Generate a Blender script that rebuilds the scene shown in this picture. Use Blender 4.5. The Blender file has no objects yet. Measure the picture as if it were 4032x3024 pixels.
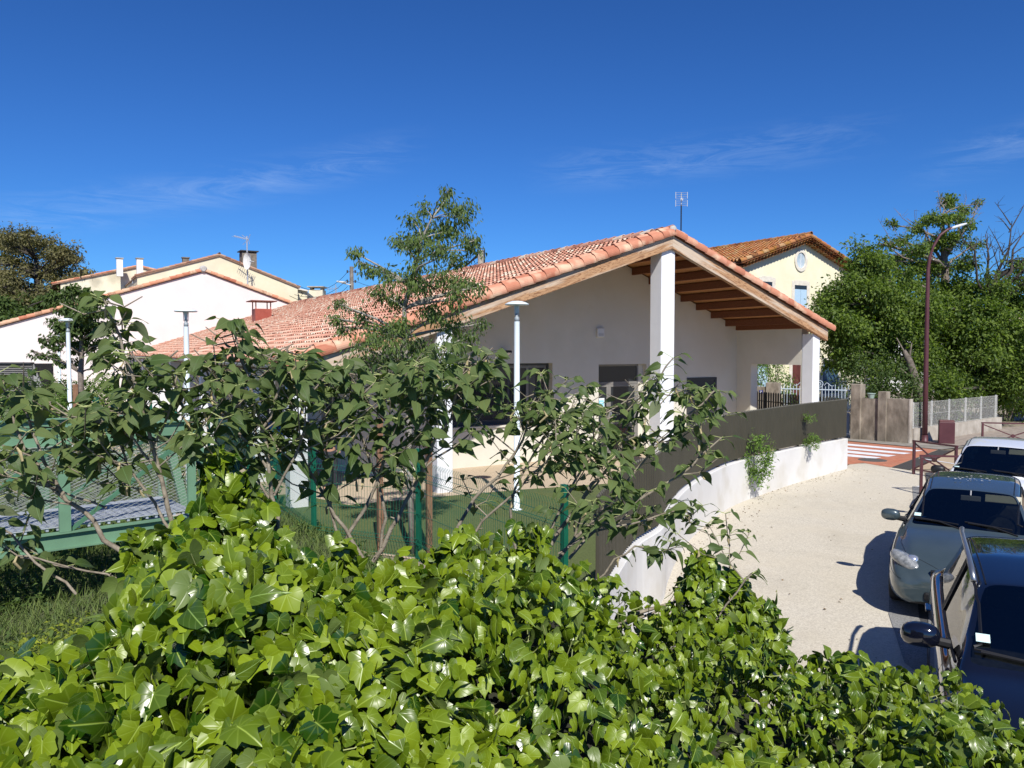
import bpy, bmesh, math, random
import numpy as np
from mathutils import Vector, Matrix
R = math.radians
rs = np.random.RandomState(7)
random.seed(7)
sc = bpy.context.scene
col = sc.collection

# ------------------------------------------------------------------ camera
H = 3.3; F = 3028.0; PITCH = math.atan(131/3028)
cam = bpy.data.cameras.new('camera'); co = bpy.data.objects.new('camera', cam); col.objects.link(co)
co.location = (0, 0, H); co.rotation_euler = (math.pi/2-PITCH, 0, 0)
cam.sensor_width = 36; cam.lens = F/4032*36; cam.clip_end = 2000; cam.clip_start = 0.05
sc.camera = co
sc.view_settings.view_transform = 'Standard'; sc.view_settings.look = 'None'
sc.view_settings.gamma = 1; sc.view_settings.exposure = 0.3
sc.cycles.max_bounces = 8; sc.cycles.transparent_max_bounces = 12

# ------------------------------------------------------------------ sun and sky
SUN = Vector((0.208*math.cos(R(45)), -0.978*math.cos(R(45)), math.sin(R(45))))
sl = bpy.data.lights.new('sun', 'SUN'); sl.energy = 5.0; sl.angle = R(0.5); sl.color = (1, 0.955, 0.88)
so = bpy.data.objects.new('sun', sl); col.objects.link(so)
so.rotation_euler = SUN.to_track_quat('Z', 'Y').to_euler(); so.location = (5, -10, 20)
w = bpy.data.worlds.new('World'); sc.world = w; w.use_nodes = True
wn = w.node_tree; wn.nodes.clear()
def N(t, k, **a):
    n = t.nodes.new(k)
    for q, v in a.items(): setattr(n, q, v)
    return n
sky = N(wn, 'ShaderNodeTexSky'); sky.sky_type = 'NISHITA'; sky.sun_disc = False
sky.sun_elevation = R(45); sky.sun_rotation = R(168); sky.air_density = 1.0; sky.dust_density = 0.0; sky.ozone_density = 3.5
sky.altitude = 200
bg = N(wn, 'ShaderNodeBackground'); bg.inputs[1].default_value = 0.068
wo = N(wn, 'ShaderNodeOutputWorld')
tc = N(wn, 'ShaderNodeTexCoord')
gm = N(wn, 'ShaderNodeGamma'); gm.inputs[1].default_value = 1.15
sat = N(wn, 'ShaderNodeMixRGB', blend_type='MULTIPLY'); sat.inputs[0].default_value = 1; sat.inputs[2].default_value = (.26, .57, 1, 1)
# cirrus: two long thin streaks of stretched noise on the sky sphere
mp = N(wn, 'ShaderNodeMapping'); mp.inputs['Rotation'].default_value = (0, R(-12), 0); mp.inputs['Scale'].default_value = (2.2, 2.2, 15)
nz = N(wn, 'ShaderNodeTexNoise'); nz.inputs['Scale'].default_value = 3.6; nz.inputs['Detail'].default_value = 11; nz.inputs['Roughness'].default_value = 0.70; nz.inputs['Distortion'].default_value = 0.9
rp = N(wn, 'ShaderNodeMapRange'); rp.inputs[1].default_value = 0.42; rp.inputs[2].default_value = 0.78; rp.inputs[4].default_value = 0.30
sep = N(wn, 'ShaderNodeSeparateXYZ')
def band(c, s, x0, x1):
    # gaussian-ish band round elevation c + s*x, limited to x0..x1
    m = N(wn, 'ShaderNodeMath', operation='MULTIPLY_ADD'); m.inputs[1].default_value = -s; wn.links.new(sep.outputs[0], m.inputs[0]); wn.links.new(sep.outputs[2], m.inputs[2])
    a = N(wn, 'ShaderNodeMath', operation='SUBTRACT'); a.inputs[1].default_value = c; wn.links.new(m.outputs[0], a.inputs[0])
    b = N(wn, 'ShaderNodeMath', operation='ABSOLUTE'); wn.links.new(a.outputs[0], b.inputs[0])
    r = N(wn, 'ShaderNodeMapRange', interpolation_type='SMOOTHSTEP'); r.inputs[1].default_value = 0.0; r.inputs[2].default_value = 0.035; r.inputs[3].default_value = 1; r.inputs[4].default_value = 0
    wn.links.new(b.outputs[0], r.inputs[0])
    e = N(wn, 'ShaderNodeMapRange', interpolation_type='SMOOTHSTEP'); e.inputs[1].default_value = x0; e.inputs[2].default_value = x0+.12; wn.links.new(sep.outputs[0], e.inputs[0])
    g_ = N(wn, 'ShaderNodeMapRange', interpolation_type='SMOOTHSTEP'); g_.inputs[1].default_value = x1-.15; g_.inputs[2].default_value = x1; g_.inputs[3].default_value = 1; g_.inputs[4].default_value = 0; wn.links.new(sep.outputs[0], g_.inputs[0])
    p = N(wn, 'ShaderNodeMath', operation='MULTIPLY'); wn.links.new(r.outputs[0], p.inputs[0]); wn.links.new(e.outputs[0], p.inputs[1])
    q = N(wn, 'ShaderNodeMath', operation='MULTIPLY'); wn.links.new(p.outputs[0], q.inputs[0]); wn.links.new(g_.outputs[0], q.inputs[1])
    return q
wn.links.new(tc.outputs['Generated'], sep.inputs[0])
b1 = band(0.282, 0.26, -0.62, -0.08); b2 = band(0.221, 0.06, 0.0, 0.46); b3 = band(0.10, .22, .42, .75)
mx = N(wn, 'ShaderNodeMath', operation='MAXIMUM'); wn.links.new(b1.outputs[0], mx.inputs[0]); wn.links.new(b2.outputs[0], mx.inputs[1])
mx2 = N(wn, 'ShaderNodeMath', operation='MAXIMUM'); wn.links.new(mx.outputs[0], mx2.inputs[0]); wn.links.new(b3.outputs[0], mx2.inputs[1])
mu = N(wn, 'ShaderNodeMath', operation='MULTIPLY')
mixc = N(wn, 'ShaderNodeMixRGB'); mixc.inputs[2].default_value = (7.0, 9.0, 12.0, 1)
wn.links.new(tc.outputs['Generated'], mp.inputs[0]); wn.links.new(mp.outputs[0], nz.inputs[0]); wn.links.new(nz.outputs[0], rp.inputs[0])
wn.links.new(rp.outputs[0], mu.inputs[0]); wn.links.new(mx2.outputs[0], mu.inputs[1])
wn.links.new(sky.outputs[0], gm.inputs[0]); wn.links.new(gm.outputs[0], sat.inputs[1])
wn.links.new(sat.outputs[0], mixc.inputs[1]); wn.links.new(mu.outputs[0], mixc.inputs[0])
wn.links.new(mixc.outputs[0], bg.inputs[0]); wn.links.new(bg.outputs[0], wo.inputs[0])

# ------------------------------------------------------------------ pixel (4032x3024) -> world helpers
def ray(x, y):
    u = (x-2016)/F; v = (1512-y)/F
    d = Vector((u, math.cos(PITCH)+v*math.sin(PITCH), -math.sin(PITCH)+v*math.cos(PITCH)))
    return d/d.y
def G(x, y, z=0.0):
    r = ray(x, y); t = (z-H)/r.z; return Vector((0, 0, H))+r*t
def P(x, y, Y): return Vector((0, 0, H))+ray(x, y)*Y
def onplane(x, y, p0, n):
    r = ray(x, y); c = Vector((0, 0, H)); t = (Vector(p0)-c).dot(n)/r.dot(n); return c+r*t

# ------------------------------------------------------------------ materials
MATS = {}
def mat(name, c1, c2=None, rough=0.8, scale=4.0, bump=0.0, bscale=60.0, spec=0.5, metal=0.0, detail=6, coords='Object', mid=(0.35, 0.65), coat=0.0, stretch=None, c3=None, s3=1.0):
    if name in MATS: return MATS[name]
    m = bpy.data.materials.new(name); m.use_nodes = True; t = m.node_tree
    b = t.nodes['Principled BSDF']; b.inputs['Roughness'].default_value = rough; b.inputs['Metallic'].default_value = metal
    b.inputs['Specular IOR Level'].default_value = spec; b.inputs['Coat Weight'].default_value = coat; b.inputs['Coat Roughness'].default_value = 0.03
    c = N(t, 'ShaderNodeTexCoord')
    src = c.outputs[coords]
    if stretch:
        mpp = N(t, 'ShaderNodeMapping'); mpp.inputs['Scale'].default_value = stretch; t.links.new(src, mpp.inputs[0]); src = mpp.outputs[0]
    if c2 is None: b.inputs['Base Color'].default_value = (*c1, 1)
    else:
        n = N(t, 'ShaderNodeTexNoise'); n.inputs['Scale'].default_value = scale; n.inputs['Detail'].default_value = detail; n.inputs['Roughness'].default_value = 0.6
        r = N(t, 'ShaderNodeValToRGB'); r.color_ramp.elements[0].color = (*c1, 1); r.color_ramp.elements[1].color = (*c2, 1)
        r.color_ramp.elements[0].position = mid[0]; r.color_ramp.elements[1].position = mid[1]
        t.links.new(src, n.inputs[0]); t.links.new(n.outputs[0], r.inputs[0])
        out = r.outputs[0]
        if c3:
            n3 = N(t, 'ShaderNodeTexNoise'); n3.inputs['Scale'].default_value = s3; n3.inputs['Detail'].default_value = 5
            r3 = N(t, 'ShaderNodeMapRange'); r3.inputs[1].default_value = .5; r3.inputs[2].default_value = .68; r3.inputs[4].default_value = .8
            mm = N(t, 'ShaderNodeMixRGB'); mm.inputs[2].default_value = (*c3, 1)
            t.links.new(src, n3.inputs[0]); t.links.new(n3.outputs[0], r3.inputs[0]); t.links.new(r3.outputs[0], mm.inputs[0]); t.links.new(out, mm.inputs[1]); out = mm.outputs[0]
        t.links.new(out, b.inputs['Base Color'])
    if bump:
        n2 = N(t, 'ShaderNodeTexNoise'); n2.inputs['Scale'].default_value = bscale; n2.inputs['Detail'].default_value = 4
        bp = N(t, 'ShaderNodeBump'); bp.inputs['Strength'].default_value = bump; bp.inputs['Distance'].default_value = 0.01
        t.links.new(src, n2.inputs[0]); t.links.new(n2.outputs[0], bp.inputs['Height']); t.links.new(bp.outputs[0], b.inputs['Normal'])
    MATS[name] = m; return m

def leafmat(name, ca, cb, back, rough=0.35, trans=0.35, vein=None, veinw=0.05, spec=0.5, nv=5, tcol=None):
    """leaf: colour varies per leaf (attribute 'rnd'), veins from the leaf's own UV, light shines through"""
    m = bpy.data.materials.new(name); m.use_nodes = True; t = m.node_tree; L_ = t.links.new
    b = t.nodes['Principled BSDF']; out = t.nodes['Material Output']
    b.inputs['Specular IOR Level'].default_value = spec
    at = N(t, 'ShaderNodeAttribute', attribute_name='rnd')
    rr_ = N(t, 'ShaderNodeMapRange'); rr_.inputs[3].default_value = rough; rr_.inputs[4].default_value = min(.95, rough*1.9); L_(at.outputs['Fac'], rr_.inputs[0]); L_(rr_.outputs[0], b.inputs['Roughness'])
    r = N(t, 'ShaderNodeValToRGB'); r.color_ramp.elements[0].color = (*ca, 1); r.color_ramp.elements[1].color = (*cb, 1)
    L_(at.outputs['Fac'], r.inputs[0]); colo = r.outputs[0]
    if vein:
        uv = N(t, 'ShaderNodeUVMap'); sx = N(t, 'ShaderNodeSeparateXYZ'); L_(uv.outputs[0], sx.inputs[0])
        ax = N(t, 'ShaderNodeMath', operation='ABSOLUTE'); L_(sx.outputs[0], ax.inputs[0])
        v1 = N(t, 'ShaderNodeMapRange'); v1.inputs[1].default_value = 0.0; v1.inputs[2].default_value = veinw; v1.inputs[3].default_value = 1; v1.inputs[4].default_value = 0; L_(ax.outputs[0], v1.inputs[0])
        if nv > 0:   # side veins: stripes of (v - |u|*k)
            k = N(t, 'ShaderNodeMath', operation='MULTIPLY'); k.inputs[1].default_value = 0.9; L_(ax.outputs[0], k.inputs[0])
            d = N(t, 'ShaderNodeMath', operation='SUBTRACT'); L_(sx.outputs[1], d.inputs[0]); L_(k.outputs[0], d.inputs[1])
            s = N(t, 'ShaderNodeMath', operation='MULTIPLY'); s.inputs[1].default_value = nv; L_(d.outputs[0], s.inputs[0])
            fr = N(t, 'ShaderNodeMath', operation='PINGPONG'); fr.inputs[1].default_value = 0.5; L_(s.outputs[0], fr.inputs[0])
            stripe = fr
        else:        # palmate veins fanning out from the stalk
            an = N(t, 'ShaderNodeMath', operation='ARCTAN2'); L_(ax.outputs[0], an.inputs[0]); L_(sx.outputs[1], an.inputs[1])
            s = N(t, 'ShaderNodeMath', operation='MULTIPLY'); s.inputs[1].default_value = 1.35; L_(an.outputs[0], s.inputs[0])
            fr = N(t, 'ShaderNodeMath', operation='PINGPONG'); fr.inputs[1].default_value = 0.5; L_(s.outputs[0], fr.inputs[0])
            ln = N(t, 'ShaderNodeVectorMath', operation='LENGTH'); L_(uv.outputs[0], ln.inputs[0])
            stripe = N(t, 'ShaderNodeMath', operation='MULTIPLY'); L_(fr.outputs[0], stripe.inputs[0]); L_(ln.outputs['Value'], stripe.inputs[1])
        v2 = N(t, 'ShaderNodeMapRange'); v2.inputs[1].default_value = 0.0; v2.inputs[2].default_value = 0.09 if nv > 0 else .035; v2.inputs[3].default_value = 0.20; v2.inputs[4].default_value = 0; L_(stripe.outputs[0], v2.inputs[0])
        mxx = N(t, 'ShaderNodeMath', operation='MAXIMUM'); L_(v1.outputs[0], mxx.inputs[0]); L_(v2.outputs[0], mxx.inputs[1])
        mix = N(t, 'ShaderNodeMixRGB'); mix.inputs[2].default_value = (*vein, 1); L_(mxx.outputs[0], mix.inputs[0]); L_(colo, mix.inputs[1]); colo = mix.outputs[0]
        bp = N(t, 'ShaderNodeBump'); bp.inputs['Strength'].default_value = 0.35; bp.inputs['Distance'].default_value = 0.004; bp.invert = True
        L_(mxx.outputs[0], bp.inputs['Height']); L_(bp.outputs[0], b.inputs['Normal'])
    geo = N(t, 'ShaderNodeNewGeometry')
    mb = N(t, 'ShaderNodeMixRGB'); mb.inputs[2].default_value = (*back, 1); L_(geo.outputs['Backfacing'], mb.inputs[0]); L_(colo, mb.inputs[1])
    L_(mb.outputs[0], b.inputs['Base Color'])
    tr = N(t, 'ShaderNodeBsdfTranslucent')
    hs = N(t, 'ShaderNodeMixRGB', blend_type='MULTIPLY'); hs.inputs[0].default_value = 1; hs.inputs[2].default_value = (*(tcol or (1.5, 1.7, .5)), 1); L_(colo, hs.inputs[1]); L_(hs.outputs[0], tr.inputs[0])
    ms = N(t, 'ShaderNodeMixShader'); ms.inputs[0].default_value = trans; L_(b.outputs[0], ms.inputs[1]); L_(tr.outputs[0], ms.inputs[2]); L_(ms.outputs[0], out.inputs[0])
    MATS[name] = m; return m

def tilemat(name, cols, lichen=None, lich_amt=0.55):
    m = bpy.data.materials.new(name); m.use_nodes = True; t = m.node_tree; L_ = t.links.new
    b = t.nodes['Principled BSDF']; b.inputs['Roughness'].default_value = 0.85; b.inputs['Specular IOR Level'].default_value = .3
    at = N(t, 'ShaderNodeAttribute', attribute_name='rnd')
    tcn = N(t, 'ShaderNodeTexCoord')
    n = N(t, 'ShaderNodeTexNoise'); n.inputs['Scale'].default_value = 7; n.inputs['Detail'].default_value = 5; L_(tcn.outputs['Object'], n.inputs[0])
    ad = N(t, 'ShaderNodeMath', operation='MULTIPLY_ADD'); ad.inputs[1].default_value = 0.55; ad.inputs[2].default_value = -0.27; L_(n.outputs[0], ad.inputs[0])
    sm = N(t, 'ShaderNodeMath', operation='ADD'); L_(ad.outputs[0], sm.inputs[0]); L_(at.outputs['Fac'], sm.inputs[1])
    r = N(t, 'ShaderNodeValToRGB'); e = r.color_ramp.elements
    e[0].color = (*cols[0], 1); e[1].color = (*cols[-1], 1)
    for i in range(1, len(cols)-1):
        q = e.new(i/(len(cols)-1)); q.color = (*cols[i], 1)
    L_(sm.outputs[0], r.inputs[0]); out = r.outputs[0]
    if lichen:
        n2 = N(t, 'ShaderNodeTexNoise'); n2.inputs['Scale'].default_value = 1.7; n2.inputs['Detail'].default_value = 8; n2.inputs['Roughness'].default_value = .7; L_(tcn.outputs['Object'], n2.inputs[0])
        mr = N(t, 'ShaderNodeMapRange'); mr.inputs[1].default_value = 1-lich_amt; mr.inputs[2].default_value = 1-lich_amt+.15; mr.inputs[4].default_value = .85; L_(n2.outputs[0], mr.inputs[0])
        mm = N(t, 'ShaderNodeMixRGB'); mm.inputs[2].default_value = (*lichen, 1); L_(mr.outputs[0], mm.inputs[0]); L_(out, mm.inputs[1]); out = mm.outputs[0]
    L_(out, b.inputs['Base Color'])
    MATS[name] = m; return m

def glassmat(name, tint=(0.02, 0.025, 0.03), rough=0.02):
    m = bpy.data.materials.new(name); m.use_nodes = True; b = m.node_tree.nodes['Principled BSDF']
    b.inputs['Base Color'].default_value = (*tint, 1); b.inputs['Roughness'].default_value = rough; b.inputs['Specular IOR Level'].default_value = 0.6
    MATS[name] = m; return m
def clearglass(name, tint=(.55, .6, .58), fac=.1):
    """thin car or window pane: mostly see-through, mirror-like at grazing angles"""
    m = bpy.data.materials.new(name); m.use_nodes = True; t = m.node_tree; L_ = t.links.new
    out = t.nodes['Material Output']; t.nodes.remove(t.nodes['Principled BSDF'])
    tr = N(t, 'ShaderNodeBsdfTransparent'); tr.inputs[0].default_value = (*tint, 1)
    gl = N(t, 'ShaderNodeBsdfGlossy'); gl.inputs['Roughness'].default_value = .015
    fr = N(t, 'ShaderNodeFresnel'); fr.inputs[0].default_value = 1.5
    ad = N(t, 'ShaderNodeMath', operation='ADD'); ad.inputs[1].default_value = fac-.04; L_(fr.outputs[0], ad.inputs[0])
    ms = N(t, 'ShaderNodeMixShader'); L_(ad.outputs[0], ms.inputs[0]); L_(tr.outputs[0], ms.inputs[1]); L_(gl.outputs[0], ms.inputs[2]); L_(ms.outputs[0], out.inputs[0])
    MATS[name] = m; return m

render_white = mat('render_white', (.60, .572, .485), (.65, .622, .54), .9, 1.2, .45, 160, c3=(.565, .535, .45), s3=.6)
render_pink = mat('render_pink', (.70, .63, .60), (.75, .68, .65), .9, .5, .2, 90)
render_cream = mat('render_cream', (.68, .61, .42), (.73, .67, .50), .9, .6, .25, 60, c3=(.62, .56, .42), s3=.8)
render_yellow = mat('render_yellow', (.73, .68, .48), (.78, .735, .55), .9, 1.0, .3, 60)
stone_trim = mat('stone_trim', (.58, .54, .46), (.72, .68, .6), .9, 6, .2, 60)
paint_white = mat('paint_white', (.74, .75, .77), (.78, .79, .81), .55, 3, .05, 90)
concrete = mat('concrete', (.15, .125, .095), (.36, .31, .245), .95, 3.0, .5, 40, c3=(.085, .07, .05), s3=1.6, stretch=(1, 1, .5))
concrete_pale = mat('concrete_pale', (.34, .30, .25), (.46, .42, .36), .95, 3, .4, 40, c3=(.22, .19, .15), s3=1.0)
olive = mat('olive_paint', (.038, .034, .020), (.046, .041, .025), .55, 2)
fence_green = mat('fence_green', (.004, .09, .05), (.006, .11, .065), .45, 4)
bridge_green = mat('bridge_green', (.115, .225, .135), (.14, .265, .16), .6, 3, .1, 80, c3=(.10, .19, .12), s3=2)
steel = mat('galvanised', (.33, .36, .42), (.45, .48, .54), .55, 12, metal=.3)
burgundy = mat('burgundy', (.075, .022, .028), (.095, .03, .036), .5, 3, .05, 60)
anthracite = mat('anthracite', (.035, .037, .04), (.042, .044, .047), .5, 3)
grey_frame = mat('grey_frame', (.17, .165, .15), (.2, .19, .175), .6, 4)
red_metal = mat('red_metal', (.30, .06, .035), (.35, .08, .05), .6, 4)
black_plastic = mat('black_plastic', (.008, .008, .009), None, .5)
lampwhite = mat('lamp_white', (.62, .70, .74), (.68, .75, .78), .45, 3)
bluegrey = mat('blue_grey_iron', (.42, .52, .60), (.52, .60, .66), .5, 6)
shutter_blue = mat('shutter_blue', (.36, .52, .68), (.42, .58, .72), .7, 5, stretch=(1, 1, 12), mid=(.4, .6))
shutter_blue_shaded = mat('shutter_blue_shaded', (.03, .08, .14), (.05, .1, .17), .7, 5)  # blue shutters under the tree, its shade put into the colour
bark_grey = mat('bark_grey', (.13, .105, .085), (.24, .20, .17), .9, 14, .6, 50)
bark_young = mat('bark_young', (.22, .20, .17), (.34, .31, .27), .9, 12, .3, 60)
bark_dark = mat('bark_dark', (.03, .024, .02), (.07, .058, .048), .9, 6, .5, 30)
stem_brown = mat('stem_brown', (.15, .125, .09), (.29, .25, .19), .8, 25, .4, 90)
stem_green = mat('stem_green', (.26, .30, .10), (.36, .40, .16), .7, 25)
stake_wood = mat('stake_wood', (.16, .08, .045), (.26, .14, .08), .85, 9, .3, 60, stretch=(6, 6, 1))
def woodmat(name, ca, cb, cc, sx):
    m = bpy.data.materials.new(name); m.use_nodes = True; t = m.node_tree; L_ = t.links.new
    b = t.nodes['Principled BSDF']; b.inputs['Roughness'].default_value = .8
    c = N(t, 'ShaderNodeTexCoord'); mpp = N(t, 'ShaderNodeMapping'); mpp.inputs['Scale'].default_value = sx; L_(c.outputs['Object'], mpp.inputs[0])
    n = N(t, 'ShaderNodeTexNoise'); n.inputs['Scale'].default_value = 1.4; n.inputs['Detail'].default_value = 3; n.inputs['Distortion'].default_value = 1.6; L_(mpp.outputs[0], n.inputs[0])
    mu_ = N(t, 'ShaderNodeMath', operation='MULTIPLY'); mu_.inputs[1].default_value = 16; L_(n.outputs[0], mu_.inputs[0])
    pp = N(t, 'ShaderNodeMath', operation='PINGPONG'); pp.inputs[1].default_value = 1; L_(mu_.outputs[0], pp.inputs[0])
    r = N(t, 'ShaderNodeValToRGB'); r.color_ramp.elements[0].color = (*ca, 1); r.color_ramp.elements[0].position = .05; r.color_ramp.elements[1].color = (*cb, 1); r.color_ramp.elements[1].position = .6; L_(pp.outputs[0], r.inputs[0])
    n2 = N(t, 'ShaderNodeTexNoise'); n2.inputs['Scale'].default_value = .8; n2.inputs['Detail'].default_value = 6; L_(mpp.outputs[0], n2.inputs[0])
    mr = N(t, 'ShaderNodeMapRange'); mr.inputs[1].default_value = .47; mr.inputs[2].default_value = .6; mr.inputs[4].default_value = .75; L_(n2.outputs[0], mr.inputs[0])
    mm = N(t, 'ShaderNodeMixRGB'); mm.inputs[2].default_value = (*cc, 1); L_(mr.outputs[0], mm.inputs[0]); L_(r.outputs[0], mm.inputs[1]); L_(mm.outputs[0], b.inputs['Base Color'])
    MATS[name] = m; return m
wood_weathered = woodmat('wood_weathered', (.20, .085, .035), (.46, .27, .14), (.58, .50, .40), (7, 7, .6))
wood_rafter = mat('wood_rafter', (.12, .038, .014), (.20, .07, .026), .75, 5, stretch=(1, 5, 8))
wood_soffit = mat('wood_soffit', (.42, .19, .07), (.52, .26, .11), .8, 5, stretch=(9, 1, 1))
tiles_new = tilemat('tiles_new', [(.22, .10, .07), (.43, .19, .13), (.51, .25, .17), (.56, .31, .22), (.62, .45, .33), (.68, .59, .47)])
tiles_verge = tilemat('tiles_verge', [(.40, .15, .09), (.47, .19, .115), (.50, .22, .135), (.54, .25, .16), (.60, .34, .23)])
tiles_old = tilemat('tiles_old', [(.14, .06, .03), (.32, .11, .045), (.40, .16, .06), (.36, .19, .09), (.45, .30, .16)], (.30, .15, .02), .50)
tiles_mid = tilemat('tiles_mid', [(.20, .10, .07), (.38, .19, .12), (.42, .25, .17), (.40, .32, .24)], (.20, .17, .12), .48)
glass_dark = glassmat('glass_dark'); glass_car = clearglass('glass_car', (.42, .47, .46), .14); glass_tint = clearglass('glass_tint', (.34, .37, .37), .10)
mirror_m = mat('mirror_glass', (.7, .7, .7), None, .02, metal=1.0)

# ------------------------------------------------------------------ mesh helpers
class MB:
    def __init__(s): s.v = []; s.f = []; s.r = []; s.k = []; s.cr = .5
    def add(s, vs, fs, mi=0):
        o = len(s.v); s.v += [tuple(q) for q in vs]; s.r += [s.cr]*len(vs)
        for f in fs: s.f.append(tuple(i+o for i in f)); s.k.append(mi)
    def box(s, c, sz, rz=0.0, M=None):
        x, y, z = [q/2 for q in sz]; c = Vector(c)
        m = Matrix.Rotation(rz, 3, 'Z') if M is None else M
        vs = [c+m @ Vector((a*x, b*y, e*z)) for a in (-1, 1) for b in (-1, 1) for e in (-1, 1)]
        s.add(vs, [(0, 1, 3, 2), (4, 6, 7, 5), (0, 4, 5, 1), (2, 3, 7, 6), (0, 2, 6, 4), (1, 5, 7, 3)])
    def bar(s, a, b, wd, ht, up=(0, 0, 1)):
        a = Vector(a); b = Vector(b); d = b-a; L_ = d.length; d.normalize(); u = Vector(up); sd = d.cross(u)
        if sd.length < 1e-4: sd = d.cross(Vector((1, 0, 0)))
        sd.normalize(); u = sd.cross(d); M = Matrix((sd, d, u)).transposed()
        s.box((a+b)/2, (wd, L_, ht), M=M)
    def tube(s, pts, rad, n=6, cap=True):
        pts = [Vector(p) for p in pts]; rad = rad if hasattr(rad, '__len__') else [rad]*len(pts)
        vs = []; ref = Vector((.3, .2, 1)).normalized()
        for i, p in enumerate(pts):
            d = (pts[min(i+1, len(pts)-1)]-pts[max(i-1, 0)]);
            if d.length < 1e-9: d = Vector((0, 0, 1))
            d.normalize(); a = d.cross(ref)
            if a.length < .05: a = d.cross(Vector((1, 0, 0)))
            a.normalize(); b = d.cross(a)
            for k in range(n):
                t = 2*math.pi*k/n; vs.append(p+(a*math.cos(t)+b*math.sin(t))*rad[i])
        fs = [(i*n+k, i*n+(k+1) % n, (i+1)*n+(k+1) % n, (i+1)*n+k) for i in range(len(pts)-1) for k in range(n)]
        if cap: fs += [tuple(range(n))[::-1], tuple((len(pts)-1)*n+k for k in range(n))]
        s.add(vs, fs)
    def lathe(s, c, prof, n=20):
        c = Vector(c); vs = []
        for r, z in prof:
            for k in range(n):
                t = 2*math.pi*k/n; vs.append(c+Vector((r*math.cos(t), r*math.sin(t), z)))
        s.add(vs, [(i*n+k, i*n+(k+1) % n, (i+1)*n+(k+1) % n, (i+1)*n+k) for i in range(len(prof)-1) for k in range(n)])
    def prism(s, poly, ext):
        """poly: list of points, extruded by vector ext"""
        n = len(poly); e = Vector(ext); vs = [Vector(p) for p in poly]+[Vector(p)+e for p in poly]
        s.add(vs, [tuple(range(n))[::-1], tuple(range(n, 2*n))]+[(i, (i+1) % n, n+(i+1) % n, n+i) for i in range(n)])
    def build(s, name, m, parent=None, smooth=False, bevel=0, rnd=False, fixn=False):
        me = bpy.data.meshes.new(name); me.from_pydata(s.v, [], s.f); me.materials.append(m) if m else None
        if rnd:
            a = me.attributes.new('rnd', 'FLOAT', 'POINT'); a.data.foreach_set('value', s.r)
        if fixn:
            bm = bmesh.new(); bm.from_mesh(me); bmesh.ops.recalc_face_normals(bm, faces=bm.faces); bm.to_mesh(me); bm.free()
        if smooth: me.polygons.foreach_set('use_smooth', [True]*len(me.polygons))
        o = bpy.data.objects.new(name, me); col.objects.link(o)
        if parent:
            o.parent = parent; o.matrix_parent_inverse = Matrix.Identity(4)
            inv = wmat(parent).inverted(); me.transform(inv)
        if bevel:
            b = o.modifiers.new('bevel', 'BEVEL'); b.width = bevel; b.segments = 2; b.limit_method = 'ANGLE'
        return o
def wmat(o):
    m = o.matrix_basis.copy()
    p = o.parent
    while p: m = p.matrix_basis @ m; p = p.parent
    return m
def tag(o, label=None, cat=None, group=None, kind=None):
    if label: o['label'] = label
    if cat: o['category'] = cat
    if group: o['group'] = group
    if kind: o['kind'] = kind
    return o
def thing(name, label, cat, loc=(0, 0, 0), group=None):
    o = bpy.data.objects.new(name, None); o.location = loc; o.empty_display_size = .3; col.objects.link(o)
    return tag(o, label, cat, group)
def copy_tree(o, parent=None):
    c = o.copy(); col.objects.link(c); c.parent = parent
    for ch in list(o.children): copy_tree(ch, c)
    return c
def grid_mesh(name, V, F_, m, parent=None, uv=None, rnd=None, smooth=True):
    me = bpy.data.meshes.new(name); nv = len(V); nf = len(F_); k = F_.shape[1]
    me.vertices.add(nv); me.loops.add(nf*k); me.polygons.add(nf)
    if parent:
        inv = np.array(wmat(parent).inverted()); V = V @ inv[:3, :3].T+inv[:3, 3]
    me.vertices.foreach_set('co', np.ascontiguousarray(V, dtype=np.float32).ravel())
    me.loops.foreach_set('vertex_index', F_.astype(np.int32).ravel())
    me.polygons.foreach_set('loop_start', np.arange(0, nf*k, k, dtype=np.int32)); me.polygons.foreach_set('loop_total', np.full(nf, k, dtype=np.int32))
    if smooth: me.polygons.foreach_set('use_smooth', np.ones(nf, dtype=bool))
    me.update(calc_edges=True)
    if uv is not None:
        l = me.uv_layers.new(name='UVMap'); l.data.foreach_set('uv', uv[F_.ravel()].astype(np.float32).ravel())
    if rnd is not None:
        a = me.attributes.new('rnd', 'FLOAT', 'POINT'); a.data.foreach_set('value', rnd.astype(np.float32))
    me.materials.append(m); o = bpy.data.objects.new(name, me); col.objects.link(o)
    if parent: o.parent = parent
    return o

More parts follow.
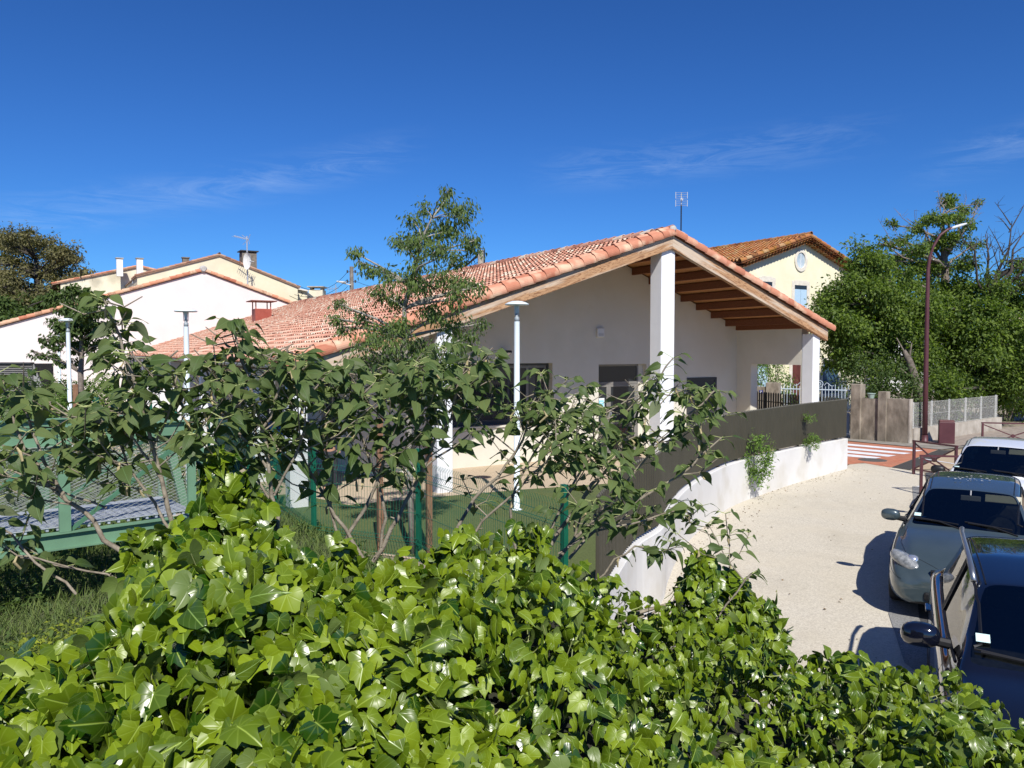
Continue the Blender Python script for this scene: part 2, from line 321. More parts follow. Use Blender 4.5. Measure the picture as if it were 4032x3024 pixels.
# leaf templates: (V[n,3], F[m,4], UV[n,2]); x across, y to the tip, z up
def tmpl_ovate(wid=.58, fold=.35, droop=.35, n=6, serr=.0, wave=0.0):
    V = []; U = []
    for i in range(n+1):
        t = i/n
        hw = wid/2*(math.sin(math.pi*min(1, t**.62))**.75)*(1-.25*t) if 0 < t < 1 else 0.0
        if t > .8: hw *= .75
        for a in (-1, -.5, 0, .5, 1):
            x = hw*a; z = abs(x)*fold-droop*t*t*(1 if True else 0)+wave*math.sin(6*t)*abs(a)*.05
            if abs(a) == 1: z -= hw*fold*.35
            V.append((x, t*(1-.08*abs(a)), z)); U.append((a*hw*2, t))
    Fc = [(i*5+k, i*5+k+1, (i+1)*5+k+1, (i+1)*5+k) for i in range(n) for k in range(4)]
    return np.array(V), np.array(Fc), np.array(U)
def tmpl_ivy(lob=.38, tip=1.0, cup=.18, fold=.25, seed=0):
    # outline in polar form round the stalk point; lobes at 0, +-58, +-125 degrees
    r_ = np.random.RandomState(seed); nang = 24; V = [(0, 0, 0)]; U = [(0, 0)]
    ang = np.linspace(-math.pi, math.pi, nang, endpoint=False)
    for ring in (.35, .7, 1.0):
        for a in ang:
            aa = abs(math.degrees(a))
            rr = float(np.interp(aa, [0, 10, 26, 40, 52, 66, 84, 104, 122, 140, 158, 172, 180], [.66*tip, .56*tip, .44-.05*lob, .46, .52+.04*lob, .45, .41-.05*lob, .42, .42, .37, .28, .12, .06]))
            rr *= ring*(1+.05*r_.randn()*(ring == 1))
            x = rr*math.sin(a); y = rr*math.cos(a)
            z = fold*abs(x)*.8-cup*(rr**2)*1.3-abs(x)**2*.55
            V.append((x, y, z)); U.append((x, y))
    Fc = []
    for k in range(nang):
        k2 = (k+1) % nang
        Fc.append((0, 0, 1+k2, 1+k))
    tri = np.array([(0, 1+(k+1) % nang, 1+k) for k in range(nang)])
    q = [(1+r*nang+k, 1+r*nang+(k+1) % nang, 1+(r+1)*nang+(k+1) % nang, 1+(r+1)*nang+k) for r in range(2) for k in range(nang)]
    # as triangles only
    T = [tuple(t) for t in tri]
    for a, b, c, d in q: T += [(a, b, c), (a, c, d)]
    return np.array(V)[:, :]*np.array([1.0, .95, 1]), np.array(T), np.array(U)
def tmpl_small(wid=.45, fold=.3, droop=.2):
    V = [(0, 0, 0), (-wid/2, .45, fold*wid/2), (0, .5, -.02), (wid/2, .45, fold*wid/2), (0, 1, -droop)]
    return np.array(V), np.array([(0, 2, 1), (0, 3, 2), (1, 2, 4), (2, 3, 4)]), np.array([(0, 0), (-1, .5), (0, .5), (1, .5), (0, 1)])
T_OV = [tmpl_ovate(.56, .30, .34), tmpl_ovate(.50, .45, .45), tmpl_ovate(.60, .2, .22), tmpl_ovate(.48, .65, .42)]
T_IVY = [tmpl_ivy(.8, 1.0, .15, .25, 1), tmpl_ivy(1.1, 1.1, .35, .35, 2), tmpl_ivy(.35, 1.0, .05, .55, 3), tmpl_ivy(.6, 1.2, .3, .2, 4), tmpl_ivy(.15, 1.05, .2, .4, 5)]
T_IVYA = [tmpl_ovate(.70, .45, .35), tmpl_ovate(.62, .3, .5), tmpl_ovate(.75, .6, .2)]
T_SM = [tmpl_small(), tmpl_small(.6, .2, .35)]
def unit(a): return a/np.maximum(np.linalg.norm(a, axis=-1, keepdims=True), 1e-9)
def leaves(name, tm, pos, tip, nrm, size, m, parent=None, rnd=None):
    """one mesh of many leaves"""
    pos = np.asarray(pos); n = len(pos); tip = unit(np.asarray(tip)); nrm = np.asarray(nrm)
    nrm = unit(nrm-tip*np.sum(nrm*tip, 1, keepdims=True)); side = np.cross(tip, nrm)
    if rnd is None: rnd = rs.rand(n)
    which = rs.randint(0, len(tm), n); Vs = []; Fs = []; Us = []; Rs = []; off = 0
    for k, (V, Fc, U) in enumerate(tm):
        ix = np.where(which == k)[0]
        if not len(ix): continue
        s = np.asarray(size)[ix][:, None, None]
        W = pos[ix][:, None, :]+s*(V[None, :, 0:1]*side[ix][:, None, :]+V[None, :, 1:2]*tip[ix][:, None, :]+V[None, :, 2:3]*nrm[ix][:, None, :])
        Vs.append(W.reshape(-1, 3)); Fs.append((Fc[None]+(np.arange(len(ix))*len(V))[:, None, None]).reshape(-1, Fc.shape[1])+off)
        Us.append(np.tile(U, (len(ix), 1))); Rs.append(np.repeat(rnd[ix], len(V))); off += len(ix)*len(V)
    return grid_mesh(name, np.concatenate(Vs), np.concatenate(Fs), m, parent, np.concatenate(Us), np.concatenate(Rs))

# ------------------------------------------------------------------ building frame: s to the right along the gable, t back along the ridge
TH = R(31); dv = Vector((-math.sin(TH), math.cos(TH), 0)); gv = Vector((dv.y, -dv.x, 0))
A0 = Vector((4.360, 21.323, 0))
def Lc(s, t, z): return A0+gv*s+dv*t+Vector((0, 0, z))
MLOC = Matrix.Translation(A0) @ Matrix((gv, dv, Vector((0, 0, 1)))).transposed().to_4x4()
def lbox(mb, s0, s1, t0, t1, z0, z1):
    mb.box(Lc((s0+s1)/2, (t0+t1)/2, (z0+z1)/2), (abs(s1-s0), abs(t1-t0), abs(z1-z0)), TH)
def frame_at(p):
    def f(s, t, z): return Vector(p)+gv*s+dv*t+Vector((0, 0, z))
    return f

def tile_roof(pt, sdir, L_slope, wid, slope, w_=.21, row=.36, r=.075, flip=False, rc=.05, lift=.035, nseg=5, spread=.33):
    """canal tiles. pt(a,b): point at distance a down the slope (horizontal), b along the ridge -> Vector on the roof plane.
    returns MB of arched cover tiles over troughs; every tile carries its own colour value"""
    mb = MB(); nc = int(wid/w_); nr = int(math.ceil(L_slope/row))
    for j in range(nc):
        b0 = (j+.5)*w_
        for i in range(nr):
            a0 = i*row; a1 = min(L_slope, (i+1)*row+.05)
            mb.cr = min(1, max(0, rs.normal(.5, spread*.6))) if rs.rand() > .12 else (rs.rand()*.12 if rs.rand() < .35 else .92)
            vs = []
            jt = rs.normal(0, .004)
            for a, zl, rr in ((a0, .0, r*.88), (a1, lift, r)):
                p = pt(a, b0+jt)
                for k in range(nseg+1):
                    th = math.pi*k/nseg
                    q = pt(a, b0+jt+rr*math.cos(th)); vs.append(q+Vector((0, 0, zl+.012+rr*math.sin(th))))
            n = nseg+1
            mb.add(vs, [(k, n+k, n+k+1, k+1) for k in range(nseg)])
            # trough beside it
            mb.cr = min(1, max(0, rs.normal(.45, spread*.5)))
            vs = []
            for a, zl in ((a0, .0), (a1, .018)):
                for kk in (-.5, -.18, .18, .5):
                    q = pt(a, b0+w_/2+kk*w_*.9); vs.append(q+Vector((0, 0, zl+(.035 if abs(kk) == .5 else .004))))
            mb.add(vs, [(k, 4+k, 5+k, k+1) for k in range(3)])
    return mb

# ================================================================== SETTING: ground
def sheet(name, pts, z, m, parent=None, label=None):
    mb = MB(); mb.add([(p[0], p[1], z) for p in pts], [tuple(range(len(pts)))])
    return mb.build(name, m, parent)
earth = mat('earth', (.20, .17, .12), (.30, .26, .19), .95, .6, .3, 20)
tag(sheet('ground', [(-600, -300), (600, -300), (600, 900), (-600, 900)], -.012, earth), kind='structure')
def gravelmat(name, ca, cb, cc, sc1=160, sc2=1.1):
    m = bpy.data.materials.new(name); m.use_nodes = True; t = m.node_tree; L_ = t.links.new
    b = t.nodes['Principled BSDF']; b.inputs['Roughness'].default_value = .9; b.inputs['Specular IOR Level'].default_value = .25
    c = N(t, 'ShaderNodeTexCoord')
    vo = N(t, 'ShaderNodeTexVoronoi'); vo.inputs['Scale'].default_value = sc1*.35; L_(c.outputs['Object'], vo.inputs[0])
    r = N(t, 'ShaderNodeValToRGB'); r.color_ramp.elements[0].color = (*ca, 1); r.color_ramp.elements[1].color = (*cb, 1); r.color_ramp.elements[0].position = .05; r.color_ramp.elements[1].position = .8
    sp = N(t, 'ShaderNodeSeparateXYZ'); L_(vo.outputs['Color'], sp.inputs[0]); L_(sp.outputs[0], r.inputs[0])
    n = N(t, 'ShaderNodeTexNoise'); n.inputs['Scale'].default_value = sc2; n.inputs['Detail'].default_value = 7; n.inputs['Roughness'].default_value = .65; L_(c.outputs['Object'], n.inputs[0])
    mr = N(t, 'ShaderNodeMapRange'); mr.inputs[1].default_value = .38; mr.inputs[2].default_value = .68; mr.inputs[4].default_value = .6; L_(n.outputs[0], mr.inputs[0])
    mm = N(t, 'ShaderNodeMixRGB'); mm.inputs[2].default_value = (*cc, 1); L_(mr.outputs[0], mm.inputs[0]); L_(r.outputs[0], mm.inputs[1])
    n4 = N(t, 'ShaderNodeTexNoise'); n4.inputs['Scale'].default_value = .45; n4.inputs['Detail'].default_value = 9; n4.inputs['Roughness'].default_value = .75; n4.inputs['Distortion'].default_value = 1.2; L_(c.outputs['Object'], n4.inputs[0])
    m4 = N(t, 'ShaderNodeMapRange'); m4.inputs[1].default_value = .50; m4.inputs[2].default_value = .74; m4.inputs[4].default_value = .38; L_(n4.outputs[0], m4.inputs[0])
    x4 = N(t, 'ShaderNodeMixRGB'); x4.inputs[2].default_value = (cc[0]*.55, cc[1]*.55, cc[2]*.55, 1); L_(m4.outputs[0], x4.inputs[0]); L_(mm.outputs[0], x4.inputs[1]); L_(x4.outputs[0], b.inputs['Base Color'])
    n2 = N(t, 'ShaderNodeTexNoise'); n2.inputs['Scale'].default_value = sc1*.6; L_(c.outputs['Object'], n2.inputs[0])
    bp = N(t, 'ShaderNodeBump'); bp.inputs['Strength'].default_value = .7; bp.inputs['Distance'].default_value = .006; L_(n2.outputs[0], bp.inputs['Height']); L_(bp.outputs[0], b.inputs['Normal'])
    return m
gravel = gravelmat('gravel_concrete', (.43, .39, .32), (.61, .565, .47), (.54, .485, .38), 190, .9)
yardm = gravelmat('yard_concrete', (.36, .29, .20), (.55, .45, .33), (.48, .39, .28), 200, 1.5)
asphalt = mat('asphalt', (.045, .045, .048), (.085, .085, .09), .9, 30, .5, 200)
asphalt_orange = mat('asphalt_orange', (.38, .13, .07), (.48, .19, .11), .9, 4, .4, 160, c3=(.34, .16, .10), s3=1.2)
asphalt_dark = mat('asphalt_dark', (.035, .032, .03), (.06, .055, .05), .9, 8, .3, 100, stretch=(1, 6, 1))
tan_road = mat('tan_road', (.38, .29, .19), (.47, .37, .25), .9, 2, .3, 150)
side_grey = mat('pavement_grey', (.20, .185, .16), (.30, .275, .24), .92, 3, .5, 60, c3=(.16, .15, .11), s3=2)
pavers = mat('pavers', (.22, .18, .15), (.33, .28, .23), .92, 5, .5, 60)
paint_line = mat('road_paint', (.66, .67, .70), (.78, .79, .82), .8, 6, .3, 120, c3=(.5, .5, .52), s3=3)

basepx = [(3336, 1845), (3223, 1877), (3132, 1903), (3042, 1933), (2957, 1963), (2875, 1998), (2816, 2037), (2753, 2090), (2700, 2148), (2662, 2212), (2630, 2290), (2606, 2373)]
pth = [G(*q) for q in basepx]+[Vector((1.50, 9.05, 0)), Vector((1.12, 7.9, 0)), Vector((.85, 7.0, 0))]
inner = [(p.x-.10*(.93 if p.y > 12 else 1), p.y+.10*(.5 if p.y > 12 else .15)) for p in pth]
tag(sheet('pavement', [(.7, 6.0), (1.0, 1.5), (4.3, 1.0), (4.35, 8.2), (4.95, 9.6), (6.6, 12.6), (8.9, 16.2), (10.0, 18.4), (11.15, 20.7), (10.4, 22.45), (9.9, 22.35)]+inner, 0.0, gravel), kind='structure')
tag(sheet('parking_strip', [(4.35, 1.0), (11, 1.0), (24, 21), (12.3, 21.0), (11.2, 20.7), (10.0, 18.4), (8.95, 16.2), (6.65, 12.6), (5.0, 9.6), (4.4, 8.2)], .004, asphalt), kind='structure')
kerb_m = mat('kerb_granite', (.14, .14, .14), (.30, .30, .29), .9, 60, .5, 150)
mb = MB(); kp = [(4.12, 1.0), (4.15, 8.0), (4.72, 9.5), (6.3, 12.7), (8.6, 16.35), (9.75, 18.6)]; kq = [(4.42, 1.0), (4.45, 7.95), (5.02, 9.35), (6.6, 12.5), (8.9, 16.15), (10.05, 18.4)]
for i in range(5): mb.add([(*kp[i], .008), (*kq[i], .008), (*kq[i+1], .008), (*kp[i+1], .008)], [(0, 1, 2, 3)])
tag(mb.build('kerb', kerb_m), kind='structure')
def gq(pts, z): return [(G(x, y)[0], G(x, y)[1]) for x, y in pts]
mb = MB(); q0 = G(3578, 2500); q1 = G(3660, 2536)
dd = (q1-q0).normalized(); nn = Vector((-dd.y, dd.x, 0))
mb.add([q0-nn*.05+Vector((0, 0, .010)), q0+dd*2.4-nn*.05+Vector((0, 0, .010)), q0+dd*2.4+nn*.05+Vector((0, 0, .010)), q0+nn*.05+Vector((0, 0, .010))], [(0, 1, 2, 3)])
for k in (1, 2, 3):
    o_ = Vector((2.35*k*1.12, 4.9*k, 0)); mb.add([q0+o_-nn*.05+Vector((0, 0, .010)), q0+o_+dd*2.4-nn*.05+Vector((0, 0, .010)), q0+o_+dd*2.4+nn*.05+Vector((0, 0, .010)), q0+o_+nn*.05+Vector((0, 0, .010))], [(0, 1, 2, 3)])
tag(mb.build('parking_marking', paint_line), kind='structure')
# street with the orange raised crossing
tag(sheet('road', [(10.3, 22.6), (10.95, 21.2), (15, 21.8), (26, 26), (26, 31), (14.6, 25.35), (12.2, 27.6), (8, 36), (5, 36)], .002, tan_road), kind='structure')
tag(sheet('raised_crossing', [(9.45, 22.0), (10.34, 22.5), (10.71, 21.62), (14.19, 25.53), (12.2, 27.9), (10.2, 27)], .006, asphalt_orange), kind='structure')
tag(sheet('dark_band', [(10.73, 21.62), (11.0, 21.15), (14.6, 25.3), (14.2, 25.5)], .008, asphalt_dark), kind='structure')
st = MB()
for ya, xa, yb, xb, wd_ in ((1746, 3330, 1774, 3637, 6), (1760, 3330, 1784, 3588, 7), (1773, 3330, 1793, 3528, 8), (1787, 3330, 1801, 3471, 8)):
    st.add([G(xa, ya, .010), G(xb, yb, .010), G(xb-30, yb+wd_-3, .010), G(xa, ya+wd_+1, .010)], [(0, 3, 2, 1)])
tag(st.build('crossing_marking', paint_line), kind='structure')
tag(sheet('far_pavement', [(8.6, 36), (12.3, 27.9), (14.25, 25.5), (26, 30.9), (27, 36), (16, 30)], .02, side_grey), kind='structure')
tag(sheet('paved_strip', [(14.8, 26.3), (16.4, 26.6), (24.5, 31.5), (24, 34.3), (20, 32.2), (15, 28.3)], .026, pavers), kind='structure')
# school yard
lawnm = mat('lawn', (.060, .082, .020), (.105, .135, .038), .95, 40, .8, 120, c3=(.06, .095, .03), s3=1.2)
yard = [(-30, 50), (-14, 24), (-6.5, 18.0), (-3.4, 12.9), (-1.45, 12.0), (.6, 8.7), (.7, 7.0)]+inner[::-1]+[(11, 25), (0, 60)]
tag(sheet('school_yard', yard, .0, yardm), kind='structure')
lawn = [(-5.8, 17.2), (-3.4, 13.0), (-1.45, 12.1), (.6, 8.8), (.72, 7.05)]+[(x-.02, y) for x, y in inner[::-1] if y < 16]+[(4.6, 17.6), (4.6, 19.0), (2.3, 18.9), (.2, 18.1), (-1.9, 17.1), (-3.5, 16.3), (-5.0, 17.6)]
tag(sheet('lawn', lawn, .012, lawnm), kind='structure')
tb = []
# ------------------------------------------------------------------ left bank with grass
bankm = mat('bank_soil', (.05, .065, .025), (.10, .11, .05), .95, 3, .5, 30)
nx_, ny_ = 60, 70
X, Y = np.meshgrid(np.linspace(-34, -.2, nx_), np.linspace(1.0, 34, ny_))
def bank_z(x, y):
    # edge of the bank follows the mesh fence
    e = np.minimum(.45, -.1-(y-9.4)*.62-np.clip(y-14, 0, 99)*.20)
    inside = np.clip((e-x)/1.2, 0, 1)
    ditch = 0
    return inside*(.16+.06*np.sin(x*1.3)*np.cos(y*.9)+.12*np.clip((9-y)/4, 0, 1))+ditch-(1-inside)*.25
Z = bank_z(X, Y)
V = np.stack([X, Y, Z], -1).reshape(-1, 3); ii = np.arange(nx_*ny_).reshape(ny_, nx_)
Fq = np.stack([ii[:-1, :-1], ii[:-1, 1:], ii[1:, 1:], ii[1:, :-1]], -1).reshape(-1, 4)
tag(grid_mesh('terrain', V, Fq, bankm), kind='structure')
# ================================================================== MAIN SCHOOL BUILDING
def TPz(s): return 6.56-(.334*-s if s < 0 else .372*s)
ROOF_T0, ROOF_T1 = -.10, 38.6; SL, SR = -10.5, 6.72
bld = thing('school_building', 'low white school with wide terracotta tiled roof and open porch on white columns', 'school', A0)
def wall_piece(mb, axis, c0, c1, u0, u1, z0, top):
    """axis 't': wall face runs along s between u0,u1, thickness c0..c1 in t; axis 's': runs along t"""
    f = (lambda u, c, z: Lc(u, c, z)) if axis == 't' else (lambda u, c, z: Lc(c, u, z))
    za = top(u0) if callable(top) else top; zb = top(u1) if callable(top) else top
    vs = [f(u, c, z) for (u, zt) in ((u0, za), (u1, zb)) for c in (c0, c1) for z in (z0, zt)]
    mb.add(vs, [(0, 1, 3, 2), (4, 6, 7, 5), (0, 4, 5, 1), (2, 3, 7, 6), (0, 2, 6, 4), (1, 5, 7, 3)])
def wall_holes(mb, axis, c0, c1, u0, u1, z0, top, holes, brk=()):
    us = sorted(set([u0, u1]+[h[0] for h in holes]+[h[1] for h in holes]+[b for b in brk if u0 < b < u1]))
    for a, b in zip(us[:-1], us[1:]):
        hs = [h for h in holes if h[0] <= a+1e-6 and h[1] >= b-1e-6]
        if not hs: wall_piece(mb, axis, c0, c1, a, b, z0, top)
        else:
            h = hs[0]
            if h[2] > z0+.01: wall_piece(mb, axis, c0, c1, a, b, z0, h[2])
            wall_piece(mb, axis, c0, c1, a, b, h[3], top)
PT = 3.16
under = lambda s: TPz(s)-.17
mb = MB()
HD = (-.03, 1.91, -.05, 2.87); HW = (-5.25, -1.77, 1.12, 2.93); HP = (3.69, 5.09, .5, 2.39)
wall_holes(mb, 't', PT, PT+.32, -8.0, 6.07, -.15, under, [HD, HW, HP], brk=(0,))
wall_holes(mb, 's', -8.0, -7.7, PT+.32, 38.5, -.15, under(-8.0), [(4.4, 5.9, .95, 2.45), (7.6, 9.1, .95, 2.45), (11.2, 13.4, 0, 2.45), (16, 17.5, .95, 2.45), (20, 21.5, .95, 2.45), (25, 26.5, .95, 2.45)])
wall_holes(mb, 's', 6.07, 6.40, .44, 38.5, -.15, under(6.4), [(.46, 2.52, .75, 2.84)])
mb.build('wall', render_white, bld)
mb = MB()   # raw plinth of the porch
for s0, s1, t1 in ((-.31, .18, .46), (-7.10, -6.70, .42), (6.07, 6.40, .42), (-10.48, -10.10, .40)):
    m2 = MB(); zt = (lambda s: (6.10-(.334*-s if s < 0 else .372*s)))
    f = [Lc(s, t, z) for s in (s0, s1) for t in (0, t1) for z in (-.15, zt(s)+(.0))]
    if s0 < 0 < s1:
        m2.prism([Lc(s0, 0, -.15), Lc(s1, 0, -.15), Lc(s1, 0, zt(s1)), Lc(0, 0, 6.10), Lc(s0, 0, zt(s0))], dv*t1)
    else: m2.prism([Lc(s0, 0, -.15), Lc(s1, 0, -.15), Lc(s1, 0, zt(s1)), Lc(s0, 0, zt(s0))], dv*t1)
    m2.build('column', paint_white, bld, bevel=.015, fixn=True)
for t in (3.7, 11.0, 14.7, 18.4, 22.1, 25.8, 29.5, 33.2, 37.2):
    m2 = MB(); lbox(m2, -10.46, -10.06, t, t+.4, -.15, 2.86); m2.build('column', paint_white, bld, bevel=.015)
# eaves beam along the left side, gutter
m2 = MB(); lbox(m2, -10.40, -10.12, .405, 38.4, 2.861, 3.02); m2.build('eaves_beam', wood_rafter, bld)
m2 = MB(); gt = [(-10.66+.075*math.cos(a), 2.99+.075*math.sin(a)) for a in np.linspace(math.pi, 2*math.pi, 8)]
gt2 = gt+[(x*1.0+(.006 if x < -10.66 else -.006), z+.006) for x, z in gt[::-1]]
m2.prism([Lc(s, -.1, z) for s, z in gt2], dv*38.6); m2.build('gutter', mat('zinc', (.40, .38, .36), (.48, .46, .44), .5, 4), bld, fixn=True)
# roof deck, soffit boards
m2 = MB()
for s0, s1 in ((SL, 0), (0, SR)):
    for zt, zb, tt0, tt1 in ((-.035, -.115, -.02, ROOF_T1),):
        m2.prism([Lc(s0, tt0, TPz(s0)+zb), Lc(s1, tt0, TPz(s1)+zb), Lc(s1, tt0, TPz(s1)+zt), Lc(s0, tt0, TPz(s0)+zt)], dv*(tt1-tt0))
m2.build('soffit', wood_soffit, bld, fixn=True)
# rake beams (weathered timber)
for s0, s1 in ((-10.55, 0), (0, 6.66)):
    m2 = MB(); k = lambda s: TPz(s)-.105
    poly = [Lc(s0, 0, k(s0)-.36), Lc(s1, 0, k(s1)-.36), Lc(s1, 0, k(s1)), Lc(s0, 0, k(s0))]
    m2.prism([p-dv*.10 for p in poly], dv*.14)
    o = m2.build('rake_beam', wood_weathered, None, bevel=.012, fixn=True)
    # give each beam a frame of its own so the grain runs along it
    s_ = (s1-s0); ang = math.atan2(TPz(s1)-TPz(s0), s_)
    Mx = MLOC @ Matrix.Rotation(-ang, 4, 'Y'); Mx.translation = Lc(s0, 0, k(s0))
    # rotate so local z is along the beam (matches stretch)
    Mx = Mx @ Matrix.Rotation(R(90), 4, 'Y'); 
    o.data.transform(Mx.inverted()); o.parent = bld; o.matrix_local = wmat(bld).inverted() @ Mx
# purlins under the porch roof
for s in [-.62-1.02*i for i in range(10)]+[.62+.70*i for i in range(8)]:
    m2 = MB(); zz = TPz(s)-.117
    lbox(m2, s-.05, s+.05, .045, PT-.002, zz-.24, zz-.02); m2.build('purlin', wood_rafter, bld, bevel=.006)
m2 = MB(); lbox(m2, 5.99, 6.065, .045, PT-.002, 4.02, 4.18); m2.build('purlin', wood_rafter, bld)
# tiles
roof = tile_roof(lambda a, b: Lc(SL-.06+(0) + (10.5+.06)-(a+0) if False else -a, ROOF_T0+.30+b, TPz(-a)), -1, 10.62, 38.2, .334)
# note: a runs DOWN the slope; tile lower ends lie over the next tile
ro = roof.build('roof', tiles_new, bld, rnd=True, smooth=False)
roof2 = tile_roof(lambda a, b: Lc(a, ROOF_T0+.30+b, TPz(a)), 1, 6.85, 38.2, .372)
roof2.build('roof', tiles_new, bld, rnd=True)
def halftubes(mb, pts, r, seg=.40, step=.028, a0=-.35, a1=math.pi+.35, n=9, axis=None, taper=.9):
    """a row of overlapping half-round tiles laid along pts[0]->pts[1]; first point = upper end"""
    a = Vector(pts[0]); b = Vector(pts[1]); L_ = (b-a).length; d = (b-a).normalized(); sd = d.cross(Vector((0, 0, 1))).normalized(); up = sd.cross(d)
    k = int(round(L_/seg)); sg = L_/k
    for i in range(k):
        mb.cr = rs.rand(); vs = []
        for j, (q, rr, lf) in enumerate(((a+d*(i*sg), r*taper, 0), (a+d*(i*sg+sg*.55), r*.95, step*.5), (a+d*((i+1)*sg+.05), r, step), (a+d*((i+1)*sg+.05), r-.014, step))):
            for m_ in range(n+1):
                t = a0+(a1-a0)*m_/n; vs.append(q+sd*(rr*math.cos(t))+up*(rr*math.sin(t)+lf))
        n1 = n+1
        mb.add(vs, [(jj*n1+m_, jj*n1+m_+1, (jj+1)*n1+m_+1, (jj+1)*n1+m_) for jj in range(3) for m_ in range(n)])
def vergemat():
    """terracotta verge tiles: cream patch near one end of each tile"""
    m = tiles_verge.copy(); m.name = 'tiles_verge_patched'; t = m.node_tree; L_ = t.links.new
    b = t.nodes['Principled BSDF']; src = b.inputs['Base Color'].links[0].from_socket
    n = N(t, 'ShaderNodeTexNoise'); n.inputs['Scale'].default_value = 2.3; n.inputs['Detail'].default_value = 2; c = N(t, 'ShaderNodeTexCoord'); L_(c.outputs['Object'], n.inputs[0])
    r = N(t, 'ShaderNodeMapRange'); r.inputs[1].default_value = .52; r.inputs[2].default_value = .68; r.inputs[4].default_value = .6; L_(n.outputs[0], r.inputs[0])
    mm = N(t, 'ShaderNodeMixRGB'); mm.inputs[2].default_value = (.76, .58, .40, 1); L_(r.outputs[0], mm.inputs[0]); L_(src, mm.inputs[1]); L_(mm.outputs[0], b.inputs['Base Color']); return m
tv = vergemat()
mb = MB()
for s1 in (-10.62, 6.82):
    z1 = TPz(s1)
    for t, dz, r, aa in ((.02, .03, .145, (0.0, math.pi)), (-.07, -.035, .155, (-.9, math.pi*.62) if s1 < 0 else (math.pi*.38, math.pi+.9)), (.28, .03, .12, (0, math.pi))):
        if dz < 0: aa = (math.pi*.36, math.pi+.5) if s1 < 0 else (-.5, math.pi*.64)
        halftubes(mb, (Lc(0, t, 6.56+dz), Lc(s1, t, z1+dz)), r, a0=aa[0], a1=aa[1])
mb.build('verge_tiles', tv, bld, rnd=True)
mb = MB(); halftubes(mb, (Lc(0, 38.4, 6.60), Lc(0, -.05, 6.60)), .125, seg=.42, a0=-.1, a1=math.pi+.1); mb.build('ridge_tiles', tiles_new, bld, rnd=True)
m2 = MB(); m2.tube([Lc(0, -.16, 6.60), Lc(0, -.12, 6.61), Lc(0, .0, 6.62)], [.085, .12, .125], 14); m2.build('ridge_end', mat('mortar', (.34, .33, .31), (.48, .46, .43), .95, 9, .5, 40), bld, smooth=True)
# window in the porch wall
fw = MB()
s0, s1, z0, z1 = HW
fy = PT+.20
def frame(mb, s0, s1, z0, z1, t, w_=.06, d=.06):
    lbox(mb, s0, s1, t, t+d, z1-w_, z1); lbox(mb, s0, s1, t, t+d, z0, z0+w_)
    lbox(mb, s0, s0+w_, t, t+d, z0+w_, z1-w_); lbox(mb, s1-w_, s1, t, t+d, z0+w_, z1-w_)
frame(fw, s0+.002, s1-.002, z0+.03, z1-.002, fy)
wf = fw.build('window', anthracite, bld, bevel=.004)
mid = -3.15
for a, b, tt in ((s0+.06, mid, fy+.005), (mid-.06, s1-.06, fy+.05)):
    m2 = MB(); frame(m2, a+.003, b-.003, z0+.095, z1-.065, tt, .075, .04); m2.build('sash', anthracite if a < -4 else grey_frame, wf)
    m2 = MB(); lbox(m2, a+.08, b-.08, tt+.015, tt+.02, z0+.17, z1-.14); m2.build('pane', glass_dark, wf)
m2 = MB(); lbox(m2, -2.55, -2.47, fy+.045, fy+.10, z0+.10, z1-.07); m2.build('mullion', grey_frame, wf)
m2 = MB(); lbox(m2, s0-.04, s1+.04, PT-.05, PT+.19, z0-.03, z0+.028); m2.build('sill', render_white, wf)
# glazed door
s0, s1, z0, z1 = HD
m2 = MB(); dt = PT+.16; frame(m2, s0+.002, s1-.20, 0.0, z1-.002, dt, .06, .07)
lbox(m2, s0+.06, s1-.26, dt+.002, dt+.068, 2.24, 2.31); dr = m2.build('door', grey_frame, bld, bevel=.004)
m2 = MB(); lbox(m2, s1-.198, s1-.002, dt, dt+.1, 0, z1-.002); m2.build('side_panel', render_white, dr)
m2 = MB(); lbox(m2, s0+.06, s1-.26, dt+.03, dt+.036, 2.31, z1-.06); m2.build('transom_pane', glass_dark, dr)
for a, b in ((s0+.063, .50), (.503, s1-.263)):
    m2 = MB(); frame(m2, a, b, .02, 2.235, dt+.005, .085, .05); lbox(m2, a+.085, b-.085, dt+.007, dt+.053, .95, 1.03); lf = m2.build('door_leaf', grey_frame, dr, bevel=.003)
    m2 = MB(); lbox(m2, a+.085, b-.085, dt+.028, dt+.034, .105, .95); lbox(m2, a+.085, b-.085, dt+.028, dt+.034, 1.03, 2.15); m2.build('pane', glass_dark, lf)
m2 = MB(); m2.tube([Lc(.56, dt-.045, .95), Lc(.56, dt-.045, 1.35)], .012, 8); lbox(m2, .55, .57, dt-.045, dt+.004, .96, .98); lbox(m2, .55, .57, dt-.045, dt+.004, 1.32, 1.34); m2.build('handle', steel, dr)
m2 = MB(); lbox(m2, .10, .34, dt+.020, dt+.024, 1.48, 1.80); nt = m2.build('notice', mat('notice_paper', (.72, .78, .8), None, .6), dr)
m2 = MB(); lbox(m2, .13, .31, dt+.016, dt+.0195, 1.50, 1.73); m2.build('blue_field', mat('notice_blue', (.20, .55, .66), None, .6), dr)
m2 = MB(); lbox(m2, .16, .28, dt+.013, dt+.0155, 1.66, 1.68); lbox(m2, .16, .25, dt+.013, dt+.0155, 1.61, 1.625); lbox(m2, .16, .28, dt+.013, dt+.0155, 1.56, 1.57); m2.build('lettering', mat('notice_white', (.85, .88, .9), None, .6), dr)
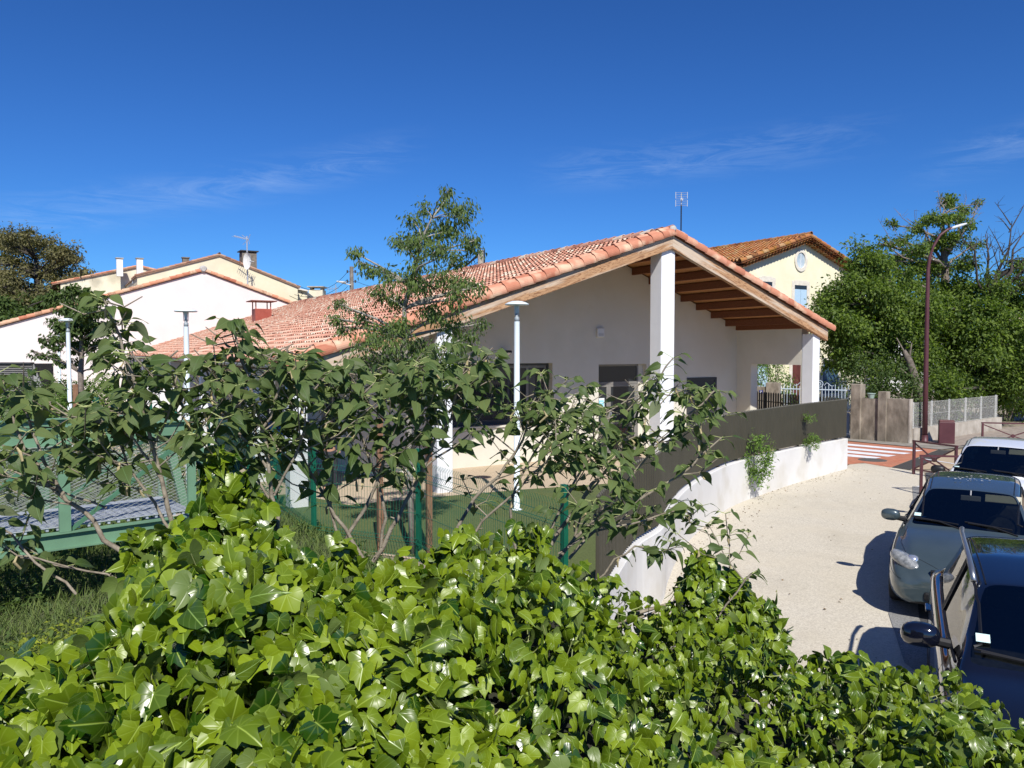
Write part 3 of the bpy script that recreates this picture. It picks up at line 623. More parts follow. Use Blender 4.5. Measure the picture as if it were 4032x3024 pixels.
# dark shutter panel
s0, s1, z0, z1 = HP
m2 = MB(); frame(m2, s0+.002, s1-.002, z0+.002, z1-.002, PT-.015, .09, .05)
sh = m2.build('shutter', anthracite, bld, bevel=.004)
m2 = MB(); n_ = 26
for i in range(n_):
    za = z0+.09+(z1-z0-.18)*i/n_; lbox(m2, s0+.09, s1-.09, PT+.005, PT+.02, za, za+(z1-z0-.18)/n_-.006)
lbox(m2, s0+.09, s1-.09, PT+.021, PT+.05, z0+.09, z1-.09); m2.build('louvre_panel', anthracite, sh)
# porch light box, floodlight
m2 = MB(); lbox(m2, -.14, .13, PT-.09, PT-.001, 3.72, 4.0); bx = m2.build('alarm_box', mat('offwhite_plastic', (.68, .68, .66), None, .5), bld, bevel=.02)
m2 = MB(); lbox(m2, -.10, .09, PT-.096, PT-.091, 3.75, 3.84); m2.build('grille', mat('pale_grey', (.5, .5, .5), None, .5), bx)
m2 = MB(); c_ = Lc(-3.45, PT-.14, 3.24); m2.box(c_, (.26, .07, .18), M=Matrix.Rotation(TH, 3, 'Z') @ Matrix.Rotation(R(60), 3, 'X')); lbox(m2, -3.6, -3.56, PT-.12, PT-.001, 3.2, 3.26)
fl = m2.build('floodlight', anthracite, bld, bevel=.01)
m2 = MB(); m2.box(c_+Matrix.Rotation(TH, 3, 'Z') @ (Matrix.Rotation(R(60), 3, 'X') @ Vector((0, -.037, 0))), (.21, .004, .13), M=Matrix.Rotation(TH, 3, 'Z') @ Matrix.Rotation(R(60), 3, 'X')); m2.build('lens', mat('lens_white', (.75, .75, .73), None, .3), fl)
# side windows along the left porch
for t0, t1, z0, z1 in ((4.4, 5.9, .95, 2.45), (7.6, 9.1, .95, 2.45), (11.2, 13.4, 0, 2.45), (16, 17.5, .95, 2.45), (20, 21.5, .95, 2.45), (25, 26.5, .95, 2.45)):
    m2 = MB(); a, b = -7.86, -7.80
    lbox(m2, a, b, t0+.002, t1-.002, z1-.07, z1-.002); lbox(m2, a, b, t0+.002, t1-.002, z0+.002, z0+.07); lbox(m2, a, b, t0+.002, t0+.07, z0+.07, z1-.07); lbox(m2, a, b, t1-.07, t1-.002, z0+.07, z1-.07); lbox(m2, a, b, (t0+t1)/2-.04, (t0+t1)/2+.04, z0+.07, z1-.07)
    wv = m2.build('window', anthracite, bld)
    m2 = MB(); lbox(m2, a+.02, b-.02, t0+.071, (t0+t1)/2-.041, z0+.071, z1-.071); lbox(m2, a+.02, b-.02, (t0+t1)/2+.041, t1-.071, z0+.071, z1-.071); m2.build('pane', glass_dark, wv)
# red metal roof vent
m2 = MB(); cs, ct = -5.0, 26.0; zb = TPz(cs)
lbox(m2, cs-.42, cs+.42, ct-.42, ct+.42, zb-.3, zb+.62); vt = m2.build('roof_vent', red_metal, bld, bevel=.01)
for a in (-.38, .38):
    for b in (-.38, .38): m2 = MB(); lbox(m2, cs+a-.025, cs+a+.025, ct+b-.025, ct+b+.025, zb+.62, zb+1.0); m2.build('vent_post', red_metal, vt)
m2 = MB(); lbox(m2, cs-.66, cs+.66, ct-.66, ct+.66, zb+1.0, zb+1.05); m2.build('vent_cap', mat('vent_cap', (.16, .05, .04), (.2, .07, .05), .6, 4), vt)
# television aerial on the right slope
ab = P(2677, 1381, 26.6); top = P(2677, 757, 26.6).z; am = MB()
am.tube([(ab.x, ab.y, 4.9), (ab.x, ab.y, top-.42)], .022, 8); an = am.build('aerial', black_plastic, bld)
am = MB(); am.tube([(ab.x, ab.y, top-.42), (ab.x, ab.y, top-.02)], .018, 8)
for sx in (-.20, .20):
    for zz in (0, -.27): am.tube([(ab.x+sx, ab.y-.04, top+zz), (ab.x+sx, ab.y-.04, top+zz-.22)], .011, 5)
for k in range(8): am.tube([(ab.x-.20, ab.y-.04, top-.02-k*.063), (ab.x+.20, ab.y-.04, top-.02-k*.063)], .005, 4)
am.tube([(ab.x, ab.y, top-.25), (ab.x, ab.y-.25, top-.25)], .012, 5); am.box((ab.x, ab.y-.06, top-.25), (.08, .05, .08)); am.build('reflector', mat('aerial_alu', (.6, .62, .62), None, .35, metal=.4), an)

# ================================================================== OTHER BUILDINGS
def loc_of(p):
    q = Vector(p)-A0; return q.dot(gv), q.dot(dv), p[2]
def gable_house(label, cat, apex, left, right, Y, depth, wallm, tilem, name='house', overhang=.35, verge_r=.11, tiles=False, base_z=-.1, thick=.12, group=None, sl_ext=.4, sr_ext=.4):
    pa = P(*apex, Y); n = dv
    pl = onplane(*left, pa, n); pr = onplane(*right, pa, n)
    sa, ta, za = loc_of(pa); s0, _, z0 = loc_of(pl); s1, _, z1 = loc_of(pr)
    h = thing(name, label, cat, Lc(sa, ta, 0), group)
    m = MB(); m.prism([Lc(s0, ta, base_z), Lc(s1, ta, base_z), Lc(s1, ta, z1-thick), Lc(sa, ta, za-thick), Lc(s0, ta, z0-thick)], dv*depth)
    m.build('wall', wallm, h, fixn=True)
    ml = (za-z0)/(sa-s0); mr = (za-z1)/(s1-sa)
    for sgn, mm, ss, ext in ((-1, ml, s0, sl_ext), (1, mr, s1, sr_ext)):
        se = ss+sgn*ext; ze = za-mm*abs(se-sa)
        m = MB(); so_ = 0.02 if tiles else overhang; ex = dv*(depth+so_*2); t0 = ta-so_
        m.prism([Lc(sa, t0, za-thick+.004), Lc(se, t0, ze-thick+.004), Lc(se, t0, ze-.02), Lc(sa, t0, za-.02)], ex); 
        rf = m.build('roof', mat('roof_under', (.25, .15, .1), (.33, .2, .14), .9, 5), h, fixn=True)
        t0 = ta-overhang
        if tiles: tm_ = tile_roof(lambda a, b: Lc(sa+sgn*a, t0+.05+b, za-mm*a), sgn, abs(se-sa), depth+overhang*2-.1, mm, w_=.23, row=.38, r=.085)
        else: tm_ = tile_roof(lambda a, b: Lc(sa+sgn*a, t0+.05+b, za-mm*a), sgn, abs(se-sa), min(depth, 4), mm, w_=.25, row=.45, r=.09, nseg=3)
        tm_.build('tiles', tilem, rf, rnd=True)
        m = MB(); halftubes(m, (Lc(sa, t0+.06, za), Lc(se, t0+.06, ze)), verge_r, seg=.42, a0=-.5, a1=math.pi+.5)
        m.build('verge_tiles', tilem, rf, rnd=True)
    m = MB(); halftubes(m, (Lc(sa, ta+depth, za+.05), Lc(sa, ta-overhang, za+.05)), verge_r*1.05, seg=.45); m.build('ridge_tiles', tilem, h, rnd=True)
    return h, (sa, ta, za, s0, z0, s1, z1, ml, mr)
tiles_pinkb = tilemat('tiles_pink_building', [(.40, .14, .08), (.52, .22, .13), (.58, .30, .18), (.62, .42, .28), (.34, .17, .10)])
gz = Lc(0, 38.66, 0)
pk = onplane(800, 1064, gz, dv); Yp = pk.y
gz0 = onplane(0, 1278, gz, dv); gz1 = onplane(1140, 1207, gz, dv)
# extend the left verge outside the frame
sl_ = (pk-gz0).z/(pk-gz0).dot(gv); far_l = pk-gv*17-Vector((0, 0, 17*sl_)); far_r = pk+gv*7.5-Vector((0, 0, 7.5*.345))
def topx(p):
    q = Vector(p)-Vector((0, 0, H)); yy = q.y*math.cos(PITCH)-q.z*math.sin(PITCH); zz = q.y*math.sin(PITCH)+q.z*math.cos(PITCH); return 2016+F*q.x/yy, 1512-F*zz/yy
hp, ip = gable_house('pale pink rendered hall with plain gable wall at the far end of the school roof', 'hall', (800, 1064), topx(far_l), topx(far_r), Yp, 18, render_pink, tiles_pinkb, name='hall_building', overhang=.08, verge_r=.15, sl_ext=.1, sr_ext=.1)
m = MB(); m.tube([Lc(ip[0], ip[1]-.2, ip[2]+.07), Lc(ip[0], ip[1]-.1, ip[2]+.07), Lc(ip[0], ip[1], ip[2]+.07)], [.15, .24, .24], 12); m.build('ridge_end', MATS['mortar'], hp)
# louvred plant enclosure beside the hall wall
en = thing('louvred_enclosure', 'grey louvred metal enclosure with sloping end in front of the pink hall at far left', 'enclosure', P(60, 1560, 38)*1)
p0 = P(-120, 1440, 38); e1 = P(128, 1430, 38); e2 = P(190, 1590, 38)
m = MB(); zt = P(60, 1433, 38).z; 
for k in range(26):
    z = .3+(zt-.3)*k/26; m.bar((p0.x, 38, z), (e1.x, 38, z), .12, .03, up=(0, .7, .7))
m.build('louvres', mat('louvre_grey', (.30, .29, .27), (.36, .35, .33), .5, 3, metal=.3), en)
m = MB(); m.prism([(p0.x, 38.12, 0), (e1.x, 38.12, 0), (e1.x, 38.12, zt), (p0.x, 38.12, zt)], (0, 1.6, 0)); m.bar((p0.x, 38, zt+.04), (e1.x, 38, zt+.04), .3, .08)
m.build('casing', anthracite, en, fixn=True)
m = MB(); m.prism([(e1.x, 38.05, 0), (e2.x, 38.05, 0), (e2.x, 38.05, P(190, 1590, 38).z), (e1.x, 38.05, zt)], (0, .06, 0)); m.build('side_mesh', mat('mesh_grey', (.22, .22, .21), (.3, .3, .29), .6, 90), en, fixn=True)

ha, ia = gable_house('pale yellow house gable with satellite dish and mossy tile edge behind the pink hall', 'house', (863, 1003), (540, 1084), (1172, 1128), 62, 14, render_cream, tiles_mid, sl_ext=.1, sr_ext=.15, overhang=.12, verge_r=.10)
hb, ib = gable_house('stained cream house with two small white chimneys at far left behind the pink hall', 'house', (545, 1047), (238, 1110), (640, 1070), 68, 12, mat('render_stained', (.66, .60, .44), (.76, .71, .55), .9, .4, .25, 60, c3=(.42, .38, .28), s3=.6), tiles_pinkb, overhang=.15, sl_ext=.6, sr_ext=0, verge_r=.09)
def chimney_at(parent, x, ytop, ybot, Y, wd, m_, capm, open_top=True):
    c = P(x, ybot, Y); zt = P(x, ytop, Y).z; h_ = zt-c.z; mm_ = MB()
    mm_.box((c.x, Y, c.z+h_*.5-.35), (wd, wd, h_*.72+.7), TH); ch = mm_.build('chimney', m_, parent)
    mm_ = MB()
    for a in (-1, 1):
        for b in (-1, 1):
            q = Matrix.Rotation(TH, 3, 'Z') @ Vector((a*(wd/2-.07), b*(wd/2-.07), 0)); mm_.box((c.x+q.x, Y+q.y, zt-h_*.14-.04), (.11, .11, h_*.22), TH)
    mm_.box((c.x, Y, zt-.03), (wd*1.25, wd*1.25, .08), TH); mm_.build('chimney_cap', capm, ch); return ch
chimney_at(hb, 471, 1016, 1062, 66, .48, paint_white, concrete_pale); chimney_at(hb, 550, 1017, 1055, 66, .48, paint_white, concrete_pale)
chimney_at(ha, 977, 990, 1048, 64, 1.15, mat('chimney_dark', (.12, .10, .08), (.22, .19, .15), .9, 5), anthracite)
chimney_at(ha, 731, 1014, 1032, 66, .5, MATS['chimney_dark'], MATS['chimney_dark'])
m = MB(); pa = P(975, 1120, 60.5); pb = P(975, 930, 60.5); m.tube([pa, (pa.x, 60.5, pb.z)], .05, 6); ms_ = m.build('aerial_mast', steel, ha)
m = MB(); q1 = P(921, 929, 60.5); q2 = P(978, 943, 60.5); m.tube([q1, q2], .03, 5)
for k in range(9):
    c = q1.lerp(q2, k/8.5); m.tube([c-Vector((.05, .3, .1)), c+Vector((.05, .3, .1))], .012, 4)
for dx, dz in ((-.5, .35), (.15, .4), (-.45, -.4), (.1, -.35)): m.tube([q2, q2+Vector((dx, 0, dz))], .02, 4)
m.build('aerial', steel, ms_)
m = MB(); c = P(983, 1028, 60.2); vs = [c]; n_ = 18
for rr, dd_ in ((.33, .02), (.55, .10), (.58, .12)):
    for k in range(n_):
        t = 2*math.pi*k/n_; vs.append(c+Vector((rr*.62*math.cos(t)-dd_*1.3, -dd_*1.3-rr*.5*math.cos(t)*.6, rr*math.sin(t)*1.15)))
m.add(vs, [(0, 1+k, 1+(k+1) % n_) for k in range(n_)]+[(1+a*n_+k, 1+(a+1)*n_+k, 1+(a+1)*n_+(k+1) % n_, 1+a*n_+(k+1) % n_) for a in range(2) for k in range(n_)])
m.tube([c, c+Vector((.5, -.5, -.1))], .03, 5); m.build('satellite_dish', mat('dish', (.62, .62, .6), None, .5), ms_)
# hopper and small canopy between the houses
m = MB(); c = P(545, 1105, 61.8); m.box(c, (.9, .3, .5), TH); m.tube([c, (c.x, c.y, 3)], .09, 8); m.build('rain_hopper', steel, ha)
hc = thing('house', 'small cream block with flat top right of the yellow gable behind the roof', 'house', P(1185, 1200, 66))
m = MB(); a = P(1150, 1134, 66); b = P(1203, 1147, 66); m.prism([(a.x, 66, 0), (b.x, 66.5, 0), (b.x, 66.5, b.z), (a.x, 66, a.z)], (-1, 6, 0)); m.build('wall', render_cream, hc, fixn=True)
m = MB(); m.bar((a.x-.1, 65.9, a.z+.06), (b.x+.1, 66.4, b.z+.06), .4, .12); m.build('coping', stone_trim, hc)
hd = thing('house', 'distant small pale building top with a square chimney just above the ridge line', 'house', P(1250, 1165, 90))
m = MB(); a = P(1243, 1160, 90); m.box((a.x+.2, 90, a.z-4), (1.6, 1.6, 9)); m.build('wall', render_cream, hd)
m = MB(); m.box((a.x+.2, 90, a.z+.85), (1.9, 1.9, .12))
for sx in (-.6, .6): m.box((a.x+.2+sx, 90, a.z+.65), (.2, 1.2, .3))
m.build('chimney_cap', concrete_pale, hd)
# far right houses glimpsed through the trees
hr = thing('house', 'beige house edge with low tiled roof at the right edge behind the trees', 'house', P(4020, 1500, 48))
m = MB(); a = P(3975, 1210, 48); m.prism([(a.x, 48, 0), (a.x+12, 50, 0), (a.x+12, 50, a.z+1.6), (a.x+6, 49, a.z+1.9), (a.x, 48, a.z)], (5, 9, 0)); m.build('wall', mat('render_beige', (.45, .36, .27), (.52, .42, .32), .9, 3), hr, fixn=True)
hw = thing('house', 'white house wall glimpsed through the trees left of the street lamp', 'house', P(3560, 1420, 60))
m = MB(); a = P(3450, 1300, 60); m.prism([(a.x, 60, 0), (a.x+7, 62, 0), (a.x+7, 62, 5.2), (a.x, 60, 5.2)], (-3, 7, 0)); m.build('wall', paint_white, hw, fixn=True)
m = MB(); m.prism([(a.x-.3, 59.7, 5.21), (a.x+7.3, 61.9, 5.21), (a.x+5.3, 66, 6.6), (a.x-1, 64, 6.6)], (0, .1, .15)); m.build('roof', mat('slate', (.2, .2, .21), (.26, .26, .27), .8, 3), hw, fixn=True)
hx = thing('dark_wall', 'shaded blue grey gate wall under the tree at the right edge', 'wall', G(4000, 1700))
m = MB(); a = P(3985, 1400, 36); m.box((a.x+2, 37, 1.1), (4, .25, 2.2), R(20)); m.build('panel', mat('blue_grey_wall', (.16, .17, .22), (.22, .23, .28), .8, 2), hx)

# ---- yellow villa
vy, iv = gable_house('tall pale yellow villa with oval gable window, blue shutters and lichen covered tile roof', 'villa', (3165, 930), (2892, 1031), topx(P(3165, 930, 42)+gv*5.5-Vector((0, 0, 5.5*.348))), 42, 16, render_yellow, tiles_old, name='villa', tiles=True, overhang=.45, sl_ext=0.0, sr_ext=0.0, thick=.30, verge_r=.12)
sa, ta, za, vs0, vz0, vs1, vz1, ml, mr = iv
vp = Lc(sa, ta, 0)
# genoise: rows of tile mouths under the verge
for sgn, se, mm in ((-1, vs0, ml), (1, vs1, mr)):
    m = MB(); L_ = abs(se-sa)
    for rrow, (dz, out) in enumerate(((-.17, .50), (-.34, .34))):
        k = int(L_/.24)
        for i in range(k):
            sc_ = sa+sgn*(.12+.24*i+(.12 if rrow else 0)); zc = za-mm*abs(sc_-sa)+dz; m.cr = rs.rand(); vs = []
            for t, rr in ((ta-out, .105), (ta+.02, .10)):
                for q in range(7):
                    th = math.pi*q/6; vs.append(Lc(sc_+rr*math.cos(th), t, zc-.02-rr*.9*math.sin(th)+.06))
            m.add(vs, [(q, q+1, q+8, q+7) for q in range(6)])
    for rrow, (dz, out) in enumerate(((-.12, .52), (-.29, .36))):   # flat course between the rows
        m.cr = .1; m.prism([Lc(sa, ta-out, za+dz), Lc(se, ta-out, za-mm*L_+dz), Lc(se, ta-out, za-mm*L_+dz+.035), Lc(sa, ta-out, za+dz+.035)], dv*(out))
    m.build('genoise', tiles_old, vy, rnd=True)
def vwin(x0, y0, x1, y1, trim=.18, closed=True, shut=shutter_blue, z1=None):
    a = onplane(x0, y0, vp, dv); b = onplane(x1, y1, vp, dv); s0, _, zt = loc_of(a); s1, _, zb = loc_of(b)
    s1 = loc_of(onplane(x1, y0, vp, dv))[0]
    if z1: zb = z1
    m = MB(); t0 = ta-.03
    lbox(m, s0-trim, s0, t0, ta-.002, zb-trim, zt+trim); lbox(m, s1, s1+trim, t0, ta-.002, zb-trim, zt+trim); lbox(m, s0, s1, t0, ta-.002, zt, zt+trim*1.2); lbox(m, s0-.03, s1+.03, ta-.08, ta-.002, zb-trim, zb)
    f = m.build('window', stone_trim, vy)
    m = MB(); sc_ = (s0+s1)/2
    lbox(m, s0+.01, sc_-.01, ta-.02, ta-.006, zb+.01, zt-.22); lbox(m, sc_+.01, s1-.01, ta-.02, ta-.006, zb+.01, zt-.22); m.build('shutter', shut, f)
    m = MB(); lbox(m, s0, s1, ta-.012, ta-.004, zt-.22, zt); m.build('pane', glass_dark, f)
vwin(3128, 1122, 3176, 1250, .22); vwin(3000, 1108, 3040, 1235, .24)
vwin(3240, 1420, 3300, 1560, .15, shut=shutter_blue_shaded, z1=.9); vwin(2972, 1425, 3022, 1560, .2, z1=.9)
a = onplane(3118, 1425, vp, dv); b = onplane(3156, 1425, vp, dv); s0, s1, zt = loc_of(a)[0], loc_of(b)[0], a.z
m = MB(); lbox(m, s0-.25, s0, ta-.05, ta-.002, 0, zt+.2); lbox(m, s1, s1+.25, ta-.05, ta-.002, 0, zt+.2); lbox(m, s0, s1, ta-.05, ta-.002, zt, zt+.2); f = m.build('doorway', stone_trim, vy)
m = MB(); lbox(m, s0, s1, ta-.02, ta-.004, .05, zt); m.build('curtain', mat('red_curtain', (.06, .015, .012), (.14, .035, .028), .9, 3, stretch=(8, 8, .5)), f)
# oval window
oc = onplane(3152, 1026, vp, dv); so_, _, zo = loc_of(oc)
m = MB(); n_ = 28; vs = []
for rr_s, rr_z, t in ((.52, .60, ta-.004), (.52, .60, ta-.06), (.36, .43, ta-.06), (.34, .41, ta-.012)):
    for k in range(n_):
        th = 2*math.pi*k/n_; vs.append(Lc(so_+rr_s*math.cos(th), t, zo+rr_z*math.sin(th)))
m.add(vs, [(r_*n_+k, r_*n_+(k+1) % n_, (r_+1)*n_+(k+1) % n_, (r_+1)*n_+k) for r_ in range(3) for k in range(n_)])
ov = m.build('oval_window', stone_trim, vy, smooth=False)
m = MB(); vs = [Lc(so_+.34*math.cos(2*math.pi*k/n_), ta-.010, zo+.41*math.sin(2*math.pi*k/n_)) for k in range(n_)]; m.add(vs, [tuple(range(n_))]); m.build('pane', mat('pale_pane', (.30, .38, .44), (.5, .58, .63), .2, 2), ov)
m = MB(); lbox(m, so_-.015, so_+.015, ta-.03, ta-.011, zo-.40, zo+.40); m.build('glazing_bar', paint_white, ov)
# ================================================================== STREET AND YARD FURNITURE
def mushroom_lamp(pos, h, label):
    t = thing('garden_lamp', label, 'lamp post', pos, 'white mushroom lamps of the school yard'); x, y, z = pos
    m = MB(); m.lathe(pos, [(.11, 0), (.11, .02), (.062, .03), (.058, h-.42)], 16); m.build('pole', lampwhite, t, smooth=True)
    m = MB(); m.lathe(pos, [(.04, h-.42), (.052, h-.41), (.052, h-.34), (.034, h-.33), (.034, h-.26)], 14); m.build('collar', mat('lamp_grey', (.25, .29, .32), None, .4), t, smooth=True)
    m = MB(); m.lathe(pos, [(.03, h-.26), (.045, h-.12), (.06, h-.085)], 12); 
    for k in range(4):
        a = k*math.pi/2+.5; m.tube([(x+.045*math.cos(a), y+.045*math.sin(a), z+h-.3), (x+.055*math.cos(a), y+.055*math.sin(a), z+h-.08)], .008, 5)
    m.build('neck', lampwhite, t, smooth=True)
    m = MB(); m.lathe(pos, [(.0, h), (.10, h-.005), (.18, h-.03), (.245, h-.062), (.25, h-.075), (.235, h-.088), (.06, h-.09), (0, h-.09)], 32); m.build('lamp_head', lampwhite, t, smooth=True)
    return t
g0 = G(2035, 2008)
mushroom_lamp((g0.x, g0.y, 0), 4.32, 'white mushroom lamp standing on the lawn in front of the porch window')
mushroom_lamp((-7.42, 17.55, 0), 4.27, 'white mushroom lamp in front of the low left end of the school roof')
mushroom_lamp((-13.25, 23.0, 0), 4.27, 'white mushroom lamp beside the young staked tree near the pink hall')
mushroom_lamp((-20.3, 34.5, 0), 4.3, 'distant white lamp pole half hidden by the young tree near the pink hall')

# street lamp
sp = [P(x, y, 27.36) for x, y in ((3641, 1745), (3646, 1450), (3651, 1211), (3655, 1060), (3662, 1010), (3676, 968), (3702, 925), (3728, 906), (3748, 897))]; sp[0].z = 0
t = thing('street_lamp', 'tall burgundy street lamp with curved neck and white head beside the litter bin', 'street lamp', sp[0])
m = MB(); m.tube(sp, [.09, .08, .068, .060, .055, .05, .045, .042, .04], 14); m.build('pole', burgundy, t, smooth=True)
m = MB(); m.lathe(sp[0], [(.15, 0), (.15, .02), (.106, .03), (.104, .3)], 14); m.build('base', burgundy, t, smooth=True)
a, b = P(3744, 899, 27.36), P(3806, 880, 27.36); m = MB(); m.tube([a-Vector((.03, 0, .02)), a.lerp(b, .25), a.lerp(b, .6), b], [.04, .046, .050, .03], 10)
for i, v in enumerate(m.v): m.v[i] = (v[0], v[1]*1.0, v[2])
m.build('lamp_head', mat('head_white', (.60, .62, .63), None, .4), t, smooth=True)

# cross-braced barriers
def barrier(p, q, label, h=.87):
    p = Vector((p[0], p[1], 0)); q = Vector((q[0], q[1], 0)); t = thing('pavement_barrier', label, 'barrier', p, 'burgundy cross braced barriers along the pavement')
    for c in (p, q):
        m = MB(); m.box((c.x, c.y, h/2), (.06, .06, h), math.atan2((q-p).y, (q-p).x)); m.build('post', burgundy, t, bevel=.006)
    d = (q-p).normalized(); z = Vector((0, 0, 1))
    m = MB(); m.bar(p-d*.04+z*(h+.022), q+d*.04+z*(h+.022), .05, .042); m.build('top_rail', burgundy, t)
    m = MB(); m.bar(p+d*.032+z*.14, q-d*.032+z*.14, .03, .035); m.build('bottom_rail', burgundy, t)
    c = (p+q)/2+z*(h*.54)
    m = MB(); n = d.cross(z)*.001
    for a_, b_ in ((p+z*(h-.04), c), (c, q+z*(h-.04)), (p+z*.16, c), (c, q+z*.16)): m.bar(a_+d*(.03 if a_.x == p.x else 0)+n, b_+n, .022, .034); n = n*-1.8
    m.build('cross_brace', burgundy, t)
    m = MB(); m.tube([c-d.cross(z)*.025, c+d.cross(z)*.025], .06, 14); m.build('boss', burgundy, t)
b1_ = G(3597, 1867); barrier(b1_, (11.2, 19.3), 'burgundy cross braced barrier nearest the orange crossing')
barrier((9.40, 17.56), (10.75, 17.35), 'burgundy cross braced barrier just behind the grey car roof')
barrier((15.75, 25.65), (17.5, 25.2), 'far burgundy barrier behind the white car roof at the right edge')

# litter bin
bc = Vector((15.42, 27.2, 0)); t = thing('litter_bin', 'burgundy square litter bin on the pavement beside the street lamp', 'litter bin', bc)
m = MB(); m.box(bc+Vector((0, 0, .40)), (.50, .42, .78), R(-25)); m.build('body', burgundy, t, bevel=.03)
m = MB(); m.box(bc+Vector((0, 0, .81)), (.47, .39, .06), R(-25)); m.build('lid', mat('burgundy_light', (.11, .04, .045), (.15, .06, .06), .5, 4), t, bevel=.02)
m = MB(); m.box(bc+Vector((0, 0, .025)), (.42, .34, .05), R(-25)); m.build('foot', black_plastic, t)
mc = G(3435, 1812); m = MB(); m.lathe((mc.x, mc.y, .0045), [(0, .006), (.40, .006), (.41, 0)], 24); tag(m.build('manhole_cover', mat('cast_iron', (.06, .055, .05), (.12, .11, .10), .7, 30, .6, 60)), 'dark round cast iron manhole cover set in the orange crossing', 'manhole')

# ---- street boundary walls beyond the crossing
def pier(parent, p, sx, sy, h, rz, m_=concrete, name='pillar'):
    m = MB(); m.box((p[0], p[1], h/2-.05), (sx, sy, h+.1), rz); return m.build(name, m_, parent, bevel=.015)
wd = (Vector((14.13, 27.21, 0))-Vector((12.76, 28.71, 0))).normalized(); wz = math.atan2(wd.y, wd.x); p1 = Vector((12.76, 28.71, 0))
t = thing('garden_wall', 'stained grey concrete garden wall with two pillars facing the orange crossing', 'wall', p1+wd*1.0)
pier(t, p1+wd*.18, .36, .42, 2.06, wz); pier(t, p1+wd*1.12, .30, .36, 1.82, wz)
m = MB(); a = p1+wd*.362; b = p1+wd*.968; m.bar((a.x, a.y, .72), (b.x, b.y, .72), .2, 1.66); a = p1+wd*1.272; b = p1+wd*2.02; m.bar((a.x, a.y, .74), (b.x, b.y, .74), .22, 1.68); m.build('wall_panel', concrete, t)
m = MB(); a = p1+wd*2.022; b = p1+wd*2.07; m.bar((a.x, a.y, .74), (b.x, b.y, .74), .24, 1.70); m.build('end_strip', concrete_pale, t)
pc = P(3432, 1558, 28.6); t = thing('flower_pot', 'pale green empty flower pot on top of the concrete garden wall', 'flower pot', (pc.x, pc.y, 1.552))
a = p1+wd*.66; m = MB(); m.lathe((a.x, a.y, 1.552), [(0, 0), (.09, 0), (.13, .16), (.15, .165), (.15, .19), (.12, .19), (.1, .05), (0, .05)], 16); o = m.build('pot', mat('pot_green', (.30, .40, .36), None, .6), t); t.location = (a.x, a.y, 1.552); o.data.transform(Matrix.Translation(Vector((pc.x-a.x, pc.y-a.y, 0))))
# chain link on low wall
w0 = Vector((14.22, 27.28, 0)); w1 = Vector((20.4, 32.1, 0)); wdir = (w1-w0).normalized(); WL = (w1-w0).length
t = thing('chain_link_fence', 'white chain link fence on a low cracked concrete wall behind the litter bin', 'fence', (w0+w1)/2)
m = MB(); m.bar((w0.x, w0.y, .25), (w1.x, w1.y, .25), .2, .56); m.build('low_wall', concrete_pale, t)
gal = mat('galvanised_pale', (.48, .48, .45), (.6, .6, .57), .6, 12)
for k in range(6):
    c = w0+wdir*(.08+(WL-.5)*k/5); m = MB(); m.box((c.x, c.y, .53+.47), (.05, .05, .94), wz); m.build('post', gal, t)
m = MB(); n0 = wdir.cross(Vector((0, 0, 1)))*.03
for s in (.56, 1.0, 1.44): m.tube([w0+Vector((0, 0, s))+n0, w1-wdir*.3+Vector((0, 0, s))+n0], .004, 4, cap=False)
sp_ = .085; z0, z1 = .55, 1.44
for k in range(-11, int(WL/sp_)):
    for sg in (1, -1):
        xa = k*sp_; xb = xa+(z1-z0); za, zb_ = (z0, z1) if sg > 0 else (z1, z0)
        if xa < 0: za += sg*(-xa); xa = 0
        if xb > WL-.3: zb_ -= sg*(xb-WL+.3); xb = WL-.3
        if xb-xa > .02: m.tube([w0+wdir*xa+Vector((0, 0, za))+n0, w0+wdir*xb+Vector((0, 0, zb_))+n0], .0028, 3, cap=False)
m.build('wire_mesh', gal, t)
# front railings and gate of the villa
p3 = Vector((10.05, 30.35, 0)); rdir = (p1-p3).normalized(); RL = (p1-p3).length; rz_ = math.atan2(rdir.y, rdir.x)
t = thing('gate_pillar', 'tall plain concrete gate pillar seen through the porch opening', 'pillar', p3+rdir*.3); pier(t, p3+rdir*.27, .5, .42, 2.05, rz_)
p4 = p3-rdir*.18; t = thing('gate_pillar', 'short concrete pillar with a blue number plate seen through the porch opening', 'pillar', p4); pier(t, p4, .32, .36, 1.88, rz_)
nn_ = rdir.cross(Vector((0, 0, 1))); nn_ = nn_ if nn_.y < 0 else -nn_
c = p4+nn_*.19+Vector((.02, 0, 1.68)); m = MB(); m.box(c, (.15, .012, .13), rz_); npl = m.build('number_plate', mat('plate_blue', (.02, .03, .20), None, .3), t)
m = MB(); q = nn_*.009
for (a, b) in (((-.03, .035), (.03, .035)), ((.03, .035), (.03, .0)), ((.03, .0), (-.03, -.0)), ((-.03, 0), (-.03, -.035)), ((-.03, -.035), (.03, -.035))):
    m.bar(c+q+rdir*a[0]+Vector((0, 0, a[1])), c+q+rdir*b[0]+Vector((0, 0, b[1])), .006, .014, up=nn_.cross(Vector((b[0]-a[0], 0, b[1]-a[1])).normalized()))
m.build('numeral', mat('numeral_white', (.85, .85, .85), None, .4), npl)
t = thing('iron_gate', 'pale blue iron gate and railings with a scrolled crest between concrete pillars', 'gate', p3+rdir*1.8)
m = MB(); k0, k1 = .56, RL-.05; nb = int((k1-k0)/.115)
for k in range(nb+1):
    c = p3+rdir*(k0+(k1-k0)*k/nb); hh = 2.02 if k % 2 else 1.94; m.tube([(c.x, c.y, .12), (c.x, c.y, hh)], .012, 5)
m.build('bars', bluegrey, t)
m = MB()
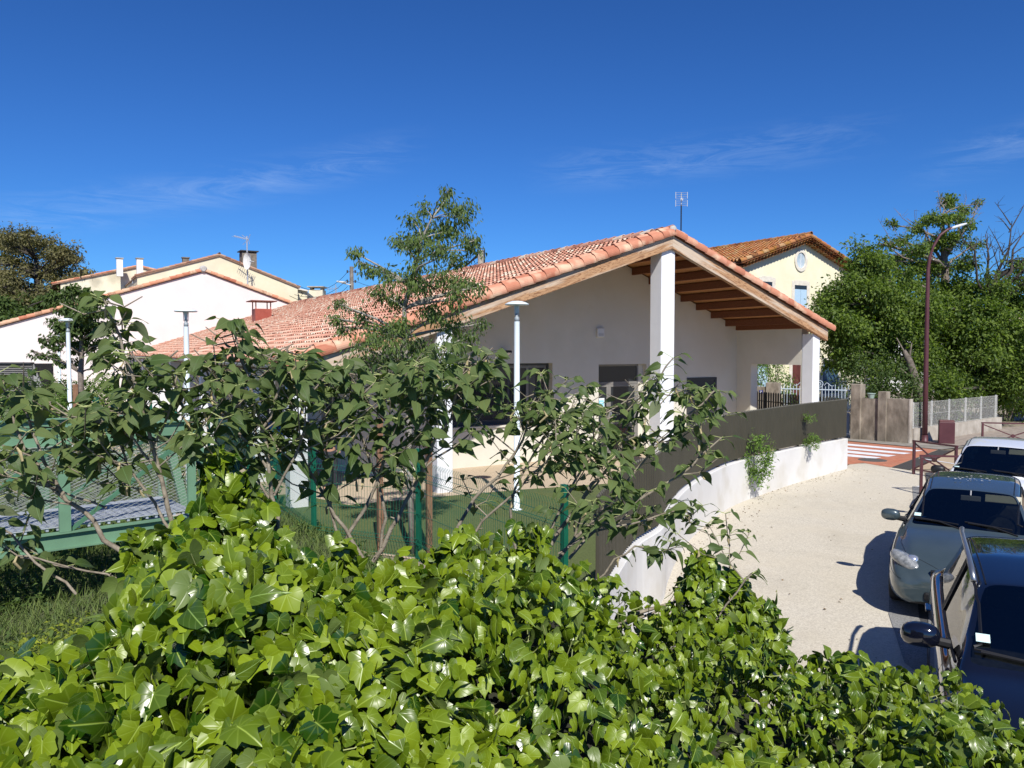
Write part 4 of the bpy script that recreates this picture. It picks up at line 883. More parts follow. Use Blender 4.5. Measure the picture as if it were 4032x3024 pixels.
for z in (.18, 1.82, 1.02):
    a = p3+rdir*k0; b = p3+rdir*k1; m.bar((a.x, a.y, z), (b.x, b.y, z), .03, .04)
m.build('rails', bluegrey, t)
m = MB(); a = p3+rdir*(k1-1.0); b = p3+rdir*(k1-.06); m.bar((a.x, a.y, .55), (b.x, b.y, .55), .02, .85); m.build('lower_panel', mat('gate_blue', (.10, .17, .28), (.14, .22, .34), .6, 4), t)
m = MB(); cx = p3+rdir*(k1-1.35)
for sg in (-1, 1):
    pts = []
    for i in range(26):
        th = i/25*3.6*math.pi; rr = .17*(1-i/30); pts.append(cx+rdir*(sg*(.20-rr*math.cos(th)*1.0))+Vector((0, 0, 2.02+rr*math.sin(th))))
    m.tube(pts, .013, 5)
    pts = [cx+rdir*(sg*(.38+.34*u))+Vector((0, 0, 1.98+.14*math.sin(u*5)*(1-u))) for u in np.linspace(0, 1, 10)]; m.tube(pts, .012, 5)
m.build('scroll_crest', bluegrey, t)

# ---- curved boundary wall with olive slat fence
def resample(pts, step):
    out = [pts[0].copy()]; acc = 0; prev = pts[0]
    # smooth by catmull-rom first
    dense = []
    for i in range(len(pts)-1):
        a, b, c, d = pts[max(i-1, 0)], pts[i], pts[i+1], pts[min(i+2, len(pts)-1)]
        for k in range(20):
            u = k/20; dense.append(.5*((2*b)+(c-a)*u+(2*a-5*b+4*c-d)*u*u+(-a+3*b-3*c+d)*u**3))
    dense.append(pts[-1])
    for p in dense[1:]:
        seg = (p-prev).length
        while acc+seg >= step:
            r_ = (step-acc)/seg; prev = prev.lerp(p, r_); out.append(prev.copy()); seg = (p-prev).length; acc = 0
        acc += seg; prev = p
    return out
fine = resample(pth, .086); NF = len(fine)
def nrm_at(pts, i):
    d = (pts[min(i+1, len(pts)-1)]-pts[max(i-1, 0)]).normalized(); return d, Vector((-d.y, d.x, 0))   # path runs towards the viewer; left normal faces the street
wallz = lambda f: .845+.17*f
t = thing('slat_fence', 'curved white rendered low wall topped by a dark olive metal slat fence', 'fence', fine[NF//2])
m = MB(); vs = []; TW = .20
sel = list(range(0, NF, 3))+([NF-1] if (NF-1) % 3 else [])
for i in sel:
    d, n = nrm_at(fine, i)
    if n.x < 0 and n.y > 0: n = -n
    z = wallz(i/NF); p = fine[i]; inn = p-n*TW
    vs += [(p.x, p.y, -.1), (p.x, p.y, z-.012), (p.x-n.x*.012, p.y-n.y*.012, z), (inn.x, inn.y, z), (inn.x, inn.y, -.1)]
k = len(sel)
m.add(vs, [(i*5+j, i*5+j+1, (i+1)*5+j+1, (i+1)*5+j) for i in range(k-1) for j in range(4)]+[(0, 1, 2, 3, 4), tuple((k-1)*5+j for j in (4, 3, 2, 1, 0))])
m.build('low_wall', mat('wall_white', (.62, .61, .59), (.68, .67, .65), .85, 1.1, .3, 120, c3=(.57, .545, .49), s3=1.6), t, fixn=True)
m = MB(); rails = [[], []]
for i in range(NF):
    d, n = nrm_at(fine, i); p = fine[i]-n*.07; zt = 1.97+.02*i/NF; zb = wallz(i/NF)+.055
    th = .024; w2 = .0335
    a = p-d*w2; b = p+d*w2
    prof = [a-n*th*.2, a+d*.016+n*th, b-d*.016+n*th, b-n*th*.2, b-n*th*.5, a-n*th*.5]
    vs = [(q.x, q.y, zb) for q in prof]+[(q.x, q.y, zt-.03) for q in prof]+[((a+d*.022).x+n.x*th*.5, (a+d*.022).y+n.y*th*.5, zt), ((b-d*.022).x+n.x*th*.5, (b-d*.022).y+n.y*th*.5, zt)]
    m.add(vs, [(j, (j+1) % 6, 6+(j+1) % 6, 6+j) for j in range(6)]+[(5, 4, 3, 2, 1, 0), (7, 8, 13, 12), (6, 7, 12), (8, 9, 13), (9, 10, 11, 6, 12, 13)])
    if i % 4 == 0 or i == NF-1: rails[0].append(p-n*.03)
m.build('slats', olive, t)
m = MB()
for a, b in zip(rails[0][:-1], rails[0][1:]):
    for z in (1.12, 1.76): m.bar((a.x, a.y, z), (b.x, b.y, z), .03, .035)
m.build('rails', olive, t)
m = MB()   # rivets
for i in range(0, NF, 2):
    d, n = nrm_at(fine, i); p = fine[i]-n*.058
    for z in (1.76, 1.13): m.box((p.x, p.y, z), (.012, .008, .012), math.atan2(d.y, d.x))
tag(m.build('rivets', mat('rivet', (.14, .13, .09), None, .4), t), kind='stuff')
for i in range(6, NF, 14):
    d, n = nrm_at(fine, i); p = fine[i]-n*.14; z0 = wallz(i/NF)
    m = MB(); m.box((p.x, p.y, (z0+1.85)/2), (.06, .04, 1.85-z0-.004), math.atan2(d.y, d.x)); m.box((p.x, p.y, z0+.006), (.14, .12, .008), math.atan2(d.y, d.x)); m.build('post', olive, t)
# second run of slats going back beside the building
t = thing('slat_fence', 'open spaced olive slat fence behind the porch opening', 'fence', (10.3, 25.5, 0))
qa = [Vector((10.25, 23.8, 0)), Vector((8.6, 28.6, 0))]; m = MB(); mr = MB()
for a, b in zip(qa[:-1], qa[1:]):
    L_ = (b-a).length; dd_ = (b-a)/L_; k = int(L_/.13)
    for i in range(k): c = a+dd_*(i+.5)*.13; m.box((c.x, c.y, .9), (.07, .02, 1.8), math.atan2(dd_.y, dd_.x)); m.box((c.x, c.y, 1.81), (.035, .02, .04), math.atan2(dd_.y, dd_.x))
    for z in (.3, 1.5): mr.bar((a.x+.03, a.y, z), (b.x+.03, b.y, z), .03, .03)
m.build('slats', olive, t); mr.build('rails', olive, t)

# ---- green wire mesh fence
fp = [Vector(p) for p in ((.60, 8.75, 0), (-.43, 10.35, 0), (-1.47, 12.0, 0), (-3.35, 12.9, 0), (-4.8, 15.5, 0), (-6.23, 18.06, 0), (-7.9, 19.95, 0), (-9.6, 21.9, 0), (-11.2, 23.8, 0), (-12.8, 25.6, 0), (-14.3, 27.5, 0))]
t = thing('mesh_fence', 'dark green welded wire mesh fence with green posts round the school lawn', 'fence', fp[3]); FH = 1.58
wires = MB()
for i, p in enumerate(fp):
    if i == 1: continue
    m = MB(); d = (fp[min(i+1, len(fp)-1)]-fp[max(i-1, 0)]); m.box((p.x, p.y, FH/2+.02), (.085, .06, FH+.04+.3), math.atan2(d.y, d.x)); m.build('post', fence_green, t, bevel=.005)
for i, (a, b) in enumerate(zip(fp[:-1], fp[1:])):
    d = b-a; L_ = d.length; d.normalize(); n = d.cross(Vector((0, 0, 1))); 
    if n.y > 0: n = -n
    spc = .055 if i < 6 else .075; k = int(L_/spc); wr = .0032 if i < 4 else .0028
    prof = [(-.03, -.1), (0, .25), (.035, .30), (0, .35), (0, FH-.30), (.05, FH-.24), (0, FH-.17), (0, FH-.06), (.035, FH+.02)]
    for j in range(k+1):
        c = a+d*(L_*j/k); wires.tube([c+n*(o_+.035)+Vector((0, 0, z)) for o_, z in prof], wr, 3, cap=False)
    for z, o_ in ((.05, 0), (.25, 0), (.30, .035), (.35, 0), (.75, 0), (1.1, 0), (FH-.30, 0), (FH-.24, .05), (FH-.17, 0)):
        wires.tube([a+n*(o_+.038)+Vector((0, 0, z)), b+n*(o_+.038)+Vector((0, 0, z))], wr*1.25, 3, cap=False)
wires.build('wire_panel', fence_green, t)
# green gate farther left
ga, gb_ = P(377, 1565, 28.0), P(449, 1568, 27.4); t = thing('yard_gate', 'small dark green gate with thick square posts at the left end of the mesh fence', 'gate', (ga.x, ga.y, 0))
for p in (ga, gb_):
    m = MB(); m.box((p.x, p.y, .8), (.22, .18, 1.62), .5); m.build('post', fence_green, t, bevel=.01)
m = MB(); m.bar((ga.x, ga.y, 1.22), (gb_.x, gb_.y, 1.17), .05, .07); m.bar((ga.x, ga.y, .2), (gb_.x, gb_.y, .2), .05, .06)
for j in range(10):
    c = Vector(ga).lerp(Vector(gb_), (j+.5)/10); m.tube([(c.x, c.y, .2), (c.x, c.y, 1.2)], .01, 4)
m.build('gate_leaf', fence_green, t)

# ---- green steel footbridge
B0 = Vector((-5.73, 8.60, 0)); bd = Vector((.764, .645, 0)); bn = Vector((-.645, .764, 0)); ZT, ZB = 2.40, .98; TE = 2.07; TS = -4.5; WB = 1.36
t = thing('footbridge', 'pale green steel truss footbridge with wire mesh sides and grey deck', 'bridge', B0+bn*.7+Vector((0, 0, 0)))
def bp_(u, v, z): return B0+bd*u+bn*v+Vector((0, 0, z))
for v0, nm in ((0, 1), (WB, -1)):
    m = MB(); e = TE if v0 == 0 else TE+.02
    m.bar(bp_(TS, v0, ZT-.10), bp_(e, v0, ZT-.10), .016, .19); m.bar(bp_(TS, v0, ZT), bp_(e, v0, ZT), .13, .014); m.bar(bp_(TS, v0, ZT-.2), bp_(e, v0, ZT-.2), .13, .014)
    for u in np.arange(TE-5.9, TE, .725): 
        m.bar(bp_(u, v0-.03, ZT-.192), bp_(u, v0-.03, ZT-.008), .05, .012, up=bd)
    m.build('top_chord', bridge_green, t)
    m = MB(); m.bar(bp_(TS, v0, ZB+.09), bp_(e-.1, v0, ZB+.09), .016, .17); m.bar(bp_(TS, v0, ZB), bp_(e-.1, v0, ZB), .14, .016); m.bar(bp_(TS, v0, ZB+.18), bp_(e-.1, v0, ZB+.18), .12, .014); m.build('bottom_chord', bridge_green, t)
    for u in (TE-.0-1.47, TE-2.92, TE-4.37, TE-5.8):
        m = MB(); m.bar(bp_(u, v0-.005*nm, ZB+.19), bp_(u, v0-.005*nm, ZT-.21), .12, .06, up=bn if True else bd); m.build('post', bridge_green, t)
    for u in (TE, TE-1.47, TE-2.92, TE-4.37):
        m = MB(); m.bar(bp_(u-.06, v0+.03*nm, ZT-.22), bp_(u-1.40, v0+.03*nm, ZB+.20), .04, .06, up=bn); m.build('diagonal', mat('bridge_green_dark', (.05, .14, .08), (.07, .18, .10), .6, 3), t)
    m = MB(); m.bar(bp_(e, v0, ZT), bp_(e+.30, v0, ZB-.05), .11, .10, up=bn); m.bar(bp_(e-.02, v0, ZT-.2), bp_(e-.02, v0, ZB+.2), .10, .06, up=bn); m.build('end_post', bridge_green, t)
    m = MB(); zz0, zz1 = ZB+.24, ZT-.24; cw, chh = .105, .042
    vv = v0+.05*nm; sl_w = chh/cw
    k0 = int(TS/cw); k1 = int(e/cw)
    hh = zz1-zz0; run = hh/sl_w
    for k in range(int((TS-run)/cw), int(e/cw)+1):
        for sg in (1, -1):
            ua = k*cw; ub = ua+run; za, zb_ = (zz0, zz1) if sg > 0 else (zz1, zz0)
            if ua < TS: za += sg*(TS-ua)*sl_w; ua = TS
            if ub > e-.05: zb_ -= sg*(ub-e+.05)*sl_w; ub = e-.05
            if ub-ua > .05:
                # slight zigzag like woven rope mesh
                m.tube([bp_(ua, vv, za), bp_(ub, vv, zb_)], .0022, 3, cap=False)
    for z in (zz0, zz1, zz1-.12): m.tube([bp_(TS, vv, z), bp_(e-.05, vv, z)], .004, 4, cap=False)
    m.build('wire_mesh', mat('steel_wire', (.42, .45, .42), None, .5, metal=.4), t)
m = MB(); 
for k in range(60):
    u = TS+(TE-TS)*k/60; m.bar(bp_(u, .06, ZB+.215), bp_(u, WB-.06, ZB+.215), .03, .03)
for v in np.linspace(.08, WB-.08, 14): m.bar(bp_(TS, v, ZB+.238), bp_(TE, v, ZB+.238), .05, .012)
m.build('deck', steel, t)
m = MB(); m.box(bp_(TE+.25, WB/2, .33), (.8, WB+.5, 1.1), math.atan2(bd.y, bd.x)); m.build('abutment', concrete_pale, t)

# ---- stakes, poles
def stake(p, h, label, r=.055):
    m = MB(); m.box((p[0], p[1], h/2-.1), (r*1.7, r*1.7, h+.2), .4); m.box((p[0], p[1], h+.005), (r*1.5, r*1.5, .015), .4); tag(m.build('tree_stake', stake_wood), label, 'stake', 'wooden stakes holding the young trees')
sb = G(1625, 2180)
a = P(1494, 1650, sb.y+.1); stake((a.x, a.y), a.z, 'brown wooden stake with charred patches left of the slim maple trunk')
a = P(1688, 1700, sb.y-.1); stake((a.x, a.y), a.z+.05, 'brown wooden stake right of the slim maple trunk')
a = P(297, 1515, 24); stake((a.x, a.y), a.z, 'thick brown stake beside the young tree in front of the pink hall', .085)
def wire(m, a, b, sag, r=.02, n=10):
    a = Vector(a); b = Vector(b); m.tube([a.lerp(b, k/n)-Vector((0, 0, sag*4*(k/n)*(1-k/n))) for k in range(n+1)], r, 3, cap=False)
pp_ = P(1384, 1050, 75); t = thing('utility_pole', 'grey utility pole with insulators and wires beyond the tiled roof', 'utility pole', (pp_.x, 75, 0))
m = MB(); m.tube([(pp_.x, 75, 0), (pp_.x, 75, pp_.z)], [.28, .20], 8); m.build('pole', mat('pole_grey', (.16, .14, .12), (.26, .23, .2), .9, 3), t)
m = MB()
for k in range(4):
    z = pp_.z-.5-k*.95
    for sx in (-.38, .38): m.bar((pp_.x, 74.9, z), (pp_.x+sx, 74.9, z), .05, .05); m.tube([(pp_.x+sx, 74.9, z-.12), (pp_.x+sx, 74.9, z+.15)], .08, 6)
m.build('insulators', anthracite, t)
m = MB(); q = P(1330, 1113, 74.5); m.tube([(pp_.x, 74.7, P(1384, 1122, 74.7).z), (q.x+.3, 74.6, q.z)], .05, 5); m.tube([(q.x+.8, 74.5, q.z-.0), (q.x-.1, 74.5, q.z+.12)], [.12, .07], 6); m.build('lamp_arm', gal, t)
m = MB(); ax = P(1322, 1120, 80); m.tube([(ax.x, 80, 2), (ax.x, 80, ax.z)], .05, 4); m.tube([(ax.x-.9, 80, ax.z-.5), (ax.x+.3, 80, ax.z-.4)], .03, 4); 
for k in range(4): m.tube([(ax.x-.8+k*.3, 80, ax.z-.8), (ax.x-.8+k*.3, 80, ax.z-.2)], .02, 3)
tag(m.build('roof_aerial', steel), 'tiny distant television aerial left of the utility pole above the ridge', 'aerial')
m = MB(); c = (pp_.x, 75, pp_.z)
for k, (x, y, Y, sg_) in enumerate(((1168, 1122, 63, 1.0), (1160, 1160, 63, .8), (1185, 1150, 66, .9), (1203, 1165, 66, 1.0), (1140, 1165, 62, .6))):
    wire(m, (c[0]-.38, 75, c[2]-.5-k*.7), P(x, y, Y), sg_, .022)
p2_ = P(1893, 985, 48)
for k in range(4): wire(m, (c[0]+.38, 75, c[2]-.5-k*.9), (p2_.x, 48, p2_.z-.05-k*.28), 1.0+.3*k, .02)
m.build('wires', black_plastic, t)
t = thing('utility_pole', 'white topped utility pole with a twisted black cable right of the slim maple', 'utility pole', (p2_.x, 48, 0))
m = MB(); m.tube([(p2_.x, 48, 0), (p2_.x, 48, p2_.z)], [.25, .19], 8); m.build('pole', concrete_pale, t)
m = MB(); m.tube([(p2_.x+.24, 47.8, p2_.z-1.5), (p2_.x+.24, 47.8, p2_.z+.05), (p2_.x-.1, 47.8, p2_.z+.1)], .04, 5)
for j in range(3):
    a = Vector((p2_.x-.2, 47.8, p2_.z-.35)); b = P(1700, 1110, 52)
    m.tube([a.lerp(b, k/24)+Vector((0, .06*math.cos(k*1.6+j*2.1), .07*math.sin(k*1.6+j*2.1)-1.2*(k/24)*(1-k/24))) for k in range(25)], .035, 4)
m.build('cable', black_plastic, t)

# ---- blue play tower hood under the porch
c = Lc(-8.85, 7.2, 0); t = thing('play_house', 'small blue plastic play house with rounded hood under the left porch', 'play equipment', c)
m = MB(); m.lathe(c, [(.55, 0), (.55, .72), (.50, .78)], 12); m.build('body', mat('plastic_blue', (.03, .08, .22), None, .4), t)
m = MB(); m.lathe(c+Vector((0, 0, .785)), [(.56, 0), (.54, .22), (.42, .42), (.2, .54), (0, .57)], 16); m.build('hood', mat('plastic_blue_light', (.06, .20, .42), None, .4), t, smooth=True)

# ================================================================== PERSON under the porch
def skin(name, pts, edges, rad, m_, parent=None, lvl=1, root=0):
    me = bpy.data.meshes.new(name); me.from_pydata([tuple(p) for p in pts], edges, []); o = bpy.data.objects.new(name, me); col.objects.link(o)
    sm = o.modifiers.new('skin', 'SKIN'); sm.use_smooth_shade = True
    for i, v in enumerate(me.skin_vertices[0].data): r_ = rad[i]; v.radius = (r_, r_) if not isinstance(r_, tuple) else r_; v.use_root = (i == root)
    sb_ = o.modifiers.new('sub', 'SUBSURF'); sb_.levels = lvl; sb_.render_levels = lvl
    dg = bpy.context.evaluated_depsgraph_get(); dg.update(); ev = o.evaluated_get(dg); nm = bpy.data.meshes.new_from_object(ev); bpy.data.objects.remove(o)
    nm.materials.clear(); nm.materials.append(m_); nm.polygons.foreach_set('use_smooth', [True]*len(nm.polygons)); q = bpy.data.objects.new(name, nm); col.objects.link(q)
    if parent: nm.transform(wmat(parent).inverted()); q.parent = parent
    return q
pb = Lc(-9.15, 1.55, 0); pr_ = thing('person', 'person in dark clothes standing half hidden in the shade of the left porch', 'person', pb); pr_.rotation_euler = (0, 0, R(200))
MP = wmat(pr_)
pt_ = lambda x, y, z: MP @ Vector((x, y, z))
skin_m = mat('skin', (.42, .24, .16), (.48, .28, .19), .55, 20); cloth_m = mat('dark_cloth', (.012, .013, .018), (.022, .022, .03), .9, 30); trou_m = mat('dark_trousers', (.015, .016, .024), (.025, .027, .035), .9, 30)
body = [(0, 0, .94), (0, 0, 1.10), (0, .01, 1.28), (0, 0, 1.42), (0, .01, 1.50), (0, .03, 1.58), (0, .03, 1.66), (0, .03, 1.72),
        (.17, 0, 1.40), (.23, .02, 1.14), (.21, .16, .98), (-.17, 0, 1.40), (-.23, .03, 1.14), (-.20, .20, 1.02),
        (.09, 0, .88), (.10, .02, .50), (.10, -.02, .09), (-.09, 0, .88), (-.11, .04, .50), (-.11, .0, .09), (.11, .12, .05), (-.12, .14, .05), (.20, .22, .93), (-.18, .27, .99)]
bed = [(0, 1), (1, 2), (2, 3), (3, 4), (4, 5), (5, 6), (6, 7), (3, 8), (8, 9), (9, 10), (3, 11), (11, 12), (12, 13), (0, 14), (14, 15), (15, 16), (0, 17), (17, 18), (18, 19), (16, 20), (19, 21), (10, 22), (13, 23)]
brd = [.14, .13, .15, .10, .05, .075, .085, .06, .06, .045, .032, .06, .045, .032, .09, .06, .042, .09, .06, .042, .035, .035, .03, .03]
skin('body', [pt_(*p) for p in body], bed, brd, skin_m, pr_, 1)
jk = [0, 1, 2, 3, 8, 9, 10, 11, 12, 13]; skin('jacket', [pt_(*body[i]) for i in jk], [(0, 1), (1, 2), (2, 3), (3, 4), (4, 5), (5, 6), (3, 7), (7, 8), (8, 9)], [brd[i]+.018 for i in jk], cloth_m, pr_, 1)
tj = [0, 14, 15, 16, 17, 18, 19]; skin('trousers', [pt_(*body[i]) for i in tj], [(0, 1), (1, 2), (2, 3), (0, 4), (4, 5), (5, 6)], [brd[i]+.015 for i in tj], trou_m, pr_, 1)
for sx, sy in ((.11, .12), (-.12, .14)): skin('shoe', [pt_(sx, sy-.12, .05), pt_(sx, sy, .045), pt_(sx, sy+.09, .035)], [(0, 1), (1, 2)], [.045, .045, .035], black_plastic, pr_, 1)
skin('hair', [pt_(0, -.03, 1.62), pt_(0, -.01, 1.70), pt_(0, .03, 1.76)], [(0, 1), (1, 2)], [.075, .092, .075], mat('hair_dark', (.012, .009, .007), (.025, .018, .012), .6, 40), pr_, 1)
for sx, (hx_, hy_, hz_) in ((1, (.20, .22, .93)), (-1, (-.18, .27, .99))):
    for k in range(4):
        a = Vector((hx_+(k-1.5)*.018, hy_+.02, hz_-.01)); L_ = (.06, .07, .065, .05)[k]; skin('finger', [pt_(*a), pt_(*(a+Vector((0, L_*.6, -.012)))), pt_(*(a+Vector((0, L_, -.035))))], [(0, 1), (1, 2)], [.009, .008, .007], skin_m, pr_, 1)
    skin('thumb', [pt_(hx_-sx*.025, hy_, hz_), pt_(hx_-sx*.05, hy_+.03, hz_-.005), pt_(hx_-sx*.055, hy_+.055, hz_-.012)], [(0, 1), (1, 2)], [.011, .009, .008], skin_m, pr_, 1)

# ================================================================== CARS
def car(label, heading, corner, cz, prm, paint, name='parked_car'):
    """corner: world xy of the windscreen's upper corner on the car's right side"""
    Lg, Wd, Ht = prm['L'], prm['W'], prm['H']; hw = Wd/2
    hd_ = R(heading); f = Vector((-math.sin(hd_), -math.cos(hd_), 0)); lf = Vector((-f.y, f.x, 0))
    org = Vector((corner[0], corner[1], 0))-f*(Lg/2-prm['hdr'])-lf*(-prm['gu'])
    root = thing(name, label, 'car', org, 'cars parked along the pavement'); root.rotation_euler = (0, 0, math.atan2(f.y, f.x))
    Mw = wmat(root); st = prm['st']
    # stations: x from front, w, zb, belt, ztop, gl(lower glass half width), gu, roofedge z
    V = []; nv = 13
    for (x, w_, zb, be, zt, gl, gu, ze) in st:
        X_ = Lg/2-x
        half = [(0, zb), (w_*.80, zb), (w_*.95, zb+.05), (w_*.995, zb+.16), (w_, (zb+be)/2+.05), (w_*.985, be-.08), (w_*.955, be-.005), (gl, be+.012), (gu, ze), (gu*.93, ze+(zt-ze)*.45), (gu*.75, ze+(zt-ze)*.75), (gu*.4, zt-.008), (0, zt)]
        V += [(X_, -y, z) for y, z in half]+[(X_, y, z) for y, z in half[1:-1][::-1]]
    ring = 2*nv-2; ns = len(st); Fc = []; mi = []
    ws0, ws1, rg0, rg1, bp0 = prm['ws0'], prm['ws1'], prm['rg0'], prm['rg1'], prm['pil']
    for i in range(ns-1):
        for k in range(ring):
            k2 = (k+1) % ring; Fc.append((i*ring+k, (i+1)*ring+k, (i+1)*ring+k2, i*ring+k2))
            kk = k if k < nv-1 else ring-1-k   # strip index on either side
            mm = 0
            if ws0 <= i < ws1 and kk >= 9: mm = 1
            elif rg0 <= i < rg1 and kk >= 9: mm = 1
            elif kk == 7 and ws0 < i < rg1-1: mm = 2 if i in bp0 else 3
            elif kk in (0,): mm = 2
            mi.append(mm)
    Fc.append(tuple(range(ring))); mi.append(0); Fc.append(tuple((ns-1)*ring+k for k in range(ring))[::-1]); mi.append(0)
    me = bpy.data.meshes.new('tmp'); me.from_pydata(V, [], Fc)
    for _ in range(4): me.materials.append(None)
    me.polygons.foreach_set('material_index', mi)
    o = bpy.data.objects.new('tmp', me); col.objects.link(o)
    bm = bmesh.new(); bm.from_mesh(me); bmesh.ops.recalc_face_normals(bm, faces=bm.faces)
    cl = bm.edges.layers.float.get('crease_edge') or bm.edges.layers.float.new('crease_edge')
    for e in bm.edges:
        ms = {fc.material_index for fc in e.link_faces}
        if len(ms) > 1: e[cl] = .8
    bm.to_mesh(me); bm.free()
    sb_ = o.modifiers.new('s', 'SUBSURF'); sb_.levels = 3; sb_.render_levels = 3
    cutters = []
    for ax in prm['axles']:
        for sy in (-1, 1):
            m = MB(); X_ = Lg/2-ax; n_ = 28; rr = prm['R']+.055
            vs = [(X_+rr*math.cos(2*math.pi*k/n_), y, prm['R']+rr*math.sin(2*math.pi*k/n_)) for y in (sy*(hw+.2), sy*(hw-.27)) for k in range(n_)]
            m.add(vs, [(k, (k+1) % n_, n_+(k+1) % n_, n_+k) for k in range(n_)]+[tuple(range(n_)), tuple(range(n_, 2*n_))[::-1]])
            c = m.build('cut', None, None, fixn=True); 
            for _ in range(5): c.data.materials.append(None)
            c.data.polygons.foreach_set('material_index', [4]*len(c.data.polygons))
            b = o.modifiers.new('b', 'BOOLEAN'); b.object = c; b.operation = 'DIFFERENCE'; b.solver = 'EXACT'; cutters.append(c)
    dg = bpy.context.evaluated_depsgraph_get(); dg.update(); nm = bpy.data.meshes.new_from_object(o.evaluated_get(dg))
    bpy.data.objects.remove(o)
    for c in cutters: bpy.data.objects.remove(c)
    vs = np.array([v.co for v in nm.vertices]); polys = [(p.material_index, tuple(p.vertices)) for p in nm.polygons]
    names = {0: ('body', paint), 1: ('windscreen', glass_tint), 2: ('trim', black_plastic), 3: ('side_window', glass_car if prm.get('clear') else glass_tint), 4: ('wheel_arch', black_plastic)}
    def sub(pid, fl, nme, mt):
        if not fl: return None
        me2 = bpy.data.meshes.new(nme); used = sorted({v for f_ in fl for v in f_}); mp_ = {v: i for i, v in enumerate(used)}
        me2.from_pydata([tuple(vs[v]) for v in used], [], [tuple(mp_[v] for v in f_) for f_ in fl]); me2.materials.append(mt); me2.polygons.foreach_set('use_smooth', [True]*len(me2.polygons))
        q = bpy.data.objects.new(nme, me2); col.objects.link(q); q.parent = root; return q
    cx = lambda f_: sum(vs[v][0] for v in f_)/len(f_)
    cy = lambda f_: sum(vs[v][1] for v in f_)/len(f_)
    for k in (0, 2, 4): sub(k, [f_ for m_, f_ in polys if m_ == k], *names[k])
    sub(1, [f_ for m_, f_ in polys if m_ == 1 and cx(f_) > 0], 'windscreen', glass_tint); sub(1, [f_ for m_, f_ in polys if m_ == 1 and cx(f_) <= 0], 'rear_window', glass_tint)
    for sy in (-1, 1): sub(3, [f_ for m_, f_ in polys if m_ == 3 and cy(f_)*sy > 0], 'side_window', names[3][1])
    def loc(mb, nme, mt, par=None, **kw):
        q = mb.build(nme, mt, None, **kw); q.parent = par or root; return q
    # interior
    m = MB(); zs = .52; xs = Lg/2-prm['hdr']
    for sy in (-.36, .36): m.box((xs-.35, sy, zs-.05), (.5, .48, .22)); m.box((xs-.62, sy, zs+.28), (.14, .46, .56)); m.box((xs-.66, sy, zs+.66), (.1, .24, .16))
    m.box((xs-1.45, 0, zs+.2), (.18, 1.2, .6)); m.box((Lg/2-prm['cowl']-.30, 0, prm['dash']-.16), (.42, Wd-.36, .2)); m.box((xs-.9, 0, .36), (2.2, Wd-.3, .06))
    loc(m, 'seats', mat('car_fabric', (.03, .03, .032), (.06, .06, .062), .9, 20), bevel=.03)
    m = MB(); c = Vector((Lg/2-prm['cowl']-.62, .36, prm['dash']-.02)); m.tube([c+Vector((.10*math.sin(a)*.5, .18*math.cos(a), .17*math.sin(a))) for a in np.linspace(0, 2*math.pi, 17)], .014, 6); m.tube([c, c+Vector((.25, 0, -.1))], .03, 6); loc(m, 'steering_wheel', black_plastic)
    m = MB(); c = (xs+.10, 0, prm['hz']-.10); m.box(c, (.03, .24, .07)); m.tube([(xs+.11, 0, prm['hz']-.06), (xs+.05, 0, prm['hz']-.0)], .012, 5); loc(m, 'interior_mirror', mat('mirror_back', (.3, .3, .3), None, .4), bevel=.01)
    if prm.get('visor'):
        m = MB(); m.box((xs+.06, .38, prm['hz']-.085), (.16, .42, .015), M=Matrix.Rotation(R(28), 3, 'Y')); loc(m, 'sun_visor', mat('visor', (.5, .47, .36), None, .8), bevel=.004)
    # wheels
    for i, ax in enumerate(prm['axles']):
        for sy in (-1, 1):
            X_ = Lg/2-ax; rr = prm['R']; w = bpy.data.objects.new('wheel', None); w.location = (X_, sy*(hw-.115), rr); col.objects.link(w); w.parent = root; w.rotation_euler = (0, 0, 0 if sy > 0 else math.pi)
            m = MB(); pr__ = [(-.10, rr*.64), (-.105, rr*.93), (-.075, rr), (.075, rr), (.10, rr*.94), (.10, rr*.64), (-.10, rr*.64)]; n_ = 28
            vs_ = [(r_*math.cos(2*math.pi*k/n_), y, r_*math.sin(2*math.pi*k/n_)) for y, r_ in pr__ for k in range(n_)]; m.add(vs_, [(a*n_+k, a*n_+(k+1) % n_, (a+1)*n_+(k+1) % n_, (a+1)*n_+k) for a in range(6) for k in range(n_)]); q = m.build('tyre', mat('tyre', (.015, .015, .016), (.03, .03, .03), .85, 20), None, smooth=True, fixn=True); q.parent = w
            m = MB(); n_ = 24; m.tube([(0, .085, 0), (0, .04, 0)], .05, 10)
            for k in range(7):
                a = 2*math.pi*k/7; m.bar((0, .07, 0), (rr*.62*math.cos(a), .06, rr*.62*math.sin(a)), .03, .05, up=(0, 1, 0))
            vs_ = [(r_*math.cos(2*math.pi*k/n_), y, r_*math.sin(2*math.pi*k/n_)) for y, r_ in ((.09, rr*.66), (.09, rr*.60), (-.05, rr*.58), (-.05, 0.01)) for k in range(n_)]; m.add(vs_, [(a*n_+k, a*n_+(k+1) % n_, (a+1)*n_+(k+1) % n_, (a+1)*n_+k) for a in range(3) for k in range(n_)])
            q = m.build('rim', mat('alloy', (.32, .33, .34), (.38, .39, .4), .35, 9, metal=.7), None); q.parent = w
